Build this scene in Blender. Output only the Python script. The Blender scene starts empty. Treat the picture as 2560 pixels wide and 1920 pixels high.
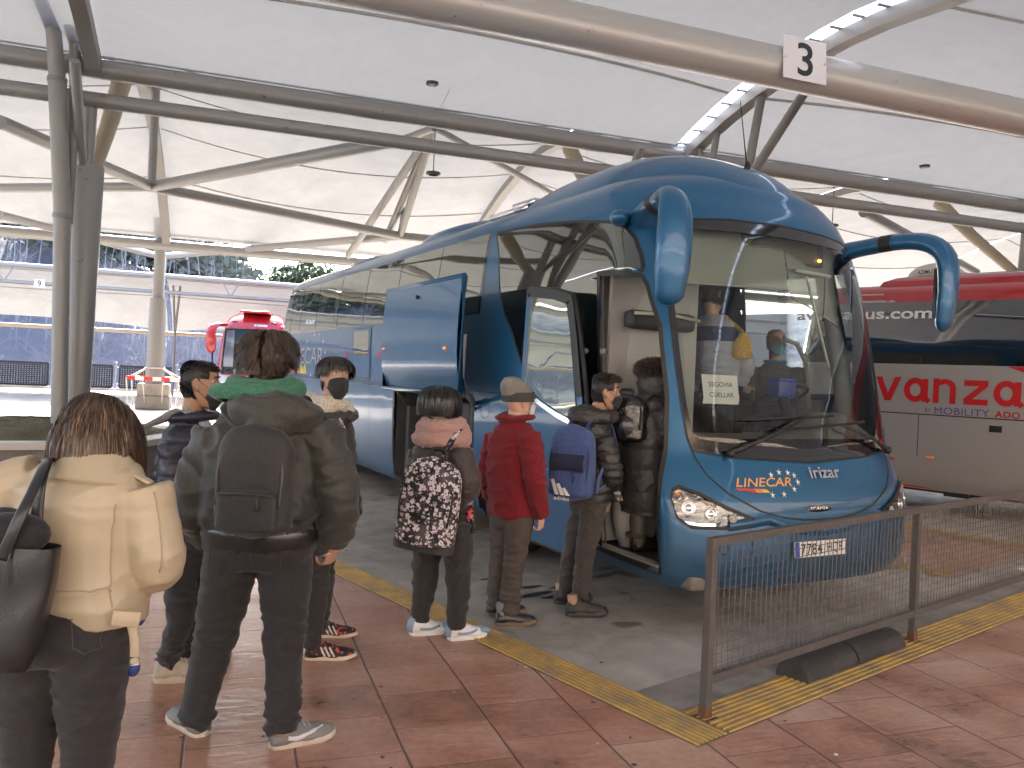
import bpy, bmesh, math, random
from mathutils import Vector, Matrix, noise
random.seed(11)
RAD = math.radians
SC = bpy.context.scene
COL = SC.collection
V = Vector

# ---------------------------------------------------------------- objects
def link(name, me, mat=None, parent=None, smooth=True):
    o = bpy.data.objects.new(name, me); COL.objects.link(o)
    if mat is not None and not me.materials:
        for m in (mat if isinstance(mat, (list, tuple)) else [mat]): me.materials.append(m)
    if parent is not None: o.parent = parent
    if smooth and len(me.polygons): me.polygons.foreach_set('use_smooth', [True]*len(me.polygons))
    return o

def tag(o, label=None, cat=None, group=None, kind=None):
    if label: o['label'] = label
    if cat: o['category'] = cat
    if group: o['group'] = group
    if kind: o['kind'] = kind
    return o

def thing(name, label, cat, loc=(0,0,0), rz=0.0, group=None):
    o = bpy.data.objects.new(name, None); COL.objects.link(o)
    o.empty_display_size = .1
    o.location = loc; o.rotation_euler = (0,0,rz)
    return tag(o, label, cat, group)

def copy_thing(o, loc, rz=None, label=None):
    r = o.copy(); COL.objects.link(r); r.location = loc
    if rz is not None: r.rotation_euler = (0,0,rz)
    if label: r['label'] = label
    for ch in list(o.children):
        c = ch.copy(); COL.objects.link(c); c.parent = r
        for g in list(ch.children):
            d = g.copy(); COL.objects.link(d); d.parent = c
    return r

def lerp(a, b, t): return a+(b-a)*t
def interp(tab, x):
    if x <= tab[0][0]: return tab[0][1]
    for (x0,y0),(x1,y1) in zip(tab, tab[1:]):
        if x <= x1:
            t = (x-x0)/(x1-x0); return y0+(y1-y0)*t
    return tab[-1][1]
def sinterp(tab, x):
    """monotone-ish cubic interpolation through the table"""
    n = len(tab)
    if x <= tab[0][0]: return tab[0][1]
    if x >= tab[-1][0]: return tab[-1][1]
    for i in range(n-1):
        if x <= tab[i+1][0]: break
    def slope(k):
        if k == 0: return (tab[1][1]-tab[0][1])/(tab[1][0]-tab[0][0])
        if k == n-1: return (tab[-1][1]-tab[-2][1])/(tab[-1][0]-tab[-2][0])
        return (tab[k+1][1]-tab[k-1][1])/(tab[k+1][0]-tab[k-1][0])
    x0,y0 = tab[i]; x1,y1 = tab[i+1]; h = x1-x0; t = (x-x0)/h
    return (2*t**3-3*t*t+1)*y0+(t**3-2*t*t+t)*h*slope(i)+(-2*t**3+3*t*t)*y1+(t**3-t*t)*h*slope(i+1)
def smooth(a, b, x):
    t = max(0., min(1., (x-a)/(b-a))); return t*t*(3-2*t)

class MB:
    """collects shapes that become one mesh"""
    def __init__(s): s.v = []; s.f = []; s.m = []; s.cur = 0
    def mat(s, i): s.cur = i; return s
    def add(s, v, f, i=None):
        n = len(s.v); s.v.extend([tuple(p) for p in v]); s.f.extend([tuple(a+n for a in q) for q in f])
        s.m.extend([s.cur if i is None else i]*len(f)); return s
    def box(s, c, d, rot=None, bev=0.0):
        x,y,z = d[0]/2., d[1]/2., d[2]/2.
        if bev > 0:
            b = min(bev, x*.9, y*.9, z*.9)
            bm = bmesh.new(); bmesh.ops.create_cube(bm, size=1.0)
            bmesh.ops.scale(bm, vec=(d[0],d[1],d[2]), verts=bm.verts)
            bmesh.ops.bevel(bm, geom=bm.edges[:], offset=b, segments=2, affect='EDGES', profile=.6)
            vs = [p.co.copy() for p in bm.verts]; bm.verts.index_update()
            fs = [tuple(q.index for q in f.verts) for f in bm.faces]; bm.free()
        else:
            vs = [V((sx*x,sy*y,sz*z)) for sx in (-1,1) for sy in (-1,1) for sz in (-1,1)]
            fs = [(0,1,3,2),(4,6,7,5),(0,4,5,1),(2,3,7,6),(0,2,6,4),(1,5,7,3)]
        if rot is not None: vs = [rot @ p for p in vs]
        c = V(c); return s.add([p+c for p in vs], fs)
    def tube(s, pts, r, n=10, cap=True, flat=1.0, up=None, closed=False):
        """tube through points; r a radius or list; flat scales the radius along the second frame axis"""
        pts = [V(p) for p in pts]; k = len(pts)
        rs = list(r) if isinstance(r, (list, tuple)) else [r]*k
        fl = list(flat) if isinstance(flat, (list, tuple)) else [flat]*k
        vs = []; T = []
        for i in range(k):
            a = pts[(i-1) % k] if closed else pts[max(0,i-1)]
            b = pts[(i+1) % k] if closed else pts[min(k-1,i+1)]
            t = (b-a); T.append(t.normalized() if t.length > 1e-9 else V((0,0,1)))
        u = V(up) if up is not None else (V((0,0,1)) if abs(T[0].z) < .9 else V((1,0,0)))
        for i in range(k):
            t = T[i]
            if up is not None: u = V(up)
            x = (u-t*u.dot(t))
            if x.length < 1e-6: x = t.orthogonal()
            x.normalize(); y = t.cross(x); u = x
            for j in range(n):
                a = 2*math.pi*j/n
                vs.append(pts[i]+x*(math.cos(a)*rs[i])+y*(math.sin(a)*rs[i]*fl[i]))
        fs = []
        for i in range(k if closed else k-1):
            for j in range(n):
                i2 = (i+1) % k
                fs.append((i*n+j, i*n+(j+1)%n, i2*n+(j+1)%n, i2*n+j))
        if cap and not closed:
            fs.append(tuple(range(n-1,-1,-1))); fs.append(tuple(range((k-1)*n, k*n)))
        return s.add(vs, fs)
    def rings(s, rings, cap=True, close=False):
        n = len(rings[0]); vs = [p for r in rings for p in r]; fs = []
        for i in range(len(rings)-1):
            for j in range(n):
                fs.append((i*n+j, i*n+(j+1)%n, (i+1)*n+(j+1)%n, (i+1)*n+j))
        if cap:
            fs.append(tuple(range(n-1,-1,-1))); fs.append(tuple(range((len(rings)-1)*n, len(rings)*n)))
        return s.add(vs, fs)
    def grid(s, rows):
        m = len(rows[0]); vs = [p for r in rows for p in r]; fs = []
        for i in range(len(rows)-1):
            for j in range(m-1): fs.append((i*m+j, i*m+j+1, (i+1)*m+j+1, (i+1)*m+j))
        return s.add(vs, fs)
    def ball(s, c, r, n=12, m=8, rot=None):
        r = r if isinstance(r, (tuple,list)) else (r,r,r); c = V(c); rg = []
        for i in range(1,m):
            t = math.pi*i/m
            rg.append([V((r[0]*math.sin(t)*math.cos(2*math.pi*j/n), r[1]*math.sin(t)*math.sin(2*math.pi*j/n), -r[2]*math.cos(t))) for j in range(n)])
        vs = [V((0,0,-r[2]))]+[p for q in rg for p in q]+[V((0,0,r[2]))]; fs = []
        for j in range(n): fs.append((0, 1+(j+1)%n, 1+j))
        for i in range(m-2):
            for j in range(n): fs.append((1+i*n+j, 1+i*n+(j+1)%n, 1+(i+1)*n+(j+1)%n, 1+(i+1)*n+j))
        L = len(vs)-1
        for j in range(n): fs.append((1+(m-2)*n+j, 1+(m-2)*n+(j+1)%n, L))
        if rot is not None: vs = [rot @ p for p in vs]
        return s.add([p+c for p in vs], fs)
    def prism(s, poly, z0, z1):
        n = len(poly); vs = [(x,y,z0) for x,y in poly]+[(x,y,z1) for x,y in poly]
        fs = [tuple(range(n-1,-1,-1)), tuple(range(n,2*n))]+[(i,(i+1)%n,n+(i+1)%n,n+i) for i in range(n)]
        return s.add(vs, fs)
    def lathe(s, prof, n=24, c=(0,0,0), axis='z'):
        rg = []
        for r,z in prof:
            ring = []
            for j in range(n):
                a = 2*math.pi*j/n; p = (r*math.cos(a), r*math.sin(a), z)
                if axis == 'x': p = (p[2], p[0], p[1])
                if axis == 'y': p = (p[0], p[2], -p[1])
                ring.append((p[0]+c[0], p[1]+c[1], p[2]+c[2]))
            rg.append(ring)
        return s.rings(rg)
    def mesh(s, name='m'):
        me = bpy.data.meshes.new(name); me.from_pydata(s.v, [], s.f)
        if any(s.m): me.polygons.foreach_set('material_index', s.m)
        me.update(); return me
    def build(s, name, mat, parent=None, smooth=True, fix=False, auto=None):
        me = s.mesh(name)
        if fix:
            bm = bmesh.new(); bm.from_mesh(me); bmesh.ops.recalc_face_normals(bm, faces=bm.faces); bm.to_mesh(me); bm.free()
        o = link(name, me, mat, parent, smooth)
        if smooth and auto is not None:
            sharp_edges(me, auto)
        return o

def sharp_edges(me, deg):
    bm = bmesh.new(); bm.from_mesh(me)
    for e in bm.edges:
        if len(e.link_faces) == 2:
            try: e.smooth = e.calc_face_angle() < RAD(deg)
            except ValueError: pass
    bm.to_mesh(me); bm.free()

def remesh(mb, voxel=.008, iters=4, factor=.5, sub=0):
    """union of everything in mb as one closed surface: verts, faces"""
    me = mb.mesh('tmp'); bm = bmesh.new(); bm.from_mesh(me)
    bmesh.ops.recalc_face_normals(bm, faces=bm.faces); bm.to_mesh(me); bm.free()
    o = bpy.data.objects.new('tmp', me); COL.objects.link(o)
    m = o.modifiers.new('r', 'REMESH'); m.mode = 'VOXEL'; m.voxel_size = voxel; m.adaptivity = 0.0
    if iters:
        m2 = o.modifiers.new('s', 'SMOOTH'); m2.factor = factor; m2.iterations = iters
    dg = bpy.context.evaluated_depsgraph_get(); dg.update()
    ev = o.evaluated_get(dg); m3 = ev.to_mesh()
    vs = [v.co.copy() for v in m3.vertices]; fs = [tuple(p.vertices) for p in m3.polygons]
    nr = [v.normal.copy() for v in m3.vertices]
    ev.to_mesh_clear(); bpy.data.objects.remove(o); bpy.data.meshes.remove(me)
    return vs, fs, nr

def text_shape(txt, size=1.0, bold=0.0, shear=0.0, depth=0.0, align='CENTER', space=1.0, res=4):
    cu = bpy.data.curves.new('t', 'FONT'); cu.body = txt; cu.size = size; cu.shear = shear; cu.offset = bold
    cu.extrude = depth; cu.align_x = align; cu.align_y = 'CENTER'; cu.space_character = space; cu.resolution_u = res
    o = bpy.data.objects.new('t', cu); COL.objects.link(o)
    dg = bpy.context.evaluated_depsgraph_get(); dg.update(); ev = o.evaluated_get(dg); m = ev.to_mesh()
    vs = [v.co.copy() for v in m.vertices]; fs = [tuple(p.vertices) for p in m.polygons]
    ev.to_mesh_clear(); bpy.data.objects.remove(o); bpy.data.curves.remove(cu)
    return vs, fs
def text_fit(txt, w, h, **k):
    """text scaled to fill w x h about the origin"""
    vs, fs = text_shape(txt, 1.0, **k)
    x0 = min(p.x for p in vs); x1 = max(p.x for p in vs); y0 = min(p.y for p in vs); y1 = max(p.y for p in vs)
    return [V(((p.x-(x0+x1)/2)/(x1-x0)*w, (p.y-(y0+y1)/2)/(y1-y0)*h, p.z)) for p in vs], fs
def star(n=5, r=1.0, q=.38, rot=0):
    pts = [V((math.sin(rot+math.pi*i/n)*(r if i%2 == 0 else r*q), math.cos(rot+math.pi*i/n)*(r if i%2 == 0 else r*q), 0)) for i in range(2*n)]
    return [V((0,0,0))]+pts, [(0, 1+i, 1+(i+1)%(2*n)) for i in range(2*n)]

# ---------------------------------------------------------------- materials
def nodes_of(m):
    m.use_nodes = True; nt = m.node_tree; nt.nodes.clear(); return nt, nt.nodes, nt.links
def hexrgb(c): return (c[0], c[1], c[2], 1.0)
MATS = {}
def pmat(name, base, rough=.6, metal=0., coat=0., bump=None, var=None, spec=None, sheen=0., ior=None, emit=None, estr=0., coatrough=.05, bump2=None, trans=0., rvar=None, stretch=None):
    """procedural principled material. bump=(scale, strength[, detail]); var=(scale, colour2, lo, hi) noise mix; stretch scales coordinates"""
    if name in MATS: return MATS[name]
    m = bpy.data.materials.new(name); nt, N, L = nodes_of(m)
    out = N.new('ShaderNodeOutputMaterial'); b = N.new('ShaderNodeBsdfPrincipled'); L.new(b.outputs[0], out.inputs[0])
    b.inputs['Base Color'].default_value = hexrgb(base); b.inputs['Roughness'].default_value = rough; b.inputs['Metallic'].default_value = metal
    b.inputs['Coat Weight'].default_value = coat; b.inputs['Coat Roughness'].default_value = coatrough
    if spec is not None: b.inputs['Specular IOR Level'].default_value = spec
    if ior: b.inputs['IOR'].default_value = ior
    if sheen: b.inputs['Sheen Weight'].default_value = sheen; b.inputs['Sheen Roughness'].default_value = .5
    if trans: b.inputs['Transmission Weight'].default_value = trans
    if emit: b.inputs['Emission Color'].default_value = hexrgb(emit); b.inputs['Emission Strength'].default_value = estr
    tc = N.new('ShaderNodeTexCoord'); co = tc.outputs['Object']
    if stretch:
        mp = N.new('ShaderNodeMapping'); mp.inputs['Scale'].default_value = stretch; L.new(co, mp.inputs['Vector']); co = mp.outputs[0]
    def nz(scale, detail=4., rough_=.55, dist=0.):
        n = N.new('ShaderNodeTexNoise'); n.inputs['Scale'].default_value = scale; n.inputs['Detail'].default_value = detail
        n.inputs['Roughness'].default_value = rough_; n.inputs['Distortion'].default_value = dist; L.new(co, n.inputs['Vector']); return n
    if var:
        n = nz(var[0]); r = N.new('ShaderNodeValToRGB'); r.color_ramp.elements[0].position = var[2] if len(var) > 2 else .35
        r.color_ramp.elements[1].position = var[3] if len(var) > 3 else .65
        r.color_ramp.elements[0].color = hexrgb(base); r.color_ramp.elements[1].color = hexrgb(var[1])
        L.new(n.outputs['Fac'], r.inputs[0]); L.new(r.outputs[0], b.inputs['Base Color'])
    if rvar:
        n = nz(rvar[0]); mr = N.new('ShaderNodeMapRange'); mr.inputs['From Min'].default_value = .3; mr.inputs['From Max'].default_value = .7
        mr.inputs['To Min'].default_value = rvar[1]; mr.inputs['To Max'].default_value = rvar[2]
        L.new(n.outputs['Fac'], mr.inputs[0]); L.new(mr.outputs[0], b.inputs['Roughness'])
    prev = None
    for bb in (bump, bump2):
        if bb:
            n = nz(bb[0], bb[2] if len(bb) > 2 else 4.)
            if len(bb) > 4:
                n.noise_type = 'RIDGED_MULTIFRACTAL'; n.inputs['Detail'].default_value = bb[2]; n.inputs['Distortion'].default_value = .6
                m2 = N.new('ShaderNodeMapping'); m2.inputs['Scale'].default_value = (1., 1., bb[4]); L.new(co, m2.inputs['Vector']); L.new(m2.outputs[0], n.inputs['Vector'])
            bn = N.new('ShaderNodeBump'); bn.inputs['Strength'].default_value = bb[1]
            bn.inputs['Distance'].default_value = bb[3] if len(bb) > 3 else .02
            L.new(n.outputs['Fac'], bn.inputs['Height'])
            if prev: L.new(prev.outputs[0], bn.inputs['Normal'])
            prev = bn
    if prev: L.new(prev.outputs[0], b.inputs['Normal'])
    MATS[name] = m; return m

def math_node(N, L, op, a, b=None, c=None):
    n = N.new('ShaderNodeMath'); n.operation = op
    for i, x in enumerate((a, b, c)):
        if x is None: continue
        if isinstance(x, (int, float)): n.inputs[i].default_value = x
        else: L.new(x, n.inputs[i])
    return n.outputs[0]

# ---------------------------------------------------------------- camera and places
F = 2040.; ROLL = RAD(2.6); H0 = -28.; EYE = 1.70        # focal length in photo pixels, roll, horizon offset, eye height
def camera():
    cd = bpy.data.cameras.new('camera'); cam = bpy.data.objects.new('camera', cd); COL.objects.link(cam)
    cd.sensor_width = 36.; cd.lens = F/2560.*36.; cd.clip_end = 4000.; cd.clip_start = .05
    c, s = math.cos(ROLL), math.sin(ROLL)
    M = Matrix(((c, -s, 0, 0), (0, 0, -1, 0), (s, c, 0, EYE), (0,0,0,1)))
    cam.matrix_world = M
    cd.shift_x = (-H0*s)/-2560.; cd.shift_y = (H0*c)/2560.
    SC.camera = cam
    return cam
def lev(u, v):
    du, dv = u-1280., v-960.
    c, s = math.cos(ROLL), math.sin(ROLL)
    return du*c+dv*s, -du*s+dv*c-H0
def on_z(u, v, z=0.):
    a, b = lev(u, v); y = (EYE-z)*F/b; return V((a/F*y, y, z))
def on_y(u, v, y):
    a, b = lev(u, v); return V((a/F*y, y, EYE-b/F*y))
def on_plane(u, v, p, n):
    a, b = lev(u, v); r = V((a/F, 1., -b/F)); o = V((0,0,EYE)); t = (V(p)-o).dot(V(n))/r.dot(V(n)); return o+r*t
# ================================================================ light
SUN_AZ = RAD(-19.); SUN_EL = RAD(40.)          # winter midday sun ahead and to the left, behind the canopies
def lighting():
    w = bpy.data.worlds.new('World'); SC.world = w; w.use_nodes = True
    nt = w.node_tree; N = nt.nodes; L = nt.links; N.clear()
    out = N.new('ShaderNodeOutputWorld'); bg = N.new('ShaderNodeBackground'); sky = N.new('ShaderNodeTexSky')
    sky.sky_type = 'NISHITA'; sky.sun_disc = False; sky.sun_elevation = SUN_EL; sky.sun_rotation = SUN_AZ
    sky.air_density = .7; sky.dust_density = 4.; sky.ozone_density = .6
    bg.inputs[1].default_value = .15
    L.new(sky.outputs[0], bg.inputs[0]); L.new(bg.outputs[0], out.inputs[0])
    ld = bpy.data.lights.new('sun', 'SUN'); ld.energy = 2.4; ld.angle = RAD(.53); ld.color = (1., .965, .91)
    so = bpy.data.objects.new('sun', ld); COL.objects.link(so)
    d = V((math.sin(SUN_AZ)*math.cos(SUN_EL), math.cos(SUN_AZ)*math.cos(SUN_EL), math.sin(SUN_EL)))
    so.rotation_euler = (-d).to_track_quat('-Z', 'Y').to_euler(); so.location = d*60
    vs = SC.view_settings; vs.view_transform = 'Standard'; vs.look = 'None'; vs.gamma = 1.; vs.use_curve_mapping = False
    vs.exposure = EXPOSURE
    SC.cycles.use_denoising = True
    SC.cycles.max_bounces = 10; SC.cycles.diffuse_bounces = 4; SC.cycles.glossy_bounces = 4
    SC.cycles.transmission_bounces = 6; SC.cycles.transparent_max_bounces = 16
    SC.cycles.sample_clamp_indirect = 6.; SC.cycles.caustics_reflective = False; SC.cycles.caustics_refractive = False
EXPOSURE = 3.35

# ================================================================ frames of reference
TH = RAD(19.4); EC = V((math.cos(TH), math.sin(TH), 0)); DC = V((-math.sin(TH), math.cos(TH), 0))   # canopy axes
O0 = V((2.97, 14.92, 0))                                                                         # foot of the middle rib
def cp(p, q, z=0.): return O0+EC*p+DC*q+V((0,0,z))
C0 = on_z(1745,1870)                                                                             # corner of the bay's yellow strip
EY = (on_z(829,1433)-C0).normalized(); EX = V((EY.y, -EY.x, 0))
def bay(x, y, z=0.): return C0+EX*x+EY*y+V((0,0,z))
def to_bay(p): d = p-C0; return d.dot(EX), d.dot(EY)
BAYA = math.atan2(EX.y, EX.x)

# ================================================================ ground
def mat_tiles():
    m = bpy.data.materials.new('stamped_red_paving'); nt, N, L = nodes_of(m)
    out = N.new('ShaderNodeOutputMaterial'); b = N.new('ShaderNodeBsdfPrincipled'); L.new(b.outputs[0], out.inputs[0])
    tc = N.new('ShaderNodeTexCoord'); sx = N.new('ShaderNodeSeparateXYZ'); L.new(tc.outputs['Object'], sx.inputs[0])
    nz = N.new('ShaderNodeTexNoise'); nz.inputs['Scale'].default_value = 3.; L.new(tc.outputs['Object'], nz.inputs['Vector'])
    T = .462
    jit = math_node(N, L, 'MULTIPLY', nz.outputs['Fac'], .022)
    ux = math_node(N, L, 'ADD', math_node(N, L, 'DIVIDE', sx.outputs[0], T), jit)
    iy = math_node(N, L, 'DIVIDE', sx.outputs[1], T*.86)
    fl = math_node(N, L, 'FLOOR', ux)
    off = math_node(N, L, 'MULTIPLY', math_node(N, L, 'MODULO', math_node(N, L, 'ABSOLUTE', fl), 2.), .43)
    uy = math_node(N, L, 'ADD', math_node(N, L, 'ADD', iy, off), jit)
    def edge(u, w):
        f = math_node(N, L, 'FRACT', u); d = math_node(N, L, 'ABSOLUTE', math_node(N, L, 'SUBTRACT', f, .5))
        mr = N.new('ShaderNodeMapRange'); mr.inputs['From Min'].default_value = .5-w; mr.inputs['From Max'].default_value = .5-w*.35; L.new(d, mr.inputs[0]); return mr.outputs[0]
    ex = edge(ux, .017); ey = math_node(N, L, 'MULTIPLY', edge(uy, .017), .55)
    joint = math_node(N, L, 'MAXIMUM', ex, ey)
    cid = N.new('ShaderNodeCombineXYZ'); L.new(fl, cid.inputs[0]); L.new(math_node(N, L, 'FLOOR', uy), cid.inputs[1])
    wn = N.new('ShaderNodeTexWhiteNoise'); wn.noise_dimensions = '2D'; L.new(cid.outputs[0], wn.inputs['Vector'])
    n1 = N.new('ShaderNodeTexNoise'); n1.inputs['Scale'].default_value = 1.6; n1.inputs['Detail'].default_value = 8.; n1.inputs['Roughness'].default_value = .62; L.new(tc.outputs['Object'], n1.inputs['Vector'])
    n2 = N.new('ShaderNodeTexNoise'); n2.inputs['Scale'].default_value = 26.; n2.inputs['Detail'].default_value = 5.; L.new(tc.outputs['Object'], n2.inputs['Vector'])
    r = N.new('ShaderNodeValToRGB'); e = r.color_ramp.elements
    e[0].position = .34; e[0].color = (.17,.088,.060,1); e[1].position = .72; e[1].color = (.60,.42,.315,1)
    x = r.color_ramp.elements.new(.5); x.color = (.43,.222,.148,1)
    mixn = math_node(N, L, 'ADD', math_node(N, L, 'MULTIPLY', n1.outputs['Fac'], .72), math_node(N, L, 'MULTIPLY', n2.outputs['Fac'], .20))
    mixn = math_node(N, L, 'ADD', mixn, math_node(N, L, 'MULTIPLY', wn.outputs['Value'], .10)); L.new(mixn, r.inputs[0])
    mc = N.new('ShaderNodeMix'); mc.data_type = 'RGBA'; L.new(math_node(N, L, 'MULTIPLY', joint, .85), mc.inputs[0]); L.new(r.outputs[0], mc.inputs[6]); mc.inputs[7].default_value = (.085,.06,.05,1)
    # chewing gum and grit
    vo = N.new('ShaderNodeTexVoronoi'); vo.inputs['Scale'].default_value = 2.3; L.new(tc.outputs['Object'], vo.inputs['Vector'])
    gum = N.new('ShaderNodeMapRange'); gum.inputs['From Min'].default_value = .035; gum.inputs['From Max'].default_value = .025; L.new(vo.outputs['Distance'], gum.inputs[0])
    mg = N.new('ShaderNodeMix'); mg.data_type = 'RGBA'; L.new(math_node(N, L, 'MULTIPLY', gum.outputs[0], .6), mg.inputs[0]); L.new(mc.outputs[2], mg.inputs[6]); mg.inputs[7].default_value = (.09,.085,.085,1)
    L.new(mg.outputs[2], b.inputs['Base Color'])
    rr = N.new('ShaderNodeMapRange'); rr.inputs['From Min'].default_value = .35; rr.inputs['From Max'].default_value = .7; rr.inputs['To Min'].default_value = .26; rr.inputs['To Max'].default_value = .5
    L.new(n1.outputs['Fac'], rr.inputs[0]); L.new(rr.outputs[0], b.inputs['Roughness'])
    # slate-like stamped relief
    mp = N.new('ShaderNodeMapping'); mp.inputs['Scale'].default_value = (5., 17., 1.); mp.inputs['Rotation'].default_value = (0,0,.25); L.new(tc.outputs['Object'], mp.inputs[0])
    n3 = N.new('ShaderNodeTexNoise'); n3.inputs['Scale'].default_value = 1.; n3.inputs['Detail'].default_value = 6.; n3.inputs['Distortion'].default_value = .7; L.new(mp.outputs[0], n3.inputs['Vector'])
    h = math_node(N, L, 'SUBTRACT', math_node(N, L, 'MULTIPLY', n3.outputs['Fac'], .8), math_node(N, L, 'MULTIPLY', joint, .9))
    bp = N.new('ShaderNodeBump'); bp.inputs['Strength'].default_value = .55; bp.inputs['Distance'].default_value = .012; L.new(h, bp.inputs['Height']); L.new(bp.outputs[0], b.inputs['Normal'])
    return m
def mat_asphalt():
    m = bpy.data.materials.new('worn_asphalt'); nt, N, L = nodes_of(m)
    out = N.new('ShaderNodeOutputMaterial'); b = N.new('ShaderNodeBsdfPrincipled'); L.new(b.outputs[0], out.inputs[0])
    tc = N.new('ShaderNodeTexCoord')
    def nz(s, d=6., dist=0.):
        n = N.new('ShaderNodeTexNoise'); n.inputs['Scale'].default_value = s; n.inputs['Detail'].default_value = d; n.inputs['Distortion'].default_value = dist; n.inputs['Roughness'].default_value = .6
        L.new(tc.outputs['Object'], n.inputs['Vector']); return n.outputs['Fac']
    big, mid, fine = nz(.55), nz(3.2, 8., .6), nz(130., 3.)
    r = N.new('ShaderNodeValToRGB'); e = r.color_ramp.elements; e[0].position = .36; e[0].color = (.17,.155,.135,1); e[1].position = .64; e[1].color = (.56,.515,.45,1)
    s = math_node(N, L, 'ADD', math_node(N, L, 'MULTIPLY', big, .45), math_node(N, L, 'MULTIPLY', mid, .33))
    s = math_node(N, L, 'ADD', s, math_node(N, L, 'MULTIPLY', fine, .22)); L.new(s, r.inputs[0])
    # oil drips
    mr = N.new('ShaderNodeMapRange'); mr.inputs['From Min'].default_value = .66; mr.inputs['From Max'].default_value = .70; L.new(nz(1.35, 2., .2), mr.inputs[0])
    mc = N.new('ShaderNodeMix'); mc.data_type = 'RGBA'; L.new(math_node(N, L, 'MULTIPLY', mr.outputs[0], .7), mc.inputs[0]); L.new(r.outputs[0], mc.inputs[6]); mc.inputs[7].default_value = (.035,.032,.03,1)
    L.new(mc.outputs[2], b.inputs['Base Color'])
    rr = N.new('ShaderNodeMapRange'); rr.inputs['From Min'].default_value = .35; rr.inputs['From Max'].default_value = .65; rr.inputs['To Min'].default_value = .5; rr.inputs['To Max'].default_value = .8
    L.new(big, rr.inputs[0]); L.new(rr.outputs[0], b.inputs['Roughness'])
    bp = N.new('ShaderNodeBump'); bp.inputs['Strength'].default_value = .5; bp.inputs['Distance'].default_value = .006; L.new(math_node(N, L, 'ADD', fine, mid), bp.inputs['Height']); L.new(bp.outputs[0], b.inputs['Normal'])
    return m
def mat_yellow():
    m = bpy.data.materials.new('worn_yellow_tactile_strip'); nt, N, L = nodes_of(m)
    out = N.new('ShaderNodeOutputMaterial'); b = N.new('ShaderNodeBsdfPrincipled'); L.new(b.outputs[0], out.inputs[0])
    tc = N.new('ShaderNodeTexCoord')
    n = N.new('ShaderNodeTexNoise'); n.inputs['Scale'].default_value = 5.; n.inputs['Detail'].default_value = 9.; n.inputs['Roughness'].default_value = .68; L.new(tc.outputs['Object'], n.inputs['Vector'])
    r = N.new('ShaderNodeValToRGB'); e = r.color_ramp.elements; e[0].position = .36; e[0].color = (.58,.36,.075,1); e[1].position = .66; e[1].color = (.27,.20,.12,1)
    L.new(n.outputs['Fac'], r.inputs[0]); L.new(r.outputs[0], b.inputs['Base Color']); b.inputs['Roughness'].default_value = .62
    bp = N.new('ShaderNodeBump'); bp.inputs['Strength'].default_value = .4; bp.inputs['Distance'].default_value = .006; L.new(n.outputs['Fac'], bp.inputs['Height']); L.new(bp.outputs[0], b.inputs['Normal'])
    return m

def sheet(name, pts, z, mat, frame=None):
    """flat polygon; frame = (origin, angle) gives the object's own axes"""
    o, a = frame or (V((0,0,0)), 0.)
    inv = Matrix.Rotation(-a, 3, 'Z')
    vs = [inv @ (V((p[0], p[1], 0))-V((o[0],o[1],0))) for p in pts]
    me = bpy.data.meshes.new(name); me.from_pydata([(p.x, p.y, 0) for p in vs], [], [tuple(range(len(vs)))]); me.update()
    ob = link(name, me, mat, None, False); ob.location = (o[0], o[1], z); ob.rotation_euler = (0,0,a)
    if me.polygons[0].normal.z < 0: me.flip_normals()
    return tag(ob, kind='structure')
def strip(name, a, b, width, z, mat, side=1, grooves=6):
    """ribbed tactile strip from a to b; real ridges along its length"""
    d = (b-a); L_ = d.length; d.normalize(); n = V((-d.y, d.x, 0))*side
    mb = MB(); rows = []
    prof = []
    w = width/grooves
    for k in range(grooves):
        prof += [(k*w+.003, 0.0), (k*w+w*.22, .006), (k*w+w*.62, .006), (k*w+w*.80, 0.0)]
    prof.append((width, 0.0))
    seg = max(2, int(L_/1.2))
    for x, h in prof: rows.append([V((0,0,0))+d*(L_*i/seg)+n*x+V((0,0,h)) for i in range(seg+1)])
    mb.grid(rows); o = mb.build(name, mat, None, False, fix=True)
    if o.data.polygons[0].normal.z < 0: o.data.flip_normals()
    o.location = (a.x, a.y, z)
    return tag(o, kind='structure')

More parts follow.
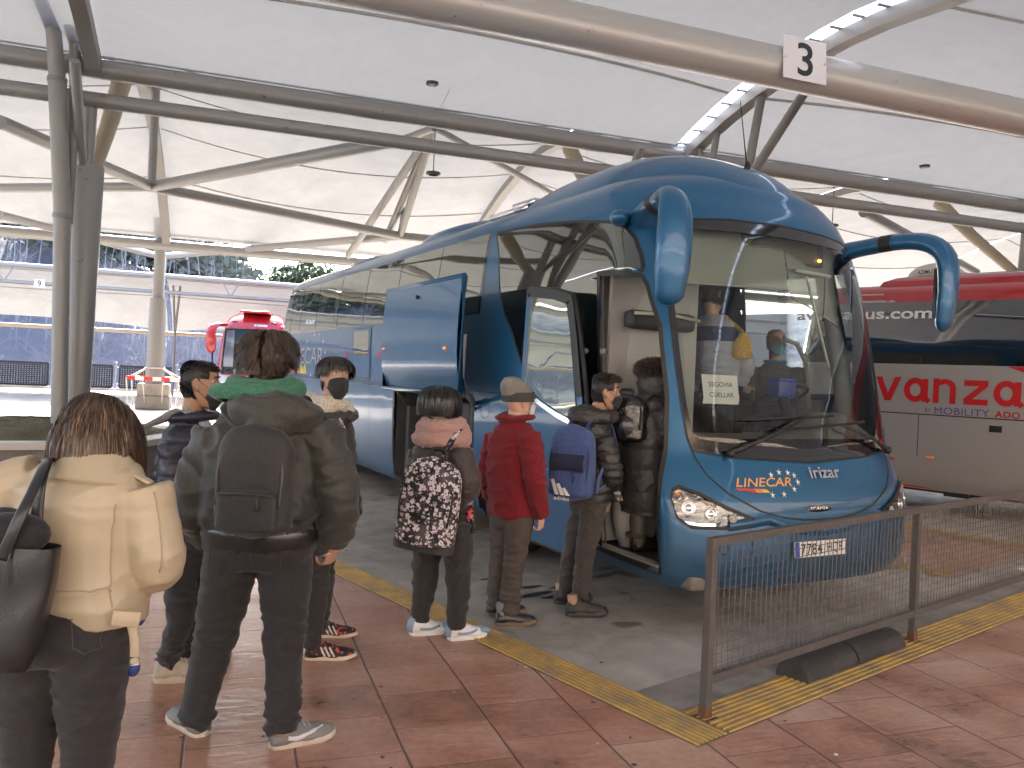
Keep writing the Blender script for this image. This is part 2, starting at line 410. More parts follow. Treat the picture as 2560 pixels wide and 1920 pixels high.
XR = to_bay(on_z(2160,1401))[0]                       # far edge of the bay
def ground():
    asp = mat_asphalt(); til = mat_tiles(); yel = mat_yellow()
    o = sheet('ground', [(-400,-120),(400,-120),(400,600),(-400,600)], 0., asp, (V((0,0,0)), BAYA))
    fr = (O0, TH)
    sheet('platform_paving', [bay(x,y)[:2] for x,y in ((-.0,-.0),(16.,0.),(16.,-13.),(-3.4,-13.),(-3.4,9.5),(-.0,9.5))], .004, til, fr)
    sheet('island_paving', [bay(x,y)[:2] for x,y in ((XR,0.9),(XR,16.),(XR+2.6,16.),(XR+2.6,.9))], .004, til, fr)
    strip('tactile_strip', bay(.24,-.0), bay(.24,9.5), .24, .008, yel, 1, 7)
    strip('tactile_strip', bay(.247,0.), bay(16.,0.), .30, .008, yel, 1, 8)
    strip('tactile_strip', bay(XR+.22,.9), bay(XR+.22,16.), .22, .008, yel, 1, 6)
    strip('tactile_strip', bay(XR+2.6,.9), bay(XR+2.6,16.), .2, .008, yel, 1, 6)
    # long joint of paler concrete in front of the strip
    con = pmat('pale_concrete', (.30,.275,.24), .75, bump=(30,.3), var=(4.,(.19,.175,.16)))
    sheet('concrete_apron', [bay(x,y)[:2] for x,y in ((.25,.31),(16.,.31),(16.,.62),(.25,.62))], .0045, con, (C0, BAYA))
    # grit, gum and scraps on the paving: far too many to count
    mb = MB(); rr = random.Random(21)
    for i in range(420):
        x, y = rr.uniform(-3.2,7.), rr.uniform(-3.2,6.); z = .0045
        if x > .0 and y > .0: z = .001
        if (0 < x < .26 and y > 0) or (0 < y < .32 and x > 0): continue
        c = bay(x, y, z); s = rr.choice((.004,.005,.006,.009,.014)); k = 6; a0 = rr.uniform(0,6)
        ring = [c+V((s*rr.uniform(.6,1.2)*math.cos(a0+2*math.pi*j/k), s*rr.uniform(.6,1.2)*math.sin(a0+2*math.pi*j/k), 0)) for j in range(k)]
        top = [p+V((0,0,.0015+s*.12)) for p in ring]; mb.cur = 0 if rr.random() < .45 else 1
        mb.rings([ring, [c+(p-c)*.8+V((0,0,.001+s*.1)) for p in ring]])
    tag(mb.build('litter_specks', [pmat('pale_scrap', (.55,.53,.48), .8), pmat('dark_gum', (.07,.065,.06), .7)], None, False), kind='stuff')
    # spilled oil drops on the bay floor
    oil = pmat('oil_stain', (.022,.02,.018), .3)
    mb = MB(); rr = random.Random(5)
    for (u,v,rx,ry) in ((1340,1487,.16,.035),(1330,1468,.09,.03),(1380,1493,.10,.03),(1560,1484,.06,.025),(1545,1418,.26,.05),(1510,1440,.16,.035),(1220,1448,.08,.02),(1592,1420,.12,.05),(1775,1543,.05,.02),(1385,1470,.05,.02)):
        c = on_z(u,v); k = 14; ps = []
        for j in range(k):
            a = 2*math.pi*j/k; q = .75+.5*rr.random(); ps.append(V((c.x+EX.x*rx*q*math.cos(a)+EY.x*ry*q*math.sin(a), c.y+EX.y*rx*q*math.cos(a)+EY.y*ry*q*math.sin(a), .0045)))
        mb.add(ps, [tuple(range(k))])
    tag(mb.build('oil_stains', oil, None, False), kind='structure')
# ================================================================ membrane canopies on steel
def mat_slot():
    m = bpy.data.materials.new('added_slot_diffuser'); nt, N, L = nodes_of(m)  # added filler for the open slot: glows like sky, stops sun streaks
    out = N.new('ShaderNodeOutputMaterial'); t = N.new('ShaderNodeBsdfTranslucent'); t.inputs[0].default_value = (.42,.46,.52,1); L.new(t.outputs[0], out.inputs[0]); return m
SLOT = mat_slot()
def mat_membrane(name, tr, k):
    m = bpy.data.materials.new(name); nt, N, L = nodes_of(m)
    out = N.new('ShaderNodeOutputMaterial'); d = N.new('ShaderNodeBsdfDiffuse'); t = N.new('ShaderNodeBsdfTranslucent'); mx = N.new('ShaderNodeMixShader')
    tc = N.new('ShaderNodeTexCoord'); n = N.new('ShaderNodeTexNoise'); n.inputs['Scale'].default_value = .55; n.inputs['Detail'].default_value = 9.; n.inputs['Roughness'].default_value = .66; n.inputs['Distortion'].default_value = .5; L.new(tc.outputs['Object'], n.inputs['Vector'])
    r = N.new('ShaderNodeValToRGB'); e = r.color_ramp.elements; e[0].position = .36; e[0].color = (.56*k,.55*k,.54*k,1); e[1].position = .62; e[1].color = (.71*k,.71*k,.71*k,1)
    L.new(n.outputs['Fac'], r.inputs[0]); L.new(r.outputs[0], d.inputs[0]); t.inputs[0].default_value = (.72,.735,.75,1)
    wn = N.new('ShaderNodeTexNoise'); wn.inputs['Scale'].default_value = .7; wn.inputs['Detail'].default_value = 2.; L.new(tc.outputs['Object'], wn.inputs['Vector'])
    bp = N.new('ShaderNodeBump'); bp.inputs['Strength'].default_value = .2; bp.inputs['Distance'].default_value = .25; L.new(wn.outputs['Fac'], bp.inputs['Height']); L.new(bp.outputs[0], d.inputs['Normal'])
    L.new(d.outputs[0], mx.inputs[1]); L.new(t.outputs[0], mx.inputs[2]); mx.inputs[0].default_value = tr
    L.new(mx.outputs[0], out.inputs[0]); return m
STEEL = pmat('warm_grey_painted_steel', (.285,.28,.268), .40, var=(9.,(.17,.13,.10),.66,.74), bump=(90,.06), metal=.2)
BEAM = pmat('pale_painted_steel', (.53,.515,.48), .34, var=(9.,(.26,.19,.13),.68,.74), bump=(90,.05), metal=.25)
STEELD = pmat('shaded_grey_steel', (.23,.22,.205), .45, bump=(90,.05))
BROWN = pmat('beige_painted_steel', (.40,.325,.22), .5)
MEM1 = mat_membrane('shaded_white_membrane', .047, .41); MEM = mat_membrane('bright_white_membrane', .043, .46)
SEAM = pmat('membrane_weld_line', (.42,.40,.37), .7)
CLAMP = pmat('galvanised_clamp', (.55,.55,.55), .35, metal=.8)
RIBS = (-9.7, 0.0, 9.7)
PROF1 = [(-16.5,4.7),(-14.,5.25),(-11.5,5.72),(-9.0,6.05),(-7.2,6.28),(-5.4,6.50),(-4.4,6.60),(-3.4,6.58),(-2.1,6.44),(-1.2,6.26),(0.0,5.92)]
PROF2 = [(0.0,6.02),(1.5,6.75),(3.5,7.35),(6.0,7.75),(8.5,7.7),(11.,7.2),(13.5,6.35),(15.6,5.45)]
def z1(q): return sinterp(PROF1, q)
def z2(q): return sinterp(PROF2, q)

def pipe(root, a, b, r, name='pipe', mat=None, n=18):
    mb = MB(); mb.tube([a, b], r, n); return mb.build(name, mat or STEEL, root, auto=40)
def vault(root, zf, q0, q1, p0, p1, gap0, gap1, sag, nq=26, np_=18, name='membrane', mem=None):
    """one membrane panel between two ribs; thin but with real thickness"""
    rows = []; n2 = nq
    for i in range(nq+1):
        q = q0+(q1-q0)*i/nq; row = []
        for j in range(np_+1):
            t = j/np_; p = (p0+gap0)+(p1-gap1-p0-gap0)*t
            edge = min(1., min(i, nq-i)/(nq*.25))
            row.append(cp(p, q, zf(q)-sag*4*t*(1-t)*edge))
        rows.append(row)
    mb = MB(); mb.grid(rows); mb.build(name, mem or MEM, root)
def seam(root, zf, q, p0, p1, sag, dq=0., q0=0., q1=1., r=.016, n=14):
    pts = []
    for j in range(n+1):
        t = j/n; p = p0+(p1-p0)*t; qq = q+dq*4*t*(1-t)
        pts.append(cp(p, qq, zf(qq)-sag*4*t*(1-t)-.012))
    mb = MB(); mb.tube(pts, r*1.6, 6, flat=.18, up=(0,0,1)); mb.build('weld_seam', SEAM, root)
def rib(root, zf, q0, q1, p, w=.20, h=.20, n=24, clamps=False):
    """curved box rib under the membrane with clamps and an added diffusing strip in the open slot beside it"""
    mb = MB(); rg = []
    for i in range(n+1):
        q = q0+(q1-q0)*i/n; z = zf(q)-.05
        rg.append([cp(p-w/2, q, z), cp(p+w/2, q, z), cp(p+w/2, q, z-h), cp(p-w/2, q, z-h)])
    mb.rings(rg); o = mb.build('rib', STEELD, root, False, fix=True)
    if clamps: mb = MB(); mb.grid([[cp(p-w/2-.10+.11*j, q0+(q1-q0)*i/n, zf(q0+(q1-q0)*i/n)+.01) for j in range(2)] for i in range(n+1)]); mb.build('added_slot_strip', SLOT, o, False)  # strip added across the open slot to diffuse the sun
    k = int(abs(q1-q0)/.42) if clamps else 0
    for i in range(k):
        q = q0+(q1-q0)*(i+.5)/k; c = cp(p-w/2-.075, q, zf(q)-.04)
        mb = MB(); mb.box(c, (.17,.07,.03), Matrix.Rotation(TH, 3, 'Z'), .005); mb.build('slot_clamp', CLAMP, o, False)
    return o

def canopy():
    # ---- the canopy over the bay
    c1 = thing('canopy', 'white membrane vault over the blue coach, with the thick round steel beam', 'canopy', (0,0,0))
    ps = [-29.1, -19.4, -9.7, 0., 9.7, 19.4, 29.1, 38.8, 48.5]
    for a, b in zip(ps, ps[1:]):
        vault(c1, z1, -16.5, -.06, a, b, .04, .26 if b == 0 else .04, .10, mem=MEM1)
        for q, dq in ((-1.75,-.5),(-5.2,-.4),(-8.6,-.3)): seam(c1, z1, q, a+.15, b-.28, .10, dq)
    for p in RIBS: rib(c1, z1, -16.2, -.02, p, clamps=(p == 0))
    def P3(p): return cp(p, 0, 5.40)
    pipe(c1, cp(-29,0,5.79), cp(48.5,0,5.79), .142, 'top_chord')
    pipe(c1, cp(-29,-.02,5.33), cp(48.5,-.02,5.33), .112, 'bottom_chord')
    # main beam with the number
    a = on_z(1330,43,5.4); b = on_z(2560,296,5.4); d = (b-a).normalized()
    a_beam = a.copy()
    pipe(c1, a-d*16, b+d*40, .235, 'main_beam', BEAM, 32)
    pipe(c1, cp(-29,-16.5,4.65), cp(48.5,-16.5,4.65), .14, 'edge_beam')
    # struts of the middle rib truss
    def onr(u, v, p=0.): return on_plane(u, v, cp(p,0), EC)
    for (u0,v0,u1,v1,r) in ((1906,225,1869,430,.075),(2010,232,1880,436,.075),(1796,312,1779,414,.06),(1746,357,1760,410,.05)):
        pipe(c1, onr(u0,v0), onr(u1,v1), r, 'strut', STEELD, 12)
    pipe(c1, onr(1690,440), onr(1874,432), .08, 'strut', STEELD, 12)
    # ---- the canopy behind it
    c2 = thing('canopy', 'bright backlit membrane vault behind the blue coach with crossing steel braces', 'canopy', (0,0,0))
    for a, b in zip(ps, ps[1:]):
        vault(c2, z2, -.02, 15.4, a, b, .04, .04, .32)
        for q, dq in ((2.4,.5),(4.8,.6),(7.4,.6),(10.,.5),(12.6,.3)): seam(c2, z2, q-.4, a+.15, b-.15, .32, dq, r=.013)
    for p in RIBS: rib(c2, z2, .3, 15.3, p, .24, .22)
    # translucent rain strips either side of the left rib
    pipe(c2, cp(-29,15.5,5.30), cp(48.5,15.5,5.30), .17, 'back_beam')
    pipe(c2, cp(-29,15.35,5.72), cp(29,15.35,5.72), .05, 'edge_cable', STEELD, 8)
    def H(u, v): return on_z(u, v, 5.4)
    A = H(379,467); B = H(1000,590)
    for a, b, r in ((A,H(0,305),.115),(A,H(985,352),.115),(A,B,.115),(A,A+(H(0,470)-A)*1.8,.105),(B,H(410,640),.115),(B,B+EC*7.5-V((0,.2,0)),.115),(H(394,640),H(0,537),.115),
                    (on_z(1085,320,6.3),on_z(1085,320,6.3)+(on_z(1350,468,6.3)-on_z(1085,320,6.3))*1.6,.075),(B+V((1.6,.6,0)), H(1700,520),.10),(H(2160,530),H(2440,680),.115),(on_z(1085,320,6.3),on_z(975,360,6.3),.07)):
        pipe(c2, a, b, r, 'brace', STEEL, 14)
    # flying mast and its legs
    pm = (B-O0).dot(EC); top = on_plane(1085, 318, cp(pm,0), EC)
    for q, r in ((B, .10), (B+V((-.55,.9,.0)), .10), (on_plane(870,640,cp(pm-1.2,0),EC), .10)):
        pipe(c2, top, q, r, 'mast_leg', STEEL, 14)
    pipe(c2, on_plane(1010,520,cp(pm,0),EC), B, .07, 'mast_leg', STEEL, 12)
    # post on the node under the left rib
    pipe(c2, A-V((0,0,.1)), V((A.x, A.y, z2((A-O0).dot(DC))-.15)), .09, 'post', STEEL, 12)
    # ---- the far canopy with bay nine
    c3 = thing('canopy', 'low cream membrane awning beyond the sunlit road, with the number nine on its truss', 'canopy', (0,0,0))
    P0 = on_y(100, 709, 31.); zc = P0.z
    def f(p, dq, z): return V((P0.x, P0.y, 0))+EC*p+DC*dq+V((0,0,z))
    ZT = on_y(100, 667, 31.).z; LW = on_y(100, 816, 37.5)
    zl = LW.z; dl = (V((LW.x,LW.y,0))-V((P0.x,P0.y,0))).dot(DC)
    prof = [(0., ZT+.02),(1.2,ZT+.10),(2.6,ZT+.02),(4.2,ZT-.40),(dl-.9,zl+.85),(dl,zl+.12)]
    pipe(c3, f(-30,0,zc), f(34,0,zc), .075, 'bottom_chord', STEEL, 12)
    pipe(c3, f(-30,0,ZT), f(34,0,ZT), .10, 'top_chord', STEEL, 12)
    pipe(c3, f(-30,dl,zl), f(34,dl,zl), .095, 'edge_beam', BROWN, 12)
    def on3(u, v): return (on_plane(u, v, f(0,0,0), DC)-f(0,0,0)).dot(EC)
    fcs = [on3(9,700), on3(576,738)]
    stp = (fcs[1]-fcs[0])
    for k in range(-2, 3):
        pc = fcs[0]+stp*k; 
        for sgn in (-1, 1): pipe(c3, f(pc,0,zc), f(pc+sgn*.35,0,ZT), .03, 'lacing', STEEL, 8)
    bays = [on3(400,720)+(-12.+12.*0)+12.*k for k in (-2,-1,0,1,2)]
    for a, b in zip(bays, bays[1:]):
        rows = []
        for i in range(17):
            t = i/16; q = dl*t; row = []
            for j in range(15):
                s = j/14; e = 4*s*(1-s)
                zz = sinterp(prof, q)
                hem = .32*e*smooth(.6,1.,t)
                row.append(f(a+.1+(b-a-.2)*s, q-(.5*e*smooth(.7,1.,t)), zz+hem-.10*e*(1-abs(2*t-1))))
            rows.append(row)
        mb = MB(); mb.grid(rows); mb.build('membrane', MEM, c3)
        for q in (1.9, 4.4):
            pts = [f(a+.1+(b-a-.2)*j/14, q, sinterp(prof,q)-.10*4*(j/14)*(1-j/14)*(1-abs(2*q/dl-1))-.02) for j in range(15)]
            mb = MB(); mb.tube(pts, .018, 6); mb.build('weld_seam', SEAM, c3)
        # column legs of the far canopy
        pipe(c3, f(b,0,0.), f(b,0,ZT), .11, 'post', STEEL, 12)
        pipe(c3, f(b+.42,dl*.5,0.), f(b+.42,dl*.5,2.75), .06, 'post', STEEL, 10)
        for dx in (.30, .58):
            pipe(c3, f(b+.42,dl*.5,2.7), f(b+dx,dl*.42,ZT-.1), .05, 'strut', STEEL, 10)
    # ---- number signs
    nb = pmat('white_sign_plate', (.86,.86,.87), .4); bk = pmat('black_lettering', (.02,.02,.022), .45)
    def sign(u, v, pl, nrm_axis, w, h, txt, label, tilt=0., ts=.78, ang=TH, off=.02):
        s = thing('bay_sign', label, 'sign', pl, ang)
        mb = MB(); mb.box((0,0,0), (w,.012,h), None, .003); mb.build('sign_plate', nb, s, False)
        vs, fs = text_fit(txt, w*.36*ts/.78, h*ts, bold=.012); mb = MB(); mb.add([V((p.x, -.009, p.y)) for p in vs], fs); mb.build('number', bk, s, False, fix=True)
        for sx in (-1,1): mb = MB(); mb.ball((sx*w*.455,-.008,-h*.02), .011, 8, 6); mb.build('sign_bolt', CLAMP, s)
        return s
    n3 = V((d.y, -d.x, 0)); cpt = on_plane(2012, 150, a_beam+n3*.25, n3)
    sg = sign(0,0, cpt, None, .60, .50, '3', 'white bay sign with a large black 3, fixed to the thick round beam', ang=math.atan2(d.y, d.x))
    sg.rotation_euler = (RAD(-4), 0., math.atan2(d.y, d.x))
    p9 = f(0,-.09,zc); sign(0,0, p9, None, .36, .30, '9', 'small white bay sign with a black 9 on the far awning truss', ang=TH)
    # ---- round eyelet lights in the near membrane and hanging ring lamps
    rim = pmat('dark_lamp_rim', (.07,.065,.06), .4); lens = pmat('lamp_lens', (.75,.70,.60), .25)
    for u, v, lab in ((1081,204,'round recessed light in the near membrane, above the rear of the blue coach'),(2312,412,'round recessed light in the near membrane, right of and below the number 3 sign')):
        lo, hi = 5., 40.
        a_, b_ = lev(u,v); r = V((a_/F,1.,-b_/F)); t = 5.
        while t < 30:
            p = V((0,0,EYE))+r*t; q = (p-O0).dot(DC)
            if p.z >= z1(q)-.14: break
            t += .02
        L_ = thing('ceiling_light', lab, 'light', p-V((0,0,.03)), 0., 'round lights in the near membrane')
        mb = MB(); mb.lathe([(.0,.02),(.095,.02),(.095,-.015),(.062,-.025),(.058,-.008),(0,-.008)], 24); mb.build('rim', rim, L_)
        mb = MB(); mb.lathe([(0,-.009),(.056,-.011),(.045,-.03),(0,-.034)], 20); mb.build('lens', lens, L_)
    for (u0,v0,u1,v1,Y,lab) in ((1086,332,1085,434,13.6,'dark ring lamp hanging by a thin cable to the left of the blue coach roof'),(2080,525,2083,564,16.5,'dark ring lamp hanging beside the right shoulder of the blue coach roof')):
        t_ = on_y(u0,v0,Y); b_ = on_y(u1,v1,Y); b_.x = t_.x = (t_.x+b_.x)/2
        L_ = thing('hanging_lamp', lab, 'lamp', b_, 0., 'ring lamps hanging under the canopies')
        mb = MB(); mb.tube([(0,0,.05),(0,0,t_.z-b_.z+1.2)], .009, 6); mb.build('cable', rim, L_)
        mb = MB(); mb.tube([(.10*math.cos(a),.10*math.sin(a),0) for a in [2*math.pi*k/24 for k in range(24)]], .026, 8, closed=True); mb.tube([(-.1,0,0),(0,0,.05),(.1,0,0)], .008, 6); mb.build('ring', rim, L_)

def tree_column(label, p, base_z=0., trunk=True):
    """trunk under the truss with branching arms; local axes follow the canopy"""
    t = thing('canopy_column', label, 'column', cp(p, .15, 0), TH, 'branching columns under the near canopy')
    mb = MB(); mb.tube([(0,0,base_z),(0,0,1.5),(0,0,4.38),(0,0,4.42)], [.145,.17,.215,.20], 24, flat=.8); mb.build('trunk', STEEL, t, auto=50)
    mb = MB(); mb.tube([(.0,-.08,4.36),(.02,-.12,5.3)], .085, 14); mb.build('arm', STEEL, t, auto=50)
    mb = MB(); mb.tube([(.06,.06,4.36),(.08,1.3,5.4),(.1,2.3,6.35)], [.10,.13,.16], 14); mb.build('arm', BROWN, t, auto=50)
    mb = MB(); mb.tube([(-.06,-.06,4.36),(-.05,-1.1,5.55)], .07, 12); mb.build('arm', STEEL, t, auto=50)
    return t

def columns():
    tl = tree_column('thick tapering grey column with spreading arms rising from the planter at left', -9.75)
    tree_column('grey column with a slanting beige arm showing above the silver and red coach', 8.55)
    tree_column('grey branching column standing behind the blue coach, only its arms in view', -1.35)
    # round mast in front of the left column
    Y = 11.25; m0 = on_y(150,1075,Y); m1 = on_y(156,540,Y); m2 = on_y(143,200,Y-.05); m3 = on_y(126,-40,Y-.25)
    t = thing('canopy_mast', 'slim round grey mast with two collars, in front of the thick column at left', 'mast', (m0.x,m0.y,0))
    o = V((m0.x,m0.y,0)); mb = MB(); mb.tube([V((0,0,.3)), m1-o], .112, 18); mb.build('shaft', STEEL, t, auto=50)
    mb = MB(); mb.tube([m1-o, m2-o], [.112,.118], 18); mb.build('shaft', STEEL, t, auto=50)
    mb = MB(); mb.tube([m2-o, m3-o], [.108,.088], 18); mb.build('shaft', STEEL, t, auto=50)
    for c_ in (m1-o, m2-o): mb = MB(); mb.tube([c_-V((0,0,.03)), c_+V((0,0,.03))], .126, 18); mb.build('collar', STEELD, t, auto=50)
    mb = MB(); mb.tube([on_y(176,560,Y+.1)-o, on_y(186,235,Y+.2)-o], [.03,.085], 14); mb.build('strut', STEELD, t, auto=50)
    mb = MB(); mb.tube([on_y(188,222,Y+.2)-o, on_y(187,40,Y+.1)-o], [.075,.075], 14); mb.build('strut', STEEL, t, auto=50)
    # planter
    pc = cp(-10.3,.15); pl = thing('planter', 'low grey six-sided planter with a white rim and bare soil round the left column', 'planter', (pc.x,pc.y,0), TH)
    wall = pmat('planter_concrete', (.30,.285,.255), .8, bump=(40,.3), var=(2.,(.22,.21,.19))); rimm = pmat('white_stone_rim', (.62,.60,.56), .6, bump=(60,.2))
    soil = pmat('bare_soil', (.085,.072,.04), .95, bump=(18,1.,6.,.06), var=(3.,(.12,.10,.05)))
    hexa = lambda r, z: [V((r*math.cos(RAD(60*k+8)), r*math.sin(RAD(60*k+8)), z)) for k in range(6)]
    mb = MB(); mb.rings([hexa(2.25,0),hexa(2.25,.50)], cap=True); mb.build('wall', wall, pl, False, fix=True)
    mb = MB(); mb.rings([hexa(2.36,.503),hexa(2.36,.585),hexa(1.98,.585),hexa(1.98,.503)], cap=False); mb.build('rim', rimm, pl, False, fix=True)
    mb = MB(); rows = []
    for i in range(13):
        rr_ = 2.0*(1-i/12.); rows.append([V((rr_*math.cos(2*math.pi*j/36), rr_*math.sin(2*math.pi*j/36), .515+.24*(1-(rr_/2.0)**2)+.03*noise.noise(V((rr_*3,j*.7,0))))) for j in range(37)])
    mb.grid(rows); mb.build('soil', soil, pl, fix=True)
    # far column on its concrete block
    b = on_z(383,1022); fc = thing('canopy_column', 'slender grey column on a concrete block ringed with red and white tape', 'column', (b.x,b.y,0), TH)
    top = 5.4
    k = b.y/F
    mb = MB(); mb.tube([(0,0,.8),(0,0,3.6)], [.29,.25], 20); mb.build('shaft', STEELD, fc, auto=50)
    mb = MB(); mb.tube([(0,0,3.6),(0,0,5.4),(.0,-1.0,6.4)], [.18,.17,.12], 18); mb.build('shaft', STEELD, fc, auto=50)
    con = pmat('cast_concrete', (.33,.30,.27), .8, bump=(20,.4), var=(3.,(.24,.22,.20)))
    mb = MB(); mb.box((0,0,.22), (1.02,1.02,.43), None, .03); mb.box((0,0,.63), (.95,.95,.38), None, .03); mb.build('concrete_block', con, fc)
    red = pmat('red_tape', (.60,.035,.03), .5); wht = pmat('white_tape', (.78,.78,.76), .5)
    s = .76; cs = [V((-s,-s,1.0)),V((s,-s,.98)),V((s,s,1.0)),V((-s,s,1.0))]
    mr, mw = MB(), MB()
    for i in range(4):
        a_, b_ = cs[i], cs[(i+1)%4]
        for kk in range(6):
            p0 = a_+(b_-a_)*(kk/6.); p1 = a_+(b_-a_)*((kk+1)/6.)
            n = V((b_.y-a_.y, a_.x-b_.x, 0)).normalized()*.006
            vs = [p0+V((0,0,.06)),p1+V((0,0,.06)),p1-V((0,0,.06)),p0-V((0,0,.06))]
            vs = vs+[x+n for x in vs]
            (mr if kk%2 == 0 else mw).add(vs, [(0,1,2,3),(7,6,5,4),(0,4,5,1),(1,5,6,2),(2,6,7,3),(3,7,4,0)])
    mr.build('red_tape', red, fc, False); mw.build('white_tape', wht, fc, False)
    rp = pmat('white_rope', (.62,.58,.50), .8)
    mb = MB()
    for c in cs:
        mb.tube([V((0,0,1.32))+V((c.x,c.y,0))*.3, c*1.0], .022, 6); mb.tube([c, V((c.x*.9,c.y*.9,.05))], .018, 6)
    for kk in range(2): mb.tube([V((-.3+.6*kk,-s,1.0)),V((-.22+.5*kk,-.54,.22))], .018, 6)
    mb.tube([(.3*math.cos(a_),.3*math.sin(a_),1.33) for a_ in [2*math.pi*j/16 for j in range(16)]], .022, 6, closed=True)
    mb.build('rope', rp, fc)
# ================================================================ hill, wood, boundary fence, building behind the viewer
def hill_h(x, y):
    d = y-(41.+.34*(x+22.)) if x < 0 else y-48.5-.2*x
    if d <= 0: return 0.
    B = interp([(-.60,10.),(-.44,8.5),(-.36,5.6),(-.30,2.8),(-.20,2.4),(0.,6.),(.5,9.)], x/y)
    return B*smooth(0,17,d)+.045*max(0.,d-15)+.7*noise.noise(V((x*.03,y*.03,0)))*smooth(5,30,d)
def far():
    g = pmat('haze_blue_scrub', (.080,.088,.112), .95, var=(.06,(.105,.110,.130)), bump=(.4,1.,6.,.5))  # blue of distant haze put into the scrub colour
    rows = []
    for i in range(46):
        y = 30.+ (i/45.)**1.5*430.; rows.append([V((x, y, hill_h(x,y)-.12)) for x in [-330+660*j/60. for j in range(61)]])
    mb = MB(); mb.grid(rows); tag(mb.build('hill', g, None, fix=True), kind='structure')
    # bare wood: one mass of trunks and forking twigs
    bark = pmat('haze_blue_bark', (.20,.205,.235), .9, var=(.08,(.27,.27,.29)))  # bark blued and paled to carry the haze and backlight
    rr = random.Random(3); mb = MB()
    def tree(b, h, lean, nb, thin):
        tip = b+V((lean[0],lean[1],h)); r0 = h*.013*thin
        mid = b+(tip-b)*.5+V((rr.uniform(-.1,.1),rr.uniform(-.1,.1),0))*h*.3
        mb.tube([b-V((0,0,.3)),mid,tip], [r0,r0*.7,r0*.15], 4, cap=False)
        for k in range(nb):
            t = rr.uniform(.14,.95); s = b.lerp(mid, t*2) if t < .5 else mid.lerp(tip, t*2-1)
            a = rr.uniform(0,6.283); ln = h*(1.08-t)*rr.uniform(.22,.46); up = rr.uniform(.35,1.1)
            e = s+V((math.cos(a),math.sin(a),up))*ln*.72; rb = r0*(1.1-t)*.42
            mb.tube([s,e], [rb,rb*.25], 3, cap=False)
            for q in range(3):
                tt = rr.uniform(.3,.95); s2 = s.lerp(e,tt); a2 = a+rr.uniform(-1.3,1.3); l2 = ln*rr.uniform(.25,.5)
                mb.tube([s2, s2+V((math.cos(a2),math.sin(a2),rr.uniform(.3,1.4)))*l2*.7], [rb*.42,rb*.15], 3, cap=False)
    for i in range(640):
        x = rr.uniform(-46.,-6.); y = 41.+.34*(x+22.)+1.2+34.*rr.random()**1.4
        h = rr.uniform(3.2,6.)*(.62 if -.33 < x/y < -.17 else 1.)
        tree(V((x,y,hill_h(x,y))), h, (rr.uniform(-.6,.6),rr.uniform(-.4,.4)), 16 if y < 75 else 10, .62)
    tag(mb.build('bare_woodland', bark, None, False), kind='stuff')
    # evergreen cover on the upper slope: one mass of leaf sprays
    mb = MB()
    for i in range(430):
        x = rr.uniform(-50.,-7.); y = 41.+.34*(x+22.)+11.+38.*rr.random(); z = hill_h(x,y); w = rr.uniform(1.2,2.5); hh = rr.uniform(2.8,5.)*(.55 if -.33 < x/y < -.17 else 1.)
        for k in range(110):
            a = rr.uniform(0,6.283); t = rr.random(); r_ = w*math.sqrt(max(.05,1-(2*t-.9)**2))*rr.uniform(.35,1.05)
            c = V((x+math.cos(a)*r_, y+math.sin(a)*r_*.7, z+hh*(.12+.88*t)))
            ax = V((rr.uniform(-1,1),rr.uniform(-1,1),rr.uniform(-.7,.9))).normalized(); b_ = ax.orthogonal().normalized(); s = rr.uniform(.22,.5)
            mb.add([c-ax*s,c+b_*s*.55,c+ax*s,c-b_*s*.55], [(0,1,2,3)])
    tag(mb.build('evergreen_woodland', pmat('hill_evergreen_leaves', (.070,.088,.070), .85, var=(.09,(.13,.145,.11),.38,.62)), None, False), kind='stuff')
    # evergreens one can tell apart
    leafm = [pmat('pine_needles', (.045,.075,.03), .8, var=(.7,(.075,.10,.04))), pmat('olive_needles', (.075,.085,.035), .8, var=(.7,(.11,.12,.05)))]
    brk = pmat('pine_bark', (.10,.07,.05), .9)
    def evergreen(u, v_top, y, wid, lab, mi, kind, hmax=None):
        tp = on_y(u, v_top, y); z0 = hill_h(tp.x, y); h = tp.z-z0
        if hmax: h = min(h, hmax)
        t = thing('evergreen_tree', lab, 'tree', (tp.x,y,z0), 0., 'evergreens on the hillside')
        m1 = MB(); m1.tube([(0,0,-.3),(.1,0,h*.5),(0,0,h*.97)], [h*.022,h*.015,.02], 7)
        for k in range(12):
            a = rr.uniform(0,6.28); zz = h*rr.uniform(.3,.85); m1.tube([(0,0,zz),(math.cos(a)*wid*.6,math.sin(a)*wid*.6,zz+h*.05)], [h*.006,.01], 4)
        m1.build('trunk', brk, t)
        m2 = MB(); n = 2600
        cl = []
        for k in range(60):
            a = rr.uniform(0,6.28); f_ = rr.random()**.8
            zz = h*(.22+.78*f_) if kind == 'cone' else h*(.35+.62*f_)
            rad = wid*((1-f_)**.8*.95+.07) if kind == 'cone' else wid*math.sqrt(max(.05,1-(2*f_-1)**2))*rr.uniform(.55,1.05)
            cl.append((V((math.cos(a)*rad, math.sin(a)*rad, zz)), wid*rr.uniform(.16,.34)))
        for k in range(n):
            c, cr = cl[rr.randrange(len(cl))]
            d = V((rr.gauss(0,1),rr.gauss(0,1),rr.gauss(0,.55)))*cr*.55; c2 = c+d
            ax = V((rr.uniform(-1,1),rr.uniform(-1,1),rr.uniform(-.8,.8))).normalized(); s = wid*rr.uniform(.04,.085); b_ = ax.orthogonal().normalized()
            m2.add([c2-ax*s*1.6, c2+b_*s*.6, c2+ax*s*1.6, c2-b_*s*.6], [(0,1,2,3)])
        m2.build('crown', leafm[mi], t, False)
    evergreen(528,640,88.,3.2,'dark conifer standing just right of the sun glare beyond the awning',0,'cone')
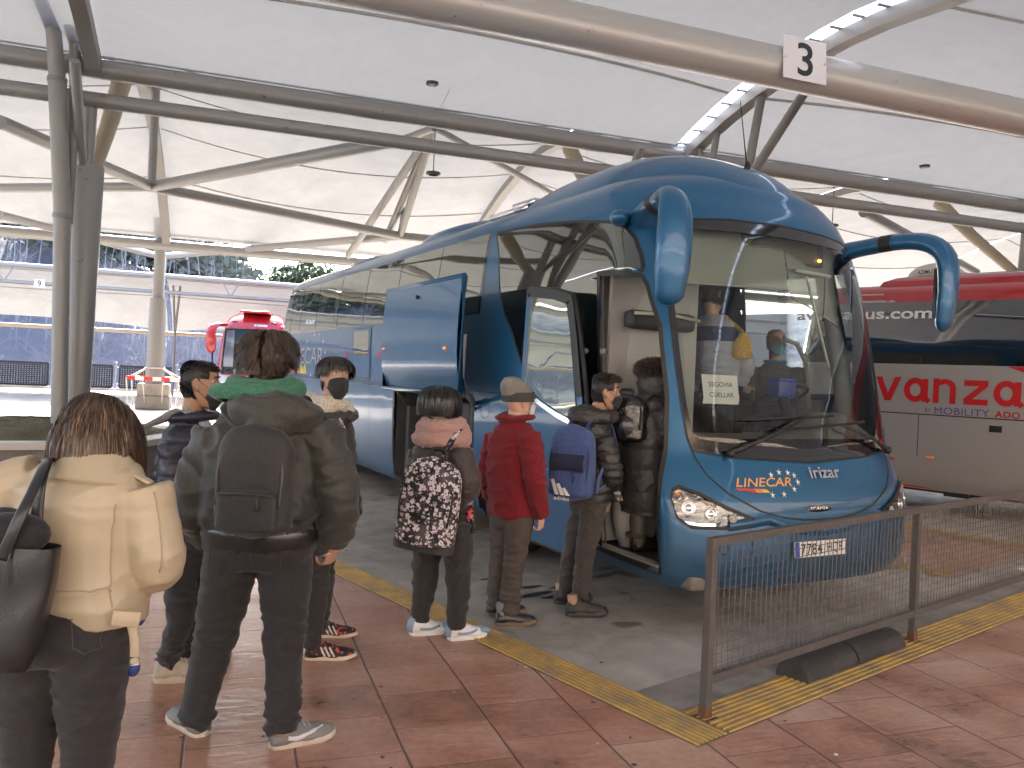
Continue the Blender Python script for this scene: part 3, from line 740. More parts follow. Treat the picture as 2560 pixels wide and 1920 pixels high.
    evergreen(575,655,94.,3.0,'broad olive green tree right of the dark conifer near the sun glare',1,'round')
    evergreen(765,652,84.,3.6,'spreading evergreen on the skyline above the rear of the blue coach',0,'round')
    evergreen(30,560,86.,5.0,'large olive evergreen at the left edge, above the far awning',1,'round')
    evergreen(110,555,98.,5.0,'tall pine left of the mast, above the far awning',0,'round')
    evergreen(285,570,96.,4.6,'pale olive evergreen between the thick column and the far slim column',1,'round')
    evergreen(340,585,84.,3.2,'dark bushy evergreen just left of the slim column on its block',0,'round')
    evergreen(100,868,50.,1.35,'small bright green conifer behind the dark boundary fence, under the far awning',1,'cone')
    evergreen(445,600,104.,4.,'dark pine rising behind the sun glare at the slim column',0,'round')
    evergreen(690,700,120.,4.,'bluish round evergreen low on the skyline left of the blue coach',0,'round')
    # boundary fence of dark perforated panels
    f0 = on_y(100, 968, 38.5); fd = EC
    fn = thing('boundary_fence', 'dark perforated metal panel fence along the far edge of the station', 'fence', (f0.x,f0.y,0), TH)
    dk = pmat('dark_fence_metal', (.028,.029,.033), .5, metal=.3); gl = pmat('galvanised_post', (.33,.36,.40), .4, metal=.6)
    W_ = (on_plane(690,930,f0,DC)-on_plane(290,930,f0,DC)).dot(EC)
    W_ = abs(W_)/1.5; W_ = 2.75
    st = (on_plane(286,930,f0,DC)-f0).dot(EC)
    con = pmat('kerb_concrete', (.26,.235,.19), .85, var=(1.,(.17,.16,.13)), bump=(12,.4))
    for k in range(-6, 9):
        x0 = st+k*W_-.0
        mb = MB(); pw = W_-.34; x1 = x0+.24; nx, nz_ = 22, 11; zb, zt = .12, 1.16
        for i in range(nx+1):
            xx = x1+pw*i/nx; w_ = .05 if 0 < i < nx else .09
            mb.box((xx,0,(zb+zt)/2), (w_,.02,zt-zb))
        for j in range(nz_+1):
            zz = zb+(zt-zb)*j/nz_; h_ = .045 if 0 < j < nz_ else .10
            mb.box((x1+pw/2,.004,zz), (pw,.016,h_))
        mb.build('panel', dk, fn, False)
        mb = MB(); mb.box((x0+.06,.04,.62), (.07,.07,1.25), None, .01); mb.ball((x0+.06,.04,1.29), .055, 8, 6); mb.tube([(x0+.06,.04,1.1),(x0+.24,0,1.1)], .018, 6); mb.tube([(x0+.06,.04,.3),(x0+.24,0,.3)], .018, 6)
        mb.build('post', gl, fn, False)
    kb = thing('kerb_wall', 'low stained concrete kerb wall under the dark boundary fence', 'wall', (f0.x,f0.y,0), TH)
    mb = MB(); mb.box((0,-.4,.02), (80,.9,.12), None, .03); mb.box((0,-.95,-.02), (80,.25,.14), None, .03); mb.build('kerb', con, kb, False)
    # the station building behind the viewer, met only in reflections
    bp = V((0,0,0))-DC*22.-EC*4.
    st_ = pmat('peach_stone_facade', (.30,.23,.17), .8, var=(.8,(.26,.20,.15)), bump=(8,.2)); wf = pmat('white_window_frame', (.75,.75,.74), .4); gls = pmat('dark_window_glass', (.02,.025,.03), .06, spec=.8)
    bd = thing('station_building', 'peach stone station building with a band of white framed windows', 'building', (bp.x,bp.y,0), TH)
    mb = MB(); mb.box((22,-4,6.5), (140,8,13.), None, .02); mb.build('wall', st_, bd, False)
    for k in range(20):
        x = -30+4*k
        for z0, h_ in ((.2,2.7),(4.6,1.7)):
            mb = MB()
            for sx in (-1.55,0,1.55): mb.box((x+sx,.05,z0+h_/2), (.12,.10,h_))
            for sz in (0,h_): mb.box((x,.06,z0+sz), (3.2,.13,.12))
            w_ = mb.build('window', wf, bd, False)
            mb = MB(); mb.box((x,.012,z0+h_/2), (3.0,.02,h_-.1)); mb.build('pane', gls, w_, False)
    mb = MB(); mb.box((0,.5,3.6), (64,1.2,.35), None, .03); mb.build('ledge', wf, bd, False)
    mb = MB(); mb.box((44,26,4.), (8,54,8.), None, .02); mb.build('wing', st_, bd, False)
    for k in range(12):
        y = 2.5+4.2*k
        for z0, h_ in ((.3,2.4),(4.2,1.9)):
            mb = MB()
            for sy in (-1.5,0,1.5): mb.box((39.95,y+sy,z0+h_/2), (.10,.14,h_))
            for sz in (0,h_): mb.box((39.94,y,z0+sz), (.13,3.2,.16))
            w_ = mb.build('window', wf, bd, False); mb = MB(); mb.box((39.985,y,z0+h_/2), (.02,2.9,h_-.1)); mb.build('pane', gls, w_, False)
    mb = MB(); mb.box((39.6,26,3.3), (.9,54,.5), None, .03); mb.build('ledge', wf, bd, False)

# ================================================================ things standing in the bay
def bay_things():
    rust = pmat('brown_painted_rail', (.085,.079,.075), .55, var=(9.,(.125,.10,.08),.52,.7), bump=(60,.15))
    rustf = pmat('rusty_foot', (.16,.075,.035), .85, var=(20.,(.07,.04,.03)), bump=(40,.4))
    wire = pmat('brown_mesh_wire', (.115,.102,.09), .55, metal=.2)
    b1 = to_bay(on_z(1728,1783)); b2 = to_bay(on_z(2312,1614))
    y = (b1[1]+b2[1])/2; x1, x2 = b1[0], b2[0]
    fr = thing('guard_rail', 'brown steel guard rail with square wire mesh in front of the blue coach', 'railing', bay(x1,y), BAYA)
    L_ = x2-x1; T = .045; HT = .915
    xs = [0, L_, 2*L_+.15, 3*L_+.3]
    for k, x in enumerate(xs):
        mb = MB(); mb.box((x,0,HT/2), (T,T,HT), None, .004); mb.build('post', rust, fr, False)
        mb = MB(); mb.box((x,0,.035), (T+.006,T+.006,.07), None, .004); mb.box((x,0,.006), (.11,.11,.012), None, .003); mb.build('foot', rustf, fr, False)
    for k in range(3):
        a, b = xs[k]+T/2, xs[k+1]-T/2; c = (a+b)/2; w = b-a
        mb = MB(); mb.box((c,0,HT-.02), (w,.042,.042), None, .003); mb.build('top_rail', rust, fr, False)
        mb = MB(); mb.box((c,0,.20), (w,.038,.045), None, .003); mb.build('bottom_rail', rust, fr, False)
        mb = MB(); n = int(w/.047)
        for i in range(1, n):
            x = a+w*i/n; j = .002*math.sin(i*1.7); mb.tube([(x,0,.22),(x+j,.004,.55),(x,0,HT-.03)], .0030, 4, cap=False)
        m = int((HT-.24)/.047)
        for i in range(1, m):
            z = .22+(HT-.26)*i/m; mb.tube([(a,.004,z),(c,.007,z-.006),(b,.004,z)], .0022, 4, cap=False)
        mb.build('mesh_infill', wire, fr, False)
    rub = pmat('worn_black_rubber', (.032,.030,.028), .62, var=(7.,(.06,.055,.05),.5,.72), bump=(50,.4), bump2=(6,.4))
    w1 = to_bay(on_z(2010,1712)); 
    e0 = to_bay(on_z(2018,1714)); e1 = to_bay(on_z(2318,1638))
    ln = (e1[0]-e0[0])/2
    for k in range(2):
        ws = thing('wheel_stop', ['worn black rubber wheel stop under the mesh rail, its end facing us','worn black rubber wheel stop under the mesh rail, butted against the second post'][k], 'wheel stop', bay(e0[0]+ln*(k+.5)-.01*(1-k), e0[1]+.10, .0), BAYA+RAD((1.2,-1.)[k]), 'wheel stops under the guard rail')
        prof = [(-.105,0),(-.105,.035),(-.085,.075),(-.045,.105),(.0,.115),(.045,.105),(.085,.075),(.105,.035),(.105,0)]
        mb = MB(); mb.rings([[V((x,p,z)) for p,z in prof] for x in (-ln/2+.006,-ln/2+.016,ln/2-.016,ln/2-.006)]); mb.build('rubber_block', rub, ws, auto=35, fix=True)
# ================================================================ the blue coach
PHI = RAD(27.9); BUS0 = V((2.345, 5.878, 0)); BE = V((math.cos(PHI), math.sin(PHI), 0)); BD = V((-math.sin(PHI), math.cos(PHI), 0))
NF = 2.7
T_W = [(.26,1.17),(.34,1.225),(.5,1.25),(.9,1.27),(1.4,1.275),(2.0,1.268),(2.5,1.245),(3.0,1.185),(3.14,1.155)]
T_F = [(.26,.15),(.34,.10),(.5,.075),(.7,.085),(.85,.11),(1.0,.165),(1.13,.225),(1.2,.255),(1.6,.345),(2.0,.425),(2.5,.53),(2.8,.60),(2.95,.645),(3.05,.69),(3.14,.75)]
T_D = [(.26,.40),(.9,.42),(1.2,.46),(2.0,.50),(2.6,.56),(3.14,.70)]
T_R = [(.26,12.55),(.6,12.72),(1.5,12.8),(2.5,12.82),(3.0,12.72),(3.14,12.62)]
def sW(z): return sinterp(T_W, z)
def sF(z): return sinterp(T_F, z)
def sD(z): return sinterp(T_D, z)
def sR(z): return sinterp(T_R, z)
DEGM = 60.
def shell(a, z, off=0.):
    """point of the body skin: |a|<90 round the front (degrees from the centre), beyond that along the side, 60 per metre; a<0 is the door side"""
    p = _shell(a, z)
    if off:
        da, dz = .4, .012
        n = (_shell(a+da,z)-_shell(a-da,z)).cross(_shell(a,z+dz)-_shell(a,z-dz))
        p = p+n.normalized()*off
    return p
def _shell(a, z):
    w, f, d = sW(z), sF(z), sD(z); sg = -1. if a < 0 else 1.; x = abs(a)
    if x <= 90.:
        sn, cs = math.sin(RAD(x)), math.cos(RAD(x)); r = (sn**NF+max(cs,0.)**NF)**(-1./NF)
        return V((sg*w*r*sn, f+d-d*r*cs, z))
    return V((sg*w, f+d+(x-90.)/DEGM, z))
def a_of_s(s, z, side=-1):
    f, d = sF(z), sD(z); k = (s-f)/d
    if k >= 1.: return side*(90.+(s-f-d)*DEGM)
    c = max(0., 1.-k); t = (1-c**NF)**(1./NF)
    return side*math.degrees(math.atan2(t, c))
def a_of_w(w, z):
    t = min(.99999, abs(w)/sW(z)); c = (1-t**NF)**(1./NF); return math.copysign(math.degrees(math.atan2(t, c)), w)
def on_shell(u, v):
    """where the ray through photo pixel (u, v) meets the skin: (a, z)"""
    A, B = lev(u, v); r = V((A/F, 1., -B/F)); o = V((0,0,EYE))
    def loc(t):
        p = o+r*t; q = p-BUS0; return q.dot(BE), q.dot(BD), p.z
    def inside(t):
        w, s, z = loc(t)
        if z < .26 or z > 3.14 or abs(w) >= sW(z): return False
        return s > sF(z)+sD(z)*(1-(1-(abs(w)/sW(z))**NF)**(1./NF)) and s < sR(z)
    t = 3.
    while t < 22. and not inside(t): t += .01
    if t >= 22: return None
    lo, hi = t-.01, t
    for _ in range(30):
        m = (lo+hi)/2
        if inside(m): hi = m
        else: lo = m
    w, s, z = loc(hi)
    if s < sF(z)+sD(z): a = math.copysign(math.degrees(math.atan2(abs(w)/sW(z), 1-(s-sF(z))/sD(z))), w)
    else: a = math.copysign(90+(s-sF(z)-sD(z))*DEGM, w)
    return round(a,1), round(z,3), round(w,3), round(s,3)
def mat_paint(name, c, c2, coat=1., metal=.35, rough=.34):
    m = bpy.data.materials.new(name); nt, N, L = nodes_of(m)
    out = N.new('ShaderNodeOutputMaterial'); b = N.new('ShaderNodeBsdfPrincipled'); L.new(b.outputs[0], out.inputs[0])
    tc = N.new('ShaderNodeTexCoord')
    n = N.new('ShaderNodeTexNoise'); n.inputs['Scale'].default_value = 2.2; n.inputs['Detail'].default_value = 7.; n.inputs['Roughness'].default_value = .65; L.new(tc.outputs['Object'], n.inputs['Vector'])
    # road dirt, thicker low down
    sp = N.new('ShaderNodeSeparateXYZ'); L.new(tc.outputs['Object'], sp.inputs[0])
    mr = N.new('ShaderNodeMapRange'); mr.inputs['From Min'].default_value = .95; mr.inputs['From Max'].default_value = .25; mr.inputs['To Min'].default_value = .03; mr.inputs['To Max'].default_value = .6; L.new(sp.outputs[2], mr.inputs[0])
    fac = math_node(N, L, 'MULTIPLY', mr.outputs[0], n.outputs['Fac'])
    mc = N.new('ShaderNodeMix'); mc.data_type = 'RGBA'; L.new(fac, mc.inputs[0]); mc.inputs[6].default_value = hexrgb(c); mc.inputs[7].default_value = hexrgb(c2)
    L.new(mc.outputs[2], b.inputs['Base Color']); b.inputs['Metallic'].default_value = metal; b.inputs['Roughness'].default_value = rough
    b.inputs['Coat Weight'].default_value = coat; b.inputs['Coat Roughness'].default_value = .04
    w = N.new('ShaderNodeTexNoise'); w.inputs['Scale'].default_value = 1.7; w.inputs['Detail'].default_value = 1.; L.new(tc.outputs['Object'], w.inputs['Vector'])
    bp = N.new('ShaderNodeBump'); bp.inputs['Strength'].default_value = .12; bp.inputs['Distance'].default_value = .03; L.new(w.outputs['Fac'], bp.inputs['Height'])
    L.new(bp.outputs[0], b.inputs['Normal']); L.new(bp.outputs[0], b.inputs['Coat Normal'])
    return m
def mat_mirror_glass(name, dark, base=.30, wave=.16, scale=1.1, tint=(.80,.80,.76), top=.95):
    m = bpy.data.materials.new(name); nt, N, L = nodes_of(m)
    out = N.new('ShaderNodeOutputMaterial'); b = N.new('ShaderNodeBsdfPrincipled'); g = N.new('ShaderNodeBsdfGlossy'); mx = N.new('ShaderNodeMixShader')
    b.inputs['Base Color'].default_value = hexrgb(dark); b.inputs['Roughness'].default_value = .04; b.inputs['Specular IOR Level'].default_value = .6
    g.inputs['Roughness'].default_value = .012; g.inputs['Color'].default_value = hexrgb(tint)
    lw = N.new('ShaderNodeLayerWeight'); lw.inputs[0].default_value = .45
    mr = N.new('ShaderNodeMapRange'); mr.inputs['To Min'].default_value = base; mr.inputs['To Max'].default_value = top; L.new(lw.outputs['Facing'], mr.inputs[0])
    L.new(mr.outputs[0], mx.inputs[0]); L.new(b.outputs[0], mx.inputs[1]); L.new(g.outputs[0], mx.inputs[2]); L.new(mx.outputs[0], out.inputs[0])
    tc = N.new('ShaderNodeTexCoord'); n = N.new('ShaderNodeTexNoise'); n.inputs['Scale'].default_value = scale; n.inputs['Detail'].default_value = 1.5; L.new(tc.outputs['Object'], n.inputs['Vector'])
    bp = N.new('ShaderNodeBump'); bp.inputs['Strength'].default_value = wave; bp.inputs['Distance'].default_value = .03; L.new(n.outputs['Fac'], bp.inputs['Height'])
    for q in (b, g): L.new(bp.outputs[0], q.inputs['Normal'])
    return m
def mat_clear_glass(name, tint=(.80,.87,.82), refl=1.0, ior=1.5):
    m = bpy.data.materials.new(name); nt, N, L = nodes_of(m)
    out = N.new('ShaderNodeOutputMaterial'); t = N.new('ShaderNodeBsdfTransparent'); g = N.new('ShaderNodeBsdfGlossy'); mx = N.new('ShaderNodeMixShader'); fr = N.new('ShaderNodeFresnel')
    t.inputs[0].default_value = hexrgb(tint); g.inputs['Roughness'].default_value = .01; g.inputs['Color'].default_value = (.9,.9,.9,1); fr.inputs[0].default_value = ior
    fac = math_node(N, L, 'MULTIPLY', fr.outputs[0], refl)
    L.new(fac, mx.inputs[0]); L.new(t.outputs[0], mx.inputs[1]); L.new(g.outputs[0], mx.inputs[2]); L.new(mx.outputs[0], out.inputs[0]); return m
BLUE = mat_paint('metallic_blue_paint', (.0085,.105,.235), (.11,.125,.13), coat=.5, metal=.3, rough=.36)
SGLASS = mat_mirror_glass('dark_reflective_glass', (.010,.012,.012), .17, tint=(.50,.52,.47), top=.72)
WGLASS = mat_clear_glass('greenish_windscreen_glass', (.86,.92,.88), 1.3, 1.56)
BLACK = pmat('black_rubber', (.012,.012,.012), .5)
GLOSSB = pmat('gloss_black_band', (.010,.010,.011), .08, coat=1.)
CHROME = pmat('bright_chrome', (.78,.79,.80), .10, metal=1.)
GREYP = pmat('grey_interior_panel', (.40,.40,.385), .6, var=(3.,(.35,.35,.34)))
LGREYP = pmat('pale_interior_panel', (.52,.53,.49), .6)
DGREYP = pmat('dark_interior_panel', (.055,.056,.06), .7, bump=(80,.2))
AMBER = pmat('amber_lens', (.75,.24,.03), .2, coat=1., emit=(.9,.25,.02), estr=.02)

def poly_at(poly, z):
    xs = []
    n = len(poly)
    for i in range(n):
        (x0,z0),(x1,z1) = poly[i], poly[(i+1)%n]
        if (z0 <= z < z1) or (z1 <= z < z0): xs.append(x0+(x1-x0)*(z-z0)/(z1-z0))
    return (min(xs), max(xs)) if len(xs) >= 2 else None
def inpoly(poly, x, z):
    c = False; n = len(poly)
    for i in range(n):
        (x0,z0),(x1,z1) = poly[i], poly[(i+1)%n]
        if (z0 > z) != (z1 > z) and x < x0+(x1-x0)*(z-z0)/(z1-z0): c = not c
    return c
def dense(poly, closed=True, k=6):
    out = []; n = len(poly)
    for i in range(n if closed else n-1):
        p, q = poly[i], poly[(i+1)%n]
        for j in range(k): out.append((p[0]+(q[0]-p[0])*j/k, p[1]+(q[1]-p[1])*j/k))
    if not closed: out.append(poly[-1])
    return out
def round_poly(poly, it=2):
    for _ in range(it):
        n = len(poly); q = []
        for i in range(n):
            a, b = poly[i], poly[(i+1)%n]; q += [(a[0]*.75+b[0]*.25, a[1]*.75+b[1]*.25), (a[0]*.25+b[0]*.75, a[1]*.25+b[1]*.75)]
        poly = q
    return poly
def patch(mb, poly, fn, off, nz=40, nx=24):
    """fills a closed outline in (x, z), one span per row, on the surface fn(x, z, off)"""
    z0 = min(p[1] for p in poly); z1 = max(p[1] for p in poly); rows = []
    for i in range(nz+1):
        z = z0+(z1-z0)*(i/nz); z = min(max(z, z0+1e-4), z1-1e-4); r = poly_at(poly, z)
        if r is None: continue
        rows.append([fn(r[0]+(r[1]-r[0])*j/nx, z, off) for j in range(nx+1)])
    mb.grid(rows)
def band(mb, line, fn, w0, w1, off, closed=True, xs=1.0):
    """ribbon along a line in (x, z) from offset w0 to w1 (metres) sideways; xs = metres per x unit"""
    n = len(line); rows = []
    for i in range(n):
        a = line[(i-1)%n] if closed else line[max(0,i-1)]; b = line[(i+1)%n] if closed else line[min(n-1,i+1)]
        dx, dz = (b[0]-a[0])*xs, b[1]-a[1]; l = math.hypot(dx, dz) or 1.; nx, nz = -dz/l, dx/l; x, z = line[i]
        rows.append([fn(x+nx*w/xs, z+nz*w, off) for w in (w0, w0+(w1-w0)*.5, w1)])
    if closed: rows.append(rows[0])
    mb.grid(rows)
def skin(a, z, off): return shell(a, z, off)
def sideL(s, z, off): return shell(a_of_s(s, z, -1), z, off)
def sideR(s, z, off): return shell(a_of_s(s, z, 1), z, off)
def front(w, z, off): return shell(a_of_w(w, z), z, off)
AXS = .021      # metres per degree round the front corner, roughly

WS = [(-46,2.90),(-24,2.94),(0,2.955),(24,2.94),(46,2.90),(49.5,2.80),(50.5,2.3),(49.5,1.85),(48.5,1.54),(47.5,1.30),(45.8,1.21),(29,1.165),(0,1.132),(-29,1.165),(-45.8,1.21),(-47.5,1.30),(-48.5,1.54),(-49.5,1.85),(-50.5,2.3),(-49.5,2.80)]
GL = [(-44,2.84),(0,2.868),(44,2.84),(47.4,2.77),(48.3,2.3),(47.4,1.85),(46.6,1.54),(45.5,1.33),(43,1.285),(29,1.25),(0,1.218),(-29,1.25),(-43,1.285),(-45.5,1.33),(-46.6,1.54),(-47.4,1.85),(-48.3,2.3),(-47.4,2.77)]
DOOR = [(1.27,2.50),(1.05,2.49),(.80,2.455),(.757,2.385),(.725,2.30),(.640,2.09),(.522,1.58),(.460,1.2),(.408,.9),(.376,.38),(1.08,.38),(1.10,1.5),(1.17,1.8)]
SIDEG = [(3.27,3.10),(2.37,3.06),(1.7,2.99),(1.22,2.915),(1.03,2.85),(.925,2.757),(.845,2.62),(.80,2.50),(1.30,2.52),(1.22,2.2),(1.18,1.8),(1.14,1.5),(1.14,1.33),(1.35,1.35),(1.9,1.44),(2.2,1.57),(2.45,1.80),(2.65,2.07),(2.85,2.27),(3.0,2.52),(3.12,2.85)]
BAY = [(3.46,.34),(5.78,.34),(5.78,1.43),(3.46,1.43)]
RWIN = [(.90,1.62),(2.3,1.55),(2.3,2.75),(1.02,2.75),(.92,2.4)]
WHEELS = (2.72, 8.95, 10.35)

def coach():
    R = thing('coach', 'blue metallic coach with its door and luggage hatch open, passengers queuing beside it', 'coach', BUS0, PHI)
    # ---- skin, cut where it is open
    zs = [.26+.036*i for i in range(80)]; zs = [z for z in zs if z < 3.13]+[3.14]
    def ring(z, wf=None, ff=None, df=None, rf=None):
        w, f, d, r = (wf or sW(z)), (ff or sF(z)), (df or sD(z)), (rf or sR(z)); pts = []
        fr = [i*2.5 for i in range(0, 36)]
        half = []
        for x in fr:
            sn, cs = math.sin(RAD(x)), math.cos(RAD(x)); q = (sn**NF+cs**NF)**(-1./NF); half.append((w*q*sn, f+d-d*q*cs))
        s0 = f+d; s1 = r-.40
        for i in range(0, 161): half.append((w, s0+(s1-s0)*i/160))
        for i in range(1, 11):
            a = RAD(9*i); q = (math.sin(a)**3.2+math.cos(a)**3.2)**(-1/3.2); half.append((w*q*math.cos(a), s1+.40*q*math.sin(a)))
        left = [V((-x,s,z)) for x,s in half[1:]][::-1]
        return [V((x,s,z)) for x,s in half]+left[1:]
    rings = [ring(z) for z in zs]
    for z,w,f,d,r in ((3.19,1.125,.775,.75,12.58),(3.24,1.08,.80,.80,12.54),(3.30,1.0,.86,.86,12.45),(3.36,.88,.94,.95,12.35),(3.40,.75,1.05,1.05,12.25),(3.43,.58,1.2,1.1,12.1),(3.445,.35,1.5,1.1,11.9)):
        rings.append(ring(z,w,f,d,r))
    n = len(rings[0]); vs = [p for r in rings for p in r]; fs = []
    for i in range(len(rings)-1):
        for j in range(n):
            q = (i*n+j, i*n+(j+1)%n, (i+1)*n+(j+1)%n, (i+1)*n+j)
            c = (vs[q[0]]+vs[q[1]]+vs[q[2]]+vs[q[3]])/4
            if c.z < 3.0:
                fz, dz = sF(c.z), sD(c.z)
                if c.y < fz+dz:
                    a = math.degrees(math.atan2(abs(c.x)/sW(c.z), 1-(c.y-fz)/dz))*(1 if c.x > 0 else -1)
                    if inpoly(GLX, a, c.z): continue
                if c.x < 0 and (inpoly(DOOR, c.y, c.z) or inpoly(BAY, c.y, c.z)): continue
                if c.x > 0 and inpoly(RWIN, c.y, c.z): continue
                if any((c.y-s)**2+(c.z-.50)**2 < .56**2 for s in WHEELS) and abs(c.x) > .9: continue
            fs.append(q)
    fs.append(tuple(range((len(rings)-1)*n, len(rings)*n)))
    mb = MB(); mb.add(vs, fs); mb.build('body', BLUE, R, fix=True, auto=50)
    # ---- roof: streamlined front dome and roof units behind it
    def dome(cx, cy, rw, rs, z0, h, e1, e2, name, mat, n=48, m=14, nx=2.4, back=None):
        rows = []
        for i in range(m+1):
            rho = 1-(i/m)**1.5; row = []
            for j in range(n):
                t = 2*math.pi*j/n; c, s_ = math.cos(t), math.sin(t); q = (abs(c)**nx+abs(s_)**nx)**(-1/nx)
                row.append(V((cx+rw*rho*q*c, cy+(back if back and s_ > 0 else rs)*rho*q*s_, z0+h*(max(0., 1-rho**e1))**e2)))
            rows.append(row)
        mb = MB(); mb.rings(rows, cap=True); mb.build(name, mat, R, fix=True)
    dome(0, 2.15, 1.02, 1.36, 3.17, .535, 2.8, .66, 'roof_dome', BLUE, 56, 16, 2.6, 2.25)
    dome(0, 5.6, .86, 1.5, 3.36, .20, 5., .5, 'roof_unit', BLUE)
    dome(.0, 9.2, .80, 1.3, 3.38, .16, 5., .5, 'roof_hatch', BLUE)
    mb = MB(); mb.box((-.62,3.55,3.50), (.25,.5,.06), None, .02); mb.box((-.72,3.9,3.46), (.05,.9,.05), None, .01); mb.build('roof_rail', CHROME, R)
    mb = MB(); c0 = V((.10,1.12,3.50)); mb.tube([c0,c0+V((0,0,.06)),c0+V((.0,.02,.10))], [.03,.02,.006], 8); mb.tube([c0+V((0,.02,.1)),c0+V((-.02,.1,.62))], [.006,.003], 6); mb.build('aerial', BLACK, R)
    # ---- windscreen
    P = round_poly(dense(GL, True, 3), 1); Q = round_poly(dense(WS, True, 3), 1)
    mb = MB(); patch(mb, P, skin, .004, 56, 40); ws = mb.build('windscreen', WGLASS, R)
    mb = MB()
    rows = []
    for (x,z) in Q: pass
    m_ = len(P)
    inner = dense(GL, True, 8); outer = resample_like(inner, Q)
    for k in range(len(inner)+1):
        a, b = inner[k%len(inner)], outer[k%len(inner)]
        rows.append([skin(a[0]+(b[0]-a[0])*t, a[1]+(b[1]-a[1])*t, .007) for t in (-.12,.25,.6,1.0)])
    mb.grid(rows); mb.build('windscreen_surround', GLOSSB, ws)
    mb = MB(); band(mb, dense(WS, True, 5), skin, -.008, .006, .009, True, AXS); mb.build('windscreen_seal', BLACK, ws)
    # wipers
    for px, tip, ba, bb, nm in (((-33,1.185),(-.5,1.46),(-27,1.43),(14,1.475),0),((43,1.20),(15,1.40),(-14,1.365),(30,1.43),1)):
        mb = MB(); p0, p1 = skin(px[0],px[1],.05), skin(tip[0],tip[1],.07); pm = skin((px[0]*.55+tip[0]*.45), px[1]*.55+tip[1]*.45, .085)
        mb.tube([p0,p0.lerp(pm,.25),pm,p1], [.024,.02,.013,.009], 8, flat=.6); mb.ball(p0, .032, 10, 8)
        pts = [skin(ba[0]+(bb[0]-ba[0])*t/8, ba[1]+(bb[1]-ba[1])*t/8, .03) for t in range(9)]; mb.tube(pts, .010, 6)
        mb.build('wiper', BLACK, R)
    # ---- seams of the nose
    seam_ = [(-47,1.29),(-45.5,1.17),(-42.6,1.047),(-36.4,.932),(-25.5,.81),(-16,.757),(-8,.737),(0,.732),(8,.737),(16,.757),(25.5,.81),(36.4,.932),(42.6,1.047),(45.5,1.17),(47,1.29)]
    mb = MB(); band(mb, dense(seam_, False, 4), skin, -.006, .006, .003, False, AXS); mb.build('nose_panel_seam', BLACK, R)
    mb = MB()   # bumper shelf: a raised lip under the nose panel
    lip = [(-38,.705),(-30,.725),(-23,.745),(-17,.70),(-11,.662),(0,.648),(11,.662),(17,.70),(23,.745),(30,.725),(38,.705)]
    ln = dense(lip, False, 4); rows = []
    for (a,z) in ln: rows.append([skin(a,z+dz,o) for dz,o in ((.045,.002),(.03,.018),(.008,.028),(-.012,.016),(-.03,.002))])
    mb.grid(rows); mb.build('bumper_lip', BLUE, R)
    mb = MB(); band(mb, [(-30,.69),(-29,.55),(-32,.40),(-33,.30)], skin, -.003, .003, .003, False, AXS); mb.build('bumper_seam', BLACK, R)
    mb = MB(); band(mb, [(30,.69),(29,.55),(32,.40),(33,.30)], skin, -.003, .003, .003, False, AXS); mb.build('bumper_seam', BLACK, R)
    # headlights
    HL = [(-62.5,.887),(-60.5,.94),(-56.3,.965),(-47.8,.922),(-39,.842),(-29,.758),(-28.2,.742),(-31,.716),(-39.7,.70),(-53.5,.705),(-60.5,.765)]
    lensg = mat_clear_glass('headlight_lens', (.95,.96,.96), .9, 1.45); refl = pmat('headlight_reflector', (.22,.22,.22), .22, metal=1., bump=(16,.5,1.,.02)); chr_ = CHROME
    for sg in (-1, 1):
        pl = [(a*-sg,z) for a,z in HL]; rp = round_poly(pl, 2)
        h = MB(); patch(h, rp, skin, .004, 26, 20); ho = h.build('headlight', refl, R)
        mb = MB(); patch(mb, rp, skin, .018, 20, 18); mb.build('lens', lensg, ho)
        mb = MB(); band(mb, dense(pl, True, 4), skin, -.010, .012, .02, True, AXS); mb.build('lens_rim', BLACK, ho)
        for (a,z,r_) in ((-54,.83,.052),(-44.5,.795,.045),(-59,.83,.030),(-36.5,.765,.03)):
            mb = MB(); c = skin(a*-sg, z, .006); nrm = (skin(a*-sg,z,.1)-c).normalized()
            for k, (rr_, o_) in enumerate(((r_,.0),(r_*.92,.012),(r_*.6,.004),(r_*.5,.011),(.004,.013))):
                pass
            q = nrm.to_track_quat('Z','Y').to_matrix()
            rg = [[c+q @ V((rr_*math.cos(t),rr_*math.sin(t),o_)) for t in [2*math.pi*j/20 for j in range(20)]] for rr_, o_ in ((r_,0.),(r_*.96,.014),(r_*.82,.014),(r_*.66,.003),(r_*.5,.004),(r_*.42,.013),(r_*.1,.016))]
            mb.rings(rg); mb.build('lamp_bowl', chr_ if r_ > .04 else LGREYP, ho)
        mb = MB(); c = skin(-58.*-sg,.915,.008); mb.ball(c, (.02,.012,.014), 8, 6); mb.build('indicator', AMBER, ho)
        drl = pmat('daylight_led', (.9,.92,.95), .2, emit=(.95,.97,1.), estr=.35)
        mb = MB(); band(mb, dense([(a*-sg,z) for a,z in ((-57,.735),(-50,.722),(-43,.722))], False, 4), skin, -.008, .008, .012, False, AXS); mb.build('daylight_strip', drl, ho)
    # plate
    tag_w, tag_h = .52, .11
    pw_ = pmat('plate_white', (.80,.80,.77), .35); pb_ = pmat('plate_blue', (.02,.10,.55), .4); pk_ = pmat('plate_black', (.02,.02,.02), .45)
    pc = V((-.04,.055,.533)); M = Matrix.Rotation(RAD(-6),3,'X')
    def onplate(x, y, o=0.): return pc+M @ V((x, -o, y))
    mb = MB(); vs_ = [onplate(x,y,o) for o in (0.,.006) for x,y in ((-.26,-.055),(.26,-.055),(.26,.055),(-.26,.055))]
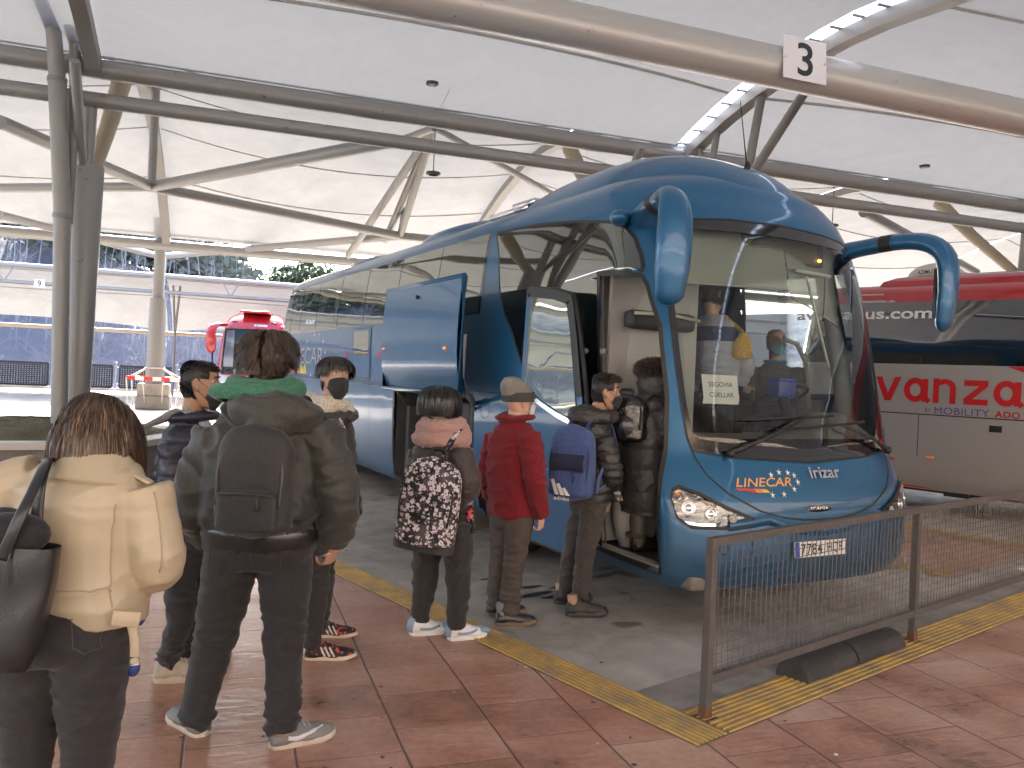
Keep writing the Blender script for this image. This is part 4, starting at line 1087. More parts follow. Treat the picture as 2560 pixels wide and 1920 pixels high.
    mb.add(vs_, [(3,2,1,0),(4,5,6,7),(0,1,5,4),(1,2,6,5),(2,3,7,6),(3,0,4,7)]); plo = mb.build('licence_plate', pw_, R, False, fix=True)
    mb = MB(); mb.add([onplate(x,y,.0075) for x,y in ((-.258,-.053),(-.215,-.053),(-.215,.053),(-.258,.053))], [(0,1,2,3)]); mb.build('plate_band', pb_, plo, False)
    for t_, x_, w_ in (('7784', -.095, .215), ('HQR', .145, .165)): tv, tf = text_fit(t_, w_, .080, bold=.004, space=1.05); mb = MB(); mb.add([onplate(p.x+x_,p.y,.0085) for p in tv], tf); mb.build('plate_lettering', pk_, plo, False)
    # nose lettering: operator name, its ring of stars and flame stripe, maker's badges
    gold = pmat('orange_gold_lettering', (.72,.36,.10), .4); white = pmat('white_lettering', (.80,.80,.78), .4)
    fred, forg, fyel = pmat('flame_red', (.62,.06,.03), .4), pmat('flame_orange', (.75,.28,.04), .4), pmat('flame_yellow', (.80,.62,.05), .4)
    def deco(name, vs, fs, mat, fn, x0, z0, off=.004, tilt=0.):
        c, s_ = math.cos(tilt), math.sin(tilt); mb = MB()
        mb.add([fn(x0+p.x*c-p.y*s_, z0+p.x*s_+p.y*c, off+p.z) for p in vs], fs); return mb.build(name, mat, R, False)
    v, f = text_fit('LINECAR', .50, .060, bold=.012, shear=.28); deco('operator_lettering', v, f, gold, front, -.495, 1.003)
    for (w_,z_) in ((-.418,1.05),(-.337,1.068),(-.253,1.064),(-.199,1.044),(-.18,.998),(-.232,.951),(-.341,.919),(-.449,.916)):
        v, f = star(5, .026, .3, .15); deco('star', v, f, white, front, w_, z_)
    fl = [((-.754,.962),(-.72,.962),(-.60,.932),(-.655,.932)),((-.70,.960),(-.655,.958),(-.565,.932),(-.62,.932))]
    for k,(x0,x1,m) in enumerate(((-.754,-.59,fred),(-.60,-.53,forg),(-.535,-.487,fyel))):
        mb = MB(); nn = max(2,int((x1-x0)/.028))
        for i in range(nn):
            xa = x0+(x1-x0)*i/nn; xb = xa+(x1-x0)/nn*1.1
            zt = .968-.012*((xa+.754)/.27); lo = min(.960, .968-.17*(xa+.754)); lo = max(.935, lo-.012)
            mb.add([front(xa,zt,.004),front(xb-.008,zt-.004,.004),front(xb+.02,lo-.004,.004),front(xa+.02,lo,.004)], [(0,1,2,3)])
        mb.build('flame_stripe', m, R, False)
    v, f = text_fit('irizar', .315, .078, bold=.018, depth=.012); deco('maker_badge', v, f, CHROME, front, .10, 1.055, .014)
    mb = MB(); mb.add([front(-.024+.128*math.cos(t), .813+.025*math.sin(t), .006) for t in [2*math.pi*k/28 for k in range(28)]], [tuple(range(28))]); bo = mb.build('chassis_badge', GLOSSB, R, False)
    v, f = text_fit('SCANIA', .185, .024, bold=.02); mb = MB(); mb.add([front(-.024+p.x,.813+p.y,.010) for p in v], f); mb.build('badge_lettering', CHROME, bo, False)
    # marker slots over the windscreen, towing eyes, fog lamps
    for sg in (-1,1):
        mb = MB(); c = skin(sg*41,3.0,.0); patch(mb, round_poly([(sg*38-1.5 if sg>0 else sg*38+1.5,2.982),(sg*44,2.985),(sg*44,3.005),(sg*38,3.012)],2) if False else [(sg*41+1.5*math.cos(t),2.992+.013*math.sin(t)) for t in [2*math.pi*k/20 for k in range(20)]], skin, .003, 8, 8); mb.build('marker_lamp', pmat('marker_lens', (.72,.60,.42), .15, coat=1.), R)
        mb = MB(); q = [(sg*40+1.6*math.cos(t),.56+.04*math.sin(t)) for t in [2*math.pi*k/20 for k in range(20)]]; band(mb, q, skin, -.004, .004, .003, True, AXS); mb.build('towing_cap', BLACK, R)
        mb = MB(); mb.box(skin(sg*48,.27,-.10)+V((0,0,-.02)), (.34,.24,.10), None, .03); mb.build('mud_guard', pmat('dusty_plastic', (.20,.18,.15), .8), R)
    # ---- side glass
    FSG = round_poly(dense(SIDEG, True, 2), 1)
    mb = MB()
    up = [(s,z) for s,z in SIDEG]
    patch(mb, FSG, sideL, .005, 60, 26); sg1 = mb.build('front_side_window', SGLASS, R)
    mb = MB(); band(mb, dense(SIDEG, True, 4), sideL, -.012, .012, .006, True); mb.build('window_seal', BLACK, sg1)
    edges_ = [3.42,4.62,5.95,7.3,8.65,10.0,11.15,11.9]
    for a, b in zip(edges_, edges_[1:]):
        q = [(a+.012,2.285-.0015*a),(b-.012,2.285-.0015*b),(b-.012,3.105),(a+.012,3.105)]
        mb = MB(); patch(mb, q, sideL, .005, 24, 22); mb.build('side_window', SGLASS, R)
    mb = MB(); patch(mb, [(11.92,2.0),(12.36,2.0),(12.36,3.06),(11.92,3.08)], sideL, .005, 20, 8); mb.build('rear_quarter_window', SGLASS, R)
    mb = MB(); patch(mb, [(3.40,2.27),(11.93,2.255),(11.93,3.118),(3.40,3.122)], sideL, .002, 30, 120); mb.build('window_band', GLOSSB, R)
    mb = MB(); patch(mb, [(2.7,1.55),(11.9,1.55),(11.9,2.95),(2.7,2.95)], sideR, .005, 20, 90); mb.build('far_side_window', SGLASS, R)
    mb = MB(); patch(mb, RWIN, sideR, .004, 20, 16); mb.build('driver_window', mat_clear_glass('driver_window_glass', (.88,.92,.90), .8, 1.45), R)
    mb = MB(); band(mb, dense(RWIN, True, 5), sideR, -.03, .03, .006, True); mb.build('window_seal', BLACK, R)
    # ---- side trim: waist line, panel gaps, middle door, filler cap
    mb = MB(); band(mb, [(s,1.497) for s in [2.2+.3*i for i in range(35)]], sideL, -.005, .005, .003, False); mb.build('waist_gap', BLACK, R)
    mb = MB(); band(mb, [(s,1.463) for s in [5.85+.25*i for i in range(27)]], sideL, -.014, .014, .010, False); mb.build('waist_trim', CHROME, R)
    mb = MB(); band(mb, dense([(.985,1.26),(1.3,1.31),(1.6,1.365),(1.9,1.43),(2.13,1.525),(2.3,1.64)], False, 4), sideL, -.024, .008, .010, False); mb.build('swoop_trim', CHROME, R)
    for s0 in (3.40,5.83,6.80,8.05,9.6,11.0):
        mb = MB(); band(mb, [(s0,1.45),(s0,1.0),(s0,.6),(s0,.30)], sideL, -.004, .004, .003, False); mb.build('panel_gap', BLACK, R)
    for s0 in (3.36,):
        mb = MB(); band(mb, [(3.34,3.4-.3),(3.36,2.9),(3.38,2.6),(3.39,2.3)], sideL, -.003, .003, .003, False); mb.build('panel_gap', BLACK, R)
    MD = [(6.82,1.53),(7.66,1.53),(7.72,2.24),(6.88,2.24)]
    mb = MB(); patch(mb, MD, sideL, .006, 14, 10); md = mb.build('middle_door', BLUE, R)
    mb = MB(); patch(mb, [(6.93,1.86),(7.62,1.86),(7.66,2.20),(6.96,2.20)], sideL, .010, 12, 10); mb.build('door_glass', SGLASS, md)
    mb = MB(); band(mb, dense(MD, True, 4), sideL, -.005, .006, .009, True); mb.build('door_seal', BLACK, md)
    mb = MB(); band(mb, [(3.15+.10*math.cos(t),1.335+.10*math.sin(t)) for t in [2*math.pi*k/32 for k in range(32)]], sideL, -.003, .003, .003, True); mb.build('filler_cap', BLACK, R)
    # rear side lettering: operator name, stars, flames, pink transit mark
    silver = pmat('silver_pink_lettering', (.46,.40,.38), .3, metal=.3)
    v, f = text_fit('LINECAR', 2.55, .28, bold=.0, shear=.0); v = [V((-p.x,p.y,p.z)) for p in v]; deco('side_lettering', v, f, silver, sideL, 10.62, 1.835)
    for (s_,z_) in ((10.01,2.20),(9.671,2.20),(10.487,2.092),(9.402,2.078),(9.217,1.897),(10.1,1.50),(9.35,1.62)):
        v, f = star(4, .075, .16, .1); deco('star', v, f, white, sideL, s_, z_)
    rr = random.Random(2)
    for k in range(9):
        s_ = 11.75-.15*k; hgt = .05+.09*math.sin(k*1.3)**2+.012*k; m = (fred,fred,fred,forg,forg,forg,fyel,fyel,fyel)[k]
        mb = MB(); mb.add([sideL(s_,1.515,.004),sideL(s_-.15,1.515,.004),sideL(s_-.02,1.515+hgt,.004),sideL(s_+.05,1.515+hgt*.6,.004)], [(0,1,2,3)]); mb.build('flame_stripe', m, R, False)
    pink = pmat('pink_transit_mark', (.55,.03,.20), .4)
    for s_ in (6.45, 8.0):
        v, f = text_fit('M1', .17, .09, bold=.02); v = [V((-p.x,p.y,p.z)) for p in v]; deco('transit_mark', v, f, pink, sideL, s_, 1.86)
    # ---- luggage bay, its lifted hatch and the hinge arms
    mb = MB(); x0, x1 = -1.24, .9
    s0, s1, z0, z1 = 3.46, 5.78, .34, 1.44
    mb.add([V(p) for p in ((x0,s0,z0),(x1,s0,z0),(x1,s1,z0),(x0,s1,z0),(x0,s0,z1),(x1,s0,z1),(x1,s1,z1),(x0,s1,z1))], [(0,1,2,3),(7,6,5,4),(1,0,4,5),(3,2,6,7),(2,1,5,6)])
    mb.build('luggage_bay', pmat('dusty_grey_lining', (.055,.055,.054), .85, var=(2.,(.085,.08,.075))), R, False)
    for c_, d_ in (((-.9,3.95,.88),(.5,.35,.95)),((-.85,5.62,.80),(.6,.10,.85))): mb = MB(); mb.box(c_, d_, None, .02); mb.build('bay_partition', DGREYP, R)
    mb = MB(); band(mb, dense(BAY, True, 6), sideL, -.045, .012, .006, True); mb.build('bay_seal', BLACK, R)
    HX = -1.66; hs0, hs1, hz0, hz1 = 2.96, 5.14, 1.46, 2.60
    hb = MB(); rows = []
    for i in range(15):
        z = hz0+(hz1-hz0)*i/14; bul = -.035*math.sin(math.pi*i/14)+(.05*(1-i/3.) if i < 3 else 0)
        rows.append([V((HX+bul, hs0+(hs1-hs0)*j/12, z)) for j in range(13)])
    hb.grid(rows); nv = len(hb.v); hb.add([V(p)+V((.05,0,0)) for p in hb.v[:nv]], [tuple(reversed(q)) for q in hb.f[:]])
    hatch = hb.build('luggage_hatch', BLUE, R, fix=False)
    mb = MB(); mb.tube([(HX+.02,hs0,hz0),(HX+.01,hs0,hz1),(HX+.02,hs1,hz1),(HX+.02,hs1,hz0)], .03, 6, closed=True); mb.build('hatch_edge', BLUE, hatch)
    for s_ in (3.24, 5.06):
        mb = MB(); mb.ball((HX-.035,s_,1.91), (.016,.05,.022), 12, 8); mb.build('marker_lamp', AMBER, hatch)
    mb = MB(); mb.lathe([(0,-.01),(.02,-.01),(.02,.01),(0,.01)], 12, (HX-.028,4.08,2.46), 'x'); mb.build('lock', BLACK, hatch)
    for s_ in (3.0, 5.1):
        mb = MB(); mb.tube([(-1.24,s_+.42,1.36),(-1.45,s_+.18,1.44),(HX+.06,s_+.02,1.62),(HX+.06,s_,2.05)], .024, 8); mb.tube([(-1.2,s_+.46,1.25),(HX+.08,s_+.06,1.56)], .014, 8); mb.build('hinge_arm', GREYP, R)
    mb = MB(); mb.add([V(p) for p in ((-1.2615,3.47,1.52),(-1.2615,3.47,2.26),(-1.255,3.58,2.26),(-1.268,3.58,1.52))], [(0,1,2,3)])
    # ---- front door: frame, steps, and the leaf swung out along the side
    mb = MB(); DA = [(a_of_s(s_,z_,-1),z_) for s_,z_ in dense(DOOR, True, 5)]
    band(mb, DA, skin, -.014, .026, .008, True, .0175); df = mb.build('door_frame', BLACK, R)
    mb = MB(); band(mb, DA, skin, .010, .040, -.05, True, .0175); mb.build('door_seal', GREYP, df)
    LX = -1.45
    LEAF = [(2.07,2.40),(2.03,2.43),(1.60,2.385),(1.34,2.325),(1.30,2.24),(1.22,2.0),(1.10,1.55),(1.03,1.2),(.985,.9),(.96,.36),(1.00,.315),(2.0,.315),(2.07,.38)]
    LG = [(1.99,2.36),(1.60,2.325),(1.40,2.265),(1.32,2.05),(1.20,1.6),(1.15,1.36),(1.45,1.42),(1.7,1.49),(1.99,1.60)]
    def lf(s, z, o): return V((LX-.02*math.sin(max(0,min(1,(z-.3)/2.1))*math.pi)-o, s, z))
    mb = MB(); patch(mb, LEAF, lf, 0., 50, 12); k = len(mb.v); mb.add([V(p)+V((.045,0,0)) for p in mb.v[:k]], [tuple(reversed(q)) for q in mb.f[:]])
    leaf = mb.build('door_leaf', BLUE, R)
    mb = MB(); band(mb, dense([p for p in LEAF if p[1] > 1.3]+[], False, 4), lf, -.008, .075, .008, False); mb.build('leaf_frame', BLACK, leaf)
    mb = MB(); mb.tube([V((LX+.02,s,z)) for s,z in dense(LEAF, True, 3)], .026, 6, closed=True); mb.build('leaf_edge_seal', BLACK, leaf)
    mb = MB(); patch(mb, LG, lf, .007, 36, 12); mb.build('leaf_glass', mat_mirror_glass('leaf_glass', (.05,.055,.05), .16, .10, 2., (.55,.60,.52)), leaf)
    mb = MB(); band(mb, dense([(2.07,1.585),(1.7,1.455),(1.45,1.385),(1.05,1.30)], False, 5), lf, -.02, .02, .012, False); mb.build('leaf_chrome', CHROME, leaf)
    mb = MB(); band(mb, dense([(2.07,1.0),(1.5,.93),(1.0,.86)], False, 4), lf, -.006, .006, .006, False); mb.build('leaf_crease_highlight', pmat('painted_blue_highlight', (.10,.24,.36), .3, coat=1.), leaf)  # highlight along the leaf, put in as a band of paler blue
    mb = MB(); mb.tube([(LX+.08,1.72,.5),(LX+.14,1.5,1.0),(LX+.14,1.5,1.9)], .018, 8); mb.tube([(-1.2,1.2,1.9),(LX+.06,1.7,1.9)], .025, 8); mb.tube([(-1.2,1.2,.62),(LX+.06,1.7,.62)], .025, 8); mb.build('door_arm', GREYP, R)
    # entrance: steps, well panel, grab rail, doorway trim
    alu = pmat('ribbed_step_edge', (.52,.50,.46), .4, metal=.6)
    treads = ((.40,-1.24,-.82),(.62,-.82,-.5),(.84,-.5,-.2))
    for z,a,b in treads:
        mb = MB(); mb.box(((a+b)/2,.80,z-.02), (b-a,.80,.04), None, .006); mb.box(((b),.80,z+.09), (.012,.80,.20)); mb.build('step', DGREYP, R)
        mb = MB(); mb.box((a+.02,.80,z+.003), (.05,.80,.012), None, .003)
        for q in range(26): mb.box((a+.045,.42+.03*q,z+.012), (.05,.010,.008))
        mb.build('step_edge', alu, R, False)
    mb = MB(); mb.rings([[V((-1.20,1.22-.02*k,.42)),V((-.30,1.24-.02*k,.42)),V((-.30,1.24-.02*k,2.9)),V((-1.16,1.24-.02*k,2.9))] for k in (0,2)]); mb.build('entrance_panel', GREYP, R, False, fix=True)
    mb = MB(); mb.ball((-.72,1.20,1.75), (.30,.03,.72), 20, 12); mb.ball((-.62,1.16,1.9), (.02,.03,.02), 8, 6); mb.build('panel_moulding', pmat('grey_moulding', (.37,.37,.36), .55), R)
    mb = MB(); mb.ball((-.95,1.05,.72), (.22,.14,.40), 16, 10); mb.build('step_well_cover', GREYP, R)
    rail = pmat('yellowish_grab_rail', (.60,.58,.46), .3)
    mb = MB(); mb.tube([(-1.12,.98,1.0),(-1.05,.96,1.18),(-.95,.94,1.35)], .02, 8); mb.tube([(-.98,.50,1.15),(-1.02,.55,1.6),(-.98,.66,2.1)], .016, 8); mb.build('grab_rail', rail, R)
    mb = MB(); mb.box((-.78,1.08,2.16), (.66,.12,.15), None, .06); mb.build('entrance_header', DGREYP, R)
    mb = MB(); mb.tube([(-1.1,.98,2.20),(-.8,.96,2.21),(-.45,1.0,2.18)], .014, 8); mb.build('header_rail', rail, R)
    # ---- cabin
    mb = MB(); mb.box((.1,2.6,.83), (2.3,3.6,.04)); mb.build('cabin_floor', DGREYP, R, False)
    mb = MB(); mb.box((0,2.4,2.98), (2.1,2.9,.04)); mb.build('cabin_ceiling', LGREYP, R, False)
    for xc_, ww_ in ((.45,1.4),(-.9,.5)): mb = MB(); mb.box((xc_,3.3,1.9), (ww_,.06,2.1)); mb.build('cabin_bulkhead', GREYP, R, False)
    mb = MB(); mb.box((-1.13,2.35,1.9), (.03,1.9,2.1)); mb.build('cabin_side', GREYP, R, False)
    mb = MB(); mb.box((.1,5.2,1.9), (2.3,.05,2.2)); mb.build('cabin_bulkhead', DGREYP, R, False)
    mb = MB(); mb.box((0,1.38,3.0), (1.6,.7,.02)); mb.build('cabin_ceiling', GREYP, R, False)
    for zc_, hh_, xx_ in ((1.2,.75,1.19),(2.87,.24,1.12)): mb = MB(); mb.box((xx_,2.22,zc_), (.04,2.1,hh_)); mb.build('cabin_side', LGREYP, R, False)
    for k in range(2):
        mb = MB(); mb.tube([(1.10-.0*k,.80,1.40),(1.08,.98,2.2),(1.03,1.12,2.86)], .085, 10); mb.build('pillar_lining', LGREYP, R)
        break
    mb = MB(); mb.tube([(-1.02,.55,1.32),(-1.03,.70,2.2),(-.99,.86,2.86)], .045, 10); mb.build('pillar_lining', GREYP, R)
    rows = []   # dashboard top following the windscreen foot, with a cowl in front of the driver
    for i in range(33):
        w = -1.02+2.04*i/32; f = front(w, 1.30, -.03); row = []
        for j in range(9):
            t = j/8; s = f.y+t*(.62 if w > -.25 else .36); cow = .17*smooth(.05,.45,w)*smooth(1.06,.75,w)
            row.append(V((w*(1-.02*t), s, 1.30-.05*t+cow*math.sin(math.pi*min(1,t*1.1))+.05*math.sin(3*t))))
        row.append(V((w, row[-1].y+.02, .86))); rows.append(row)
    mb = MB(); mb.grid(rows); mb.build('dashboard', pmat('dash_grey', (.19,.185,.175), .6, bump=(90,.2)), R, fix=True)
    mb = MB(); ctr = V((.62,1.12,1.60)); q = Matrix.Rotation(RAD(-28),3,'X')
    mb.tube([ctr+q @ V((.225*math.cos(t),.225*math.sin(t),0)) for t in [2*math.pi*k/28 for k in range(28)]], .016, 8, closed=True)
    for t in (.3,2.8,4.7): mb.tube([ctr+q @ V((.22*math.cos(t),.22*math.sin(t),0)), ctr+q @ V((0,0,-.03))], .014, 6)
    mb.tube([ctr+q @ V((0,0,-.02)), ctr+V((0,-.25,-.4))], .05, 10); mb.build('steering_wheel', DGREYP, R)
    st = pmat('dark_seat_fabric', (.035,.037,.045), .9)
    mb = MB(); mb.box((.60,1.78,1.25), (.52,.50,.16), None, .05); mb.box((.60,2.04,1.68), (.50,.14,.80), Matrix.Rotation(RAD(-8),3,'X'), .06); mb.box((.60,2.08,2.16), (.28,.11,.20), None, .04); mb.box((.60,1.8,1.0), (.3,.3,.32), None, .03); mb.build('driver_seat', st, R)
    mb = MB(); mb.box((.16,1.45,1.55), (.06,.10,1.3), None, .02); mb.tube([(.80,1.30,2.12),(.95,1.28,2.08),(1.06,1.26,1.9),(1.09,1.24,1.5)], .022, 8); mb.build('driver_guard_rail', LGREYP, R)
    for i in range(4):
        for sx in (-.85,-.4,.4,.85):
            mb = MB(); mb.box((sx,3.75+.8*i,2.05), (.40,.14,.85), Matrix.Rotation(RAD(-10),3,'X'), .06); mb.build('passenger_seat', st, R)
        break
    # destination display hanging in the windscreen, roller blinds, small wiper-like stay, inner mirror cord
    mb = MB(); mb.box((.25,.86,2.80), (.92,.10,.235), Matrix.Rotation(RAD(-3),3,'Y'), .015); dd = mb.build('destination_display', pmat('display_case', (.07,.068,.062), .5), R)
    led = pmat('display_dots', (.20,.20,.13), .6, bump=(150,.6)); mb = MB()
    rz_ = Matrix.Rotation(RAD(-3),3,'Y')
    for k in range(13): mb.box(V((.23,.86,2.80))+rz_ @ V((0,-.052,-.085+.0145*k)), (.80,.006,.009), rz_)
    mb.build('display_rows', led, dd, False)
    mb = MB(); mb.box(V((.25,.80,2.80))+rz_ @ V((.40,0,-.06)), (.025,.008,.018)); mb.build('display_light', pmat('amber_led', (.9,.3,.02), .4, emit=(1.,.35,.03), estr=3.), dd, False)
    blind = bpy.data.materials.new('grey_mesh_blind'); nt, N, L = nodes_of(blind)
    o_ = N.new('ShaderNodeOutputMaterial'); t_ = N.new('ShaderNodeBsdfTransparent'); d_ = N.new('ShaderNodeBsdfDiffuse'); x_ = N.new('ShaderNodeMixShader'); d_.inputs[0].default_value = (.50,.53,.49,1); t_.inputs[0].default_value = (.9,.95,.9,1); x_.inputs[0].default_value = .62
    L.new(t_.outputs[0], x_.inputs[1]); L.new(d_.outputs[0], x_.inputs[2]); L.new(x_.outputs[0], o_.inputs[0])
    for (wa,wb,zb,zb2) in ((-.93,.24,2.44,2.47),(.26,.98,2.42,2.22)):
        rows = [[V((wa+(wb-wa)*j/10, front(max(-1,min(1,wa+(wb-wa)*j/10)),2.4,0).y+.22+.10*t, (zb+(zb2-zb)*j/10)*(1-t)+2.90*t)) for j in range(11)] for t in (0,.5,1)]
        mb = MB(); mb.grid(rows); bl = mb.build('sun_blind', blind, R)
        mb = MB(); mb.tube([r for r in rows[0]], .008, 6); mb.build('blind_bar', GREYP, bl)
    pol = pmat('pale_stay', (.72,.74,.66), .4)
    mb = MB(); mb.tube([(.30,.72,2.64),(.72,.74,2.63)], .014, 8); mb.tube([(.42,.72,2.60),(.66,.66,1.86)], .012, 8); mb.build('blind_stay', pol, R)
    mb = MB(); mb.tube([(.66,.74,2.62),(.66,.74,2.30)], .004, 5); mb.ball((.66,.74,2.26), .012, 8, 6); mb.build('cord', BLACK, R)
    # ---- mirrors on their curved arms
    for sg in (-1, 1):
        base = shell(sg*60., 2.90, -.02)
        path = [base, base+V((sg*.06,-.14,.03)), V((sg*1.26,.46,2.955)), V((sg*1.35,.27,2.92)), V((sg*1.405,.17,2.80)), V((sg*1.42,.15,2.60)), V((sg*1.42,.16,2.42)), V((sg*1.415,.18,2.25)), V((sg*1.41,.19,2.195))]
        rx = [.12,.105,.10,.108,.122,.126,.120,.095,.03]
        fl = [.70,.68,.68,.68,.62,.58,.58,.58,.5]
        pts = []; R2 = []; F2 = []
        for i in range(len(path)-1):
            for t in range(4):
                tt = t/4; pts.append(catmull(path,i,tt)); R2.append(lerp(rx[i],rx[i+1],tt)); F2.append(lerp(fl[i],fl[i+1],tt))
        pts.append(path[-1]); R2.append(rx[-1]); F2.append(fl[-1])
        mb = MB(); mb.tube(pts, R2, 20, True, F2, up=(sg*1.,.25,.35)); mi = mb.build('mirror', BLUE, R, fix=True)
        mb = MB(); mb.rings([[V((sg*1.415+dx,.205+.0*k,z_)) for dx,z_ in ((-.075,2.72),(.075,2.72),(.075,2.30),(-.075,2.30))] for k in (0,)]+[[V((sg*1.415+dx,.232,z_)) for dx,z_ in ((-.07,2.71),(.07,2.71),(.07,2.31),(-.07,2.31))]]); mb.build('mirror_glass', CHROME, mi, False)
        mb = MB(); mb.tube([pts[6]+V((0,0,.002)),pts[7]+V((0,0,.002))], [R2[6]+.003,R2[7]+.003], 20, False, F2[6], up=(sg*1.,.25,.35)); mb.build('arm_joint', BLACK, mi)
    mb = MB(); c = shell(-72,2.90,.05); mb.tube([c+V((.03,.02,-.01)),c+V((-.02,-.02,.0)),c+V((-.05,-.06,.0))], [.05,.07,.035], 12); mb.ball(c+V((-.04,-.04,0)), (.07,.09,.06), 14, 10); mb.build('camera_pod', BLUE, R)
    # ---- wheels, arches, underside
    tyre = pmat('dusty_tyre', (.022,.021,.02), .85, bump=(40,.4)); rimm = pmat('steel_rim', (.42,.42,.41), .35, metal=.8)
    for s in WHEELS:
        for sg in (-1, 1):
            w = thing_child('wheel', R, (sg*1.08, s, .50))
            mb = MB(); mb.lathe([(.30,-.13),(.44,-.14),(.49,-.11),(.50,-.05),(.50,.05),(.49,.11),(.44,.14),(.30,.13)], 36, (0,0,0), 'x'); mb.build('tyre', tyre, w)
            mb = MB(); mb.lathe([(0,sg*.04),(.10,sg*.05),(.13,sg*.10),(.20,sg*.06),(.26,sg*.07),(.30,sg*.13),(.305,sg*.10)], 28, (0,0,0), 'x'); mb.build('rim', rimm, w)
    mb = MB(); mb.box((0,6.6,.40), (2.0,11.0,.12)); mb.build('underframe', BLACK, R, False)
    mb = MB(); mb.box((-1.08,3.38,.36), (.34,.015,.52)); mb.build('mud_flap', pmat('dusty_mud_flap', (.17,.145,.11), .9), R, False)
    for s in WHEELS:
        mb = MB(); mb.rings([[V((x, s+.57*math.cos(t), .50+.57*math.sin(t))) for t in [math.pi*k/16 for k in range(17)]] for x in (-1.25,-.75)], cap=False); mb.build('wheel_arch', BLACK, R)
    return R
def catmull(P, i, t):
    p0 = P[max(0,i-1)]; p1 = P[i]; p2 = P[i+1]; p3 = P[min(len(P)-1,i+2)]
    return .5*((2*p1)+(p2-p0)*t+(2*p0-5*p1+4*p2-p3)*t*t+(3*p1-p0-3*p2+p3)*t**3)
def thing_child(name, parent, loc):
    o = bpy.data.objects.new(name, None); COL.objects.link(o); o.parent = parent; o.location = loc; o.empty_display_size = .1; return o
def resample_like(inner, Q):
    """for every inner point the outline point of Q met going outwards from the middle"""
    cx, cz = 0., 2.05; out = []
    for (x,z) in inner:
        dx, dz = (x-cx)*AXS, z-cz; best = None
        for i in range(len(Q)):
            (x0,z0),(x1,z1) = Q[i], Q[(i+1)%len(Q)]
            ex, ez = (x1-x0)*AXS, z1-z0; den = dx*ez-dz*ex
            if abs(den) < 1e-9: continue
            qx, qz = (x0-cx)*AXS, z0-cz
            t = (qx*ez-qz*ex)/den; u = (qx*dz-qz*dx)/den
            if t > 0 and -1e-6 <= u <= 1+1e-6 and (best is None or t < best): best = t
        best = best or 1.05
        out.append((cx+dx*best/AXS, cz+dz*best))
    return out
GLX = [(a*1.02, z+(.02 if z > 2 else -.02)) for a, z in GL]
# ================================================================ people: tools
def heading(t): return V((math.sin(RAD(t)), math.cos(RAD(t)), 0)), V((math.cos(RAD(t)), -math.sin(RAD(t)), 0))   # forward, right
SKIN = {}
def skin_mat(name, c): return pmat('skin_'+name, c, .48, var=(14.,tuple(x*.86 for x in c),.35,.7), bump=(160,.06))
HEADT = [(-.118,.020,.078,.040),(-.110,.034,.088,.020),(-.095,.047,.094,-.012),(-.075,.055,.095,-.040),(-.050,.062,.094,-.062),(-.020,.068,.092,-.080),(.010,.0725,.090,-.092),(.035,.0745,.086,-.098),(.060,.0755,.091,-.100),(.085,.0735,.087,-.098),(.105,.067,.074,-.088),(.120,.053,.052,-.070),(.130,.033,.024,-.043),(.134,.010,.0,-.016)]
HW = [(a,b) for a,b,c,d in HEADT]; HF = [(a,c) for a,b,c,d in HEADT]; HB = [(a,d) for a,b,c,d in HEADT]
def hsurf(th, z, off=0.):
    w, f, b = sinterp(HW,z), sinterp(HF,z), sinterp(HB,z); c, h = (f+b)/2, (f-b)/2
    s_, c_ = math.sin(th), math.cos(th); q = (abs(s_)**2.25+abs(c_)**2.25)**(-1/2.25)
    return V(((w+off)*q*s_, c+(h+off)*q*c_, z+(off*1.2*max(0,(z-.06)/.07))))

class Fig:
    """one person; joints in world space, meshes stored relative to the spot between the feet"""
    def __init__(s, base, label, yaw, skin, Y, k=1.0, cat='person'):
        s.base = V(base); s.k = k; s.yaw = yaw; s.f, s.r = heading(yaw); s.Y = Y; s.skin = skin; s.j = {}
        s.root = thing('person', label, 'person', s.base)
    def J(s, name, u, v, dy=0.): s.j[name] = on_y(u, v, s.Y+dy); return s.j[name]
    def set(s, **kw):
        for n, q in kw.items(): s.j[n] = on_y(q[0], q[1], s.Y+(q[2] if len(q) > 2 else 0.)) if not isinstance(q, Vector) else q
    def __getitem__(s, n): return s.j[n]
    def put(s, mb, name, mat, parent=None, smooth=True, fix=False, auto=None):
        mb.v = [tuple(V(p)-s.base) for p in mb.v]
        return mb.build(name, mat, parent or s.root, smooth, fix, auto)
    def headm(s, yaw, pitch=0., roll=0., hk=1.):
        s.hyaw = yaw
        s.H = Matrix.Translation(s.j['head']) @ Matrix.Rotation(RAD(-yaw),4,'Z') @ Matrix.Rotation(RAD(pitch),4,'X') @ Matrix.Rotation(RAD(roll),4,'Y') @ Matrix.Scale(s.k*hk,4)
    def hp(s, p): return s.H @ V(p)

def tube_j(mb, pts, rs, n=16, flat=1., up=None): mb.tube(pts, rs, n, True, flat, up)
def path(pts, m=4):
    out = []
    for i in range(len(pts)-1):
        for t in range(m): out.append(catmull(pts, i, t/m))
    out.append(V(pts[-1])); return out
def radii(rs, m=4):
    tab = [(i, r) for i, r in enumerate(rs)]; return [sinterp(tab, i/m) for i in range((len(rs)-1)*m+1)]
def torso(mb, rows, n=28, ex=2.5):
    """rows: (centre, half width, half depth, heading)"""
    rg = []
    for c, hw, hd, yw in rows:
        f, r = heading(yw); ring = []
        for k in range(n):
            t = 2*math.pi*k/n; a, b = math.cos(t), math.sin(t); q = (abs(a)**ex+abs(b)**ex)**(-1/ex)
            ring.append(c+r*(hw*q*a)+f*(hd*q*b))
        rg.append(ring)
    mb.rings(rg)
def limb(mb, pts, rs, n=16, flat=1., m=4, up=None):
    P = path([V(p) for p in pts], m); mb.tube(P, radii(rs, m), n, True, flat, up)

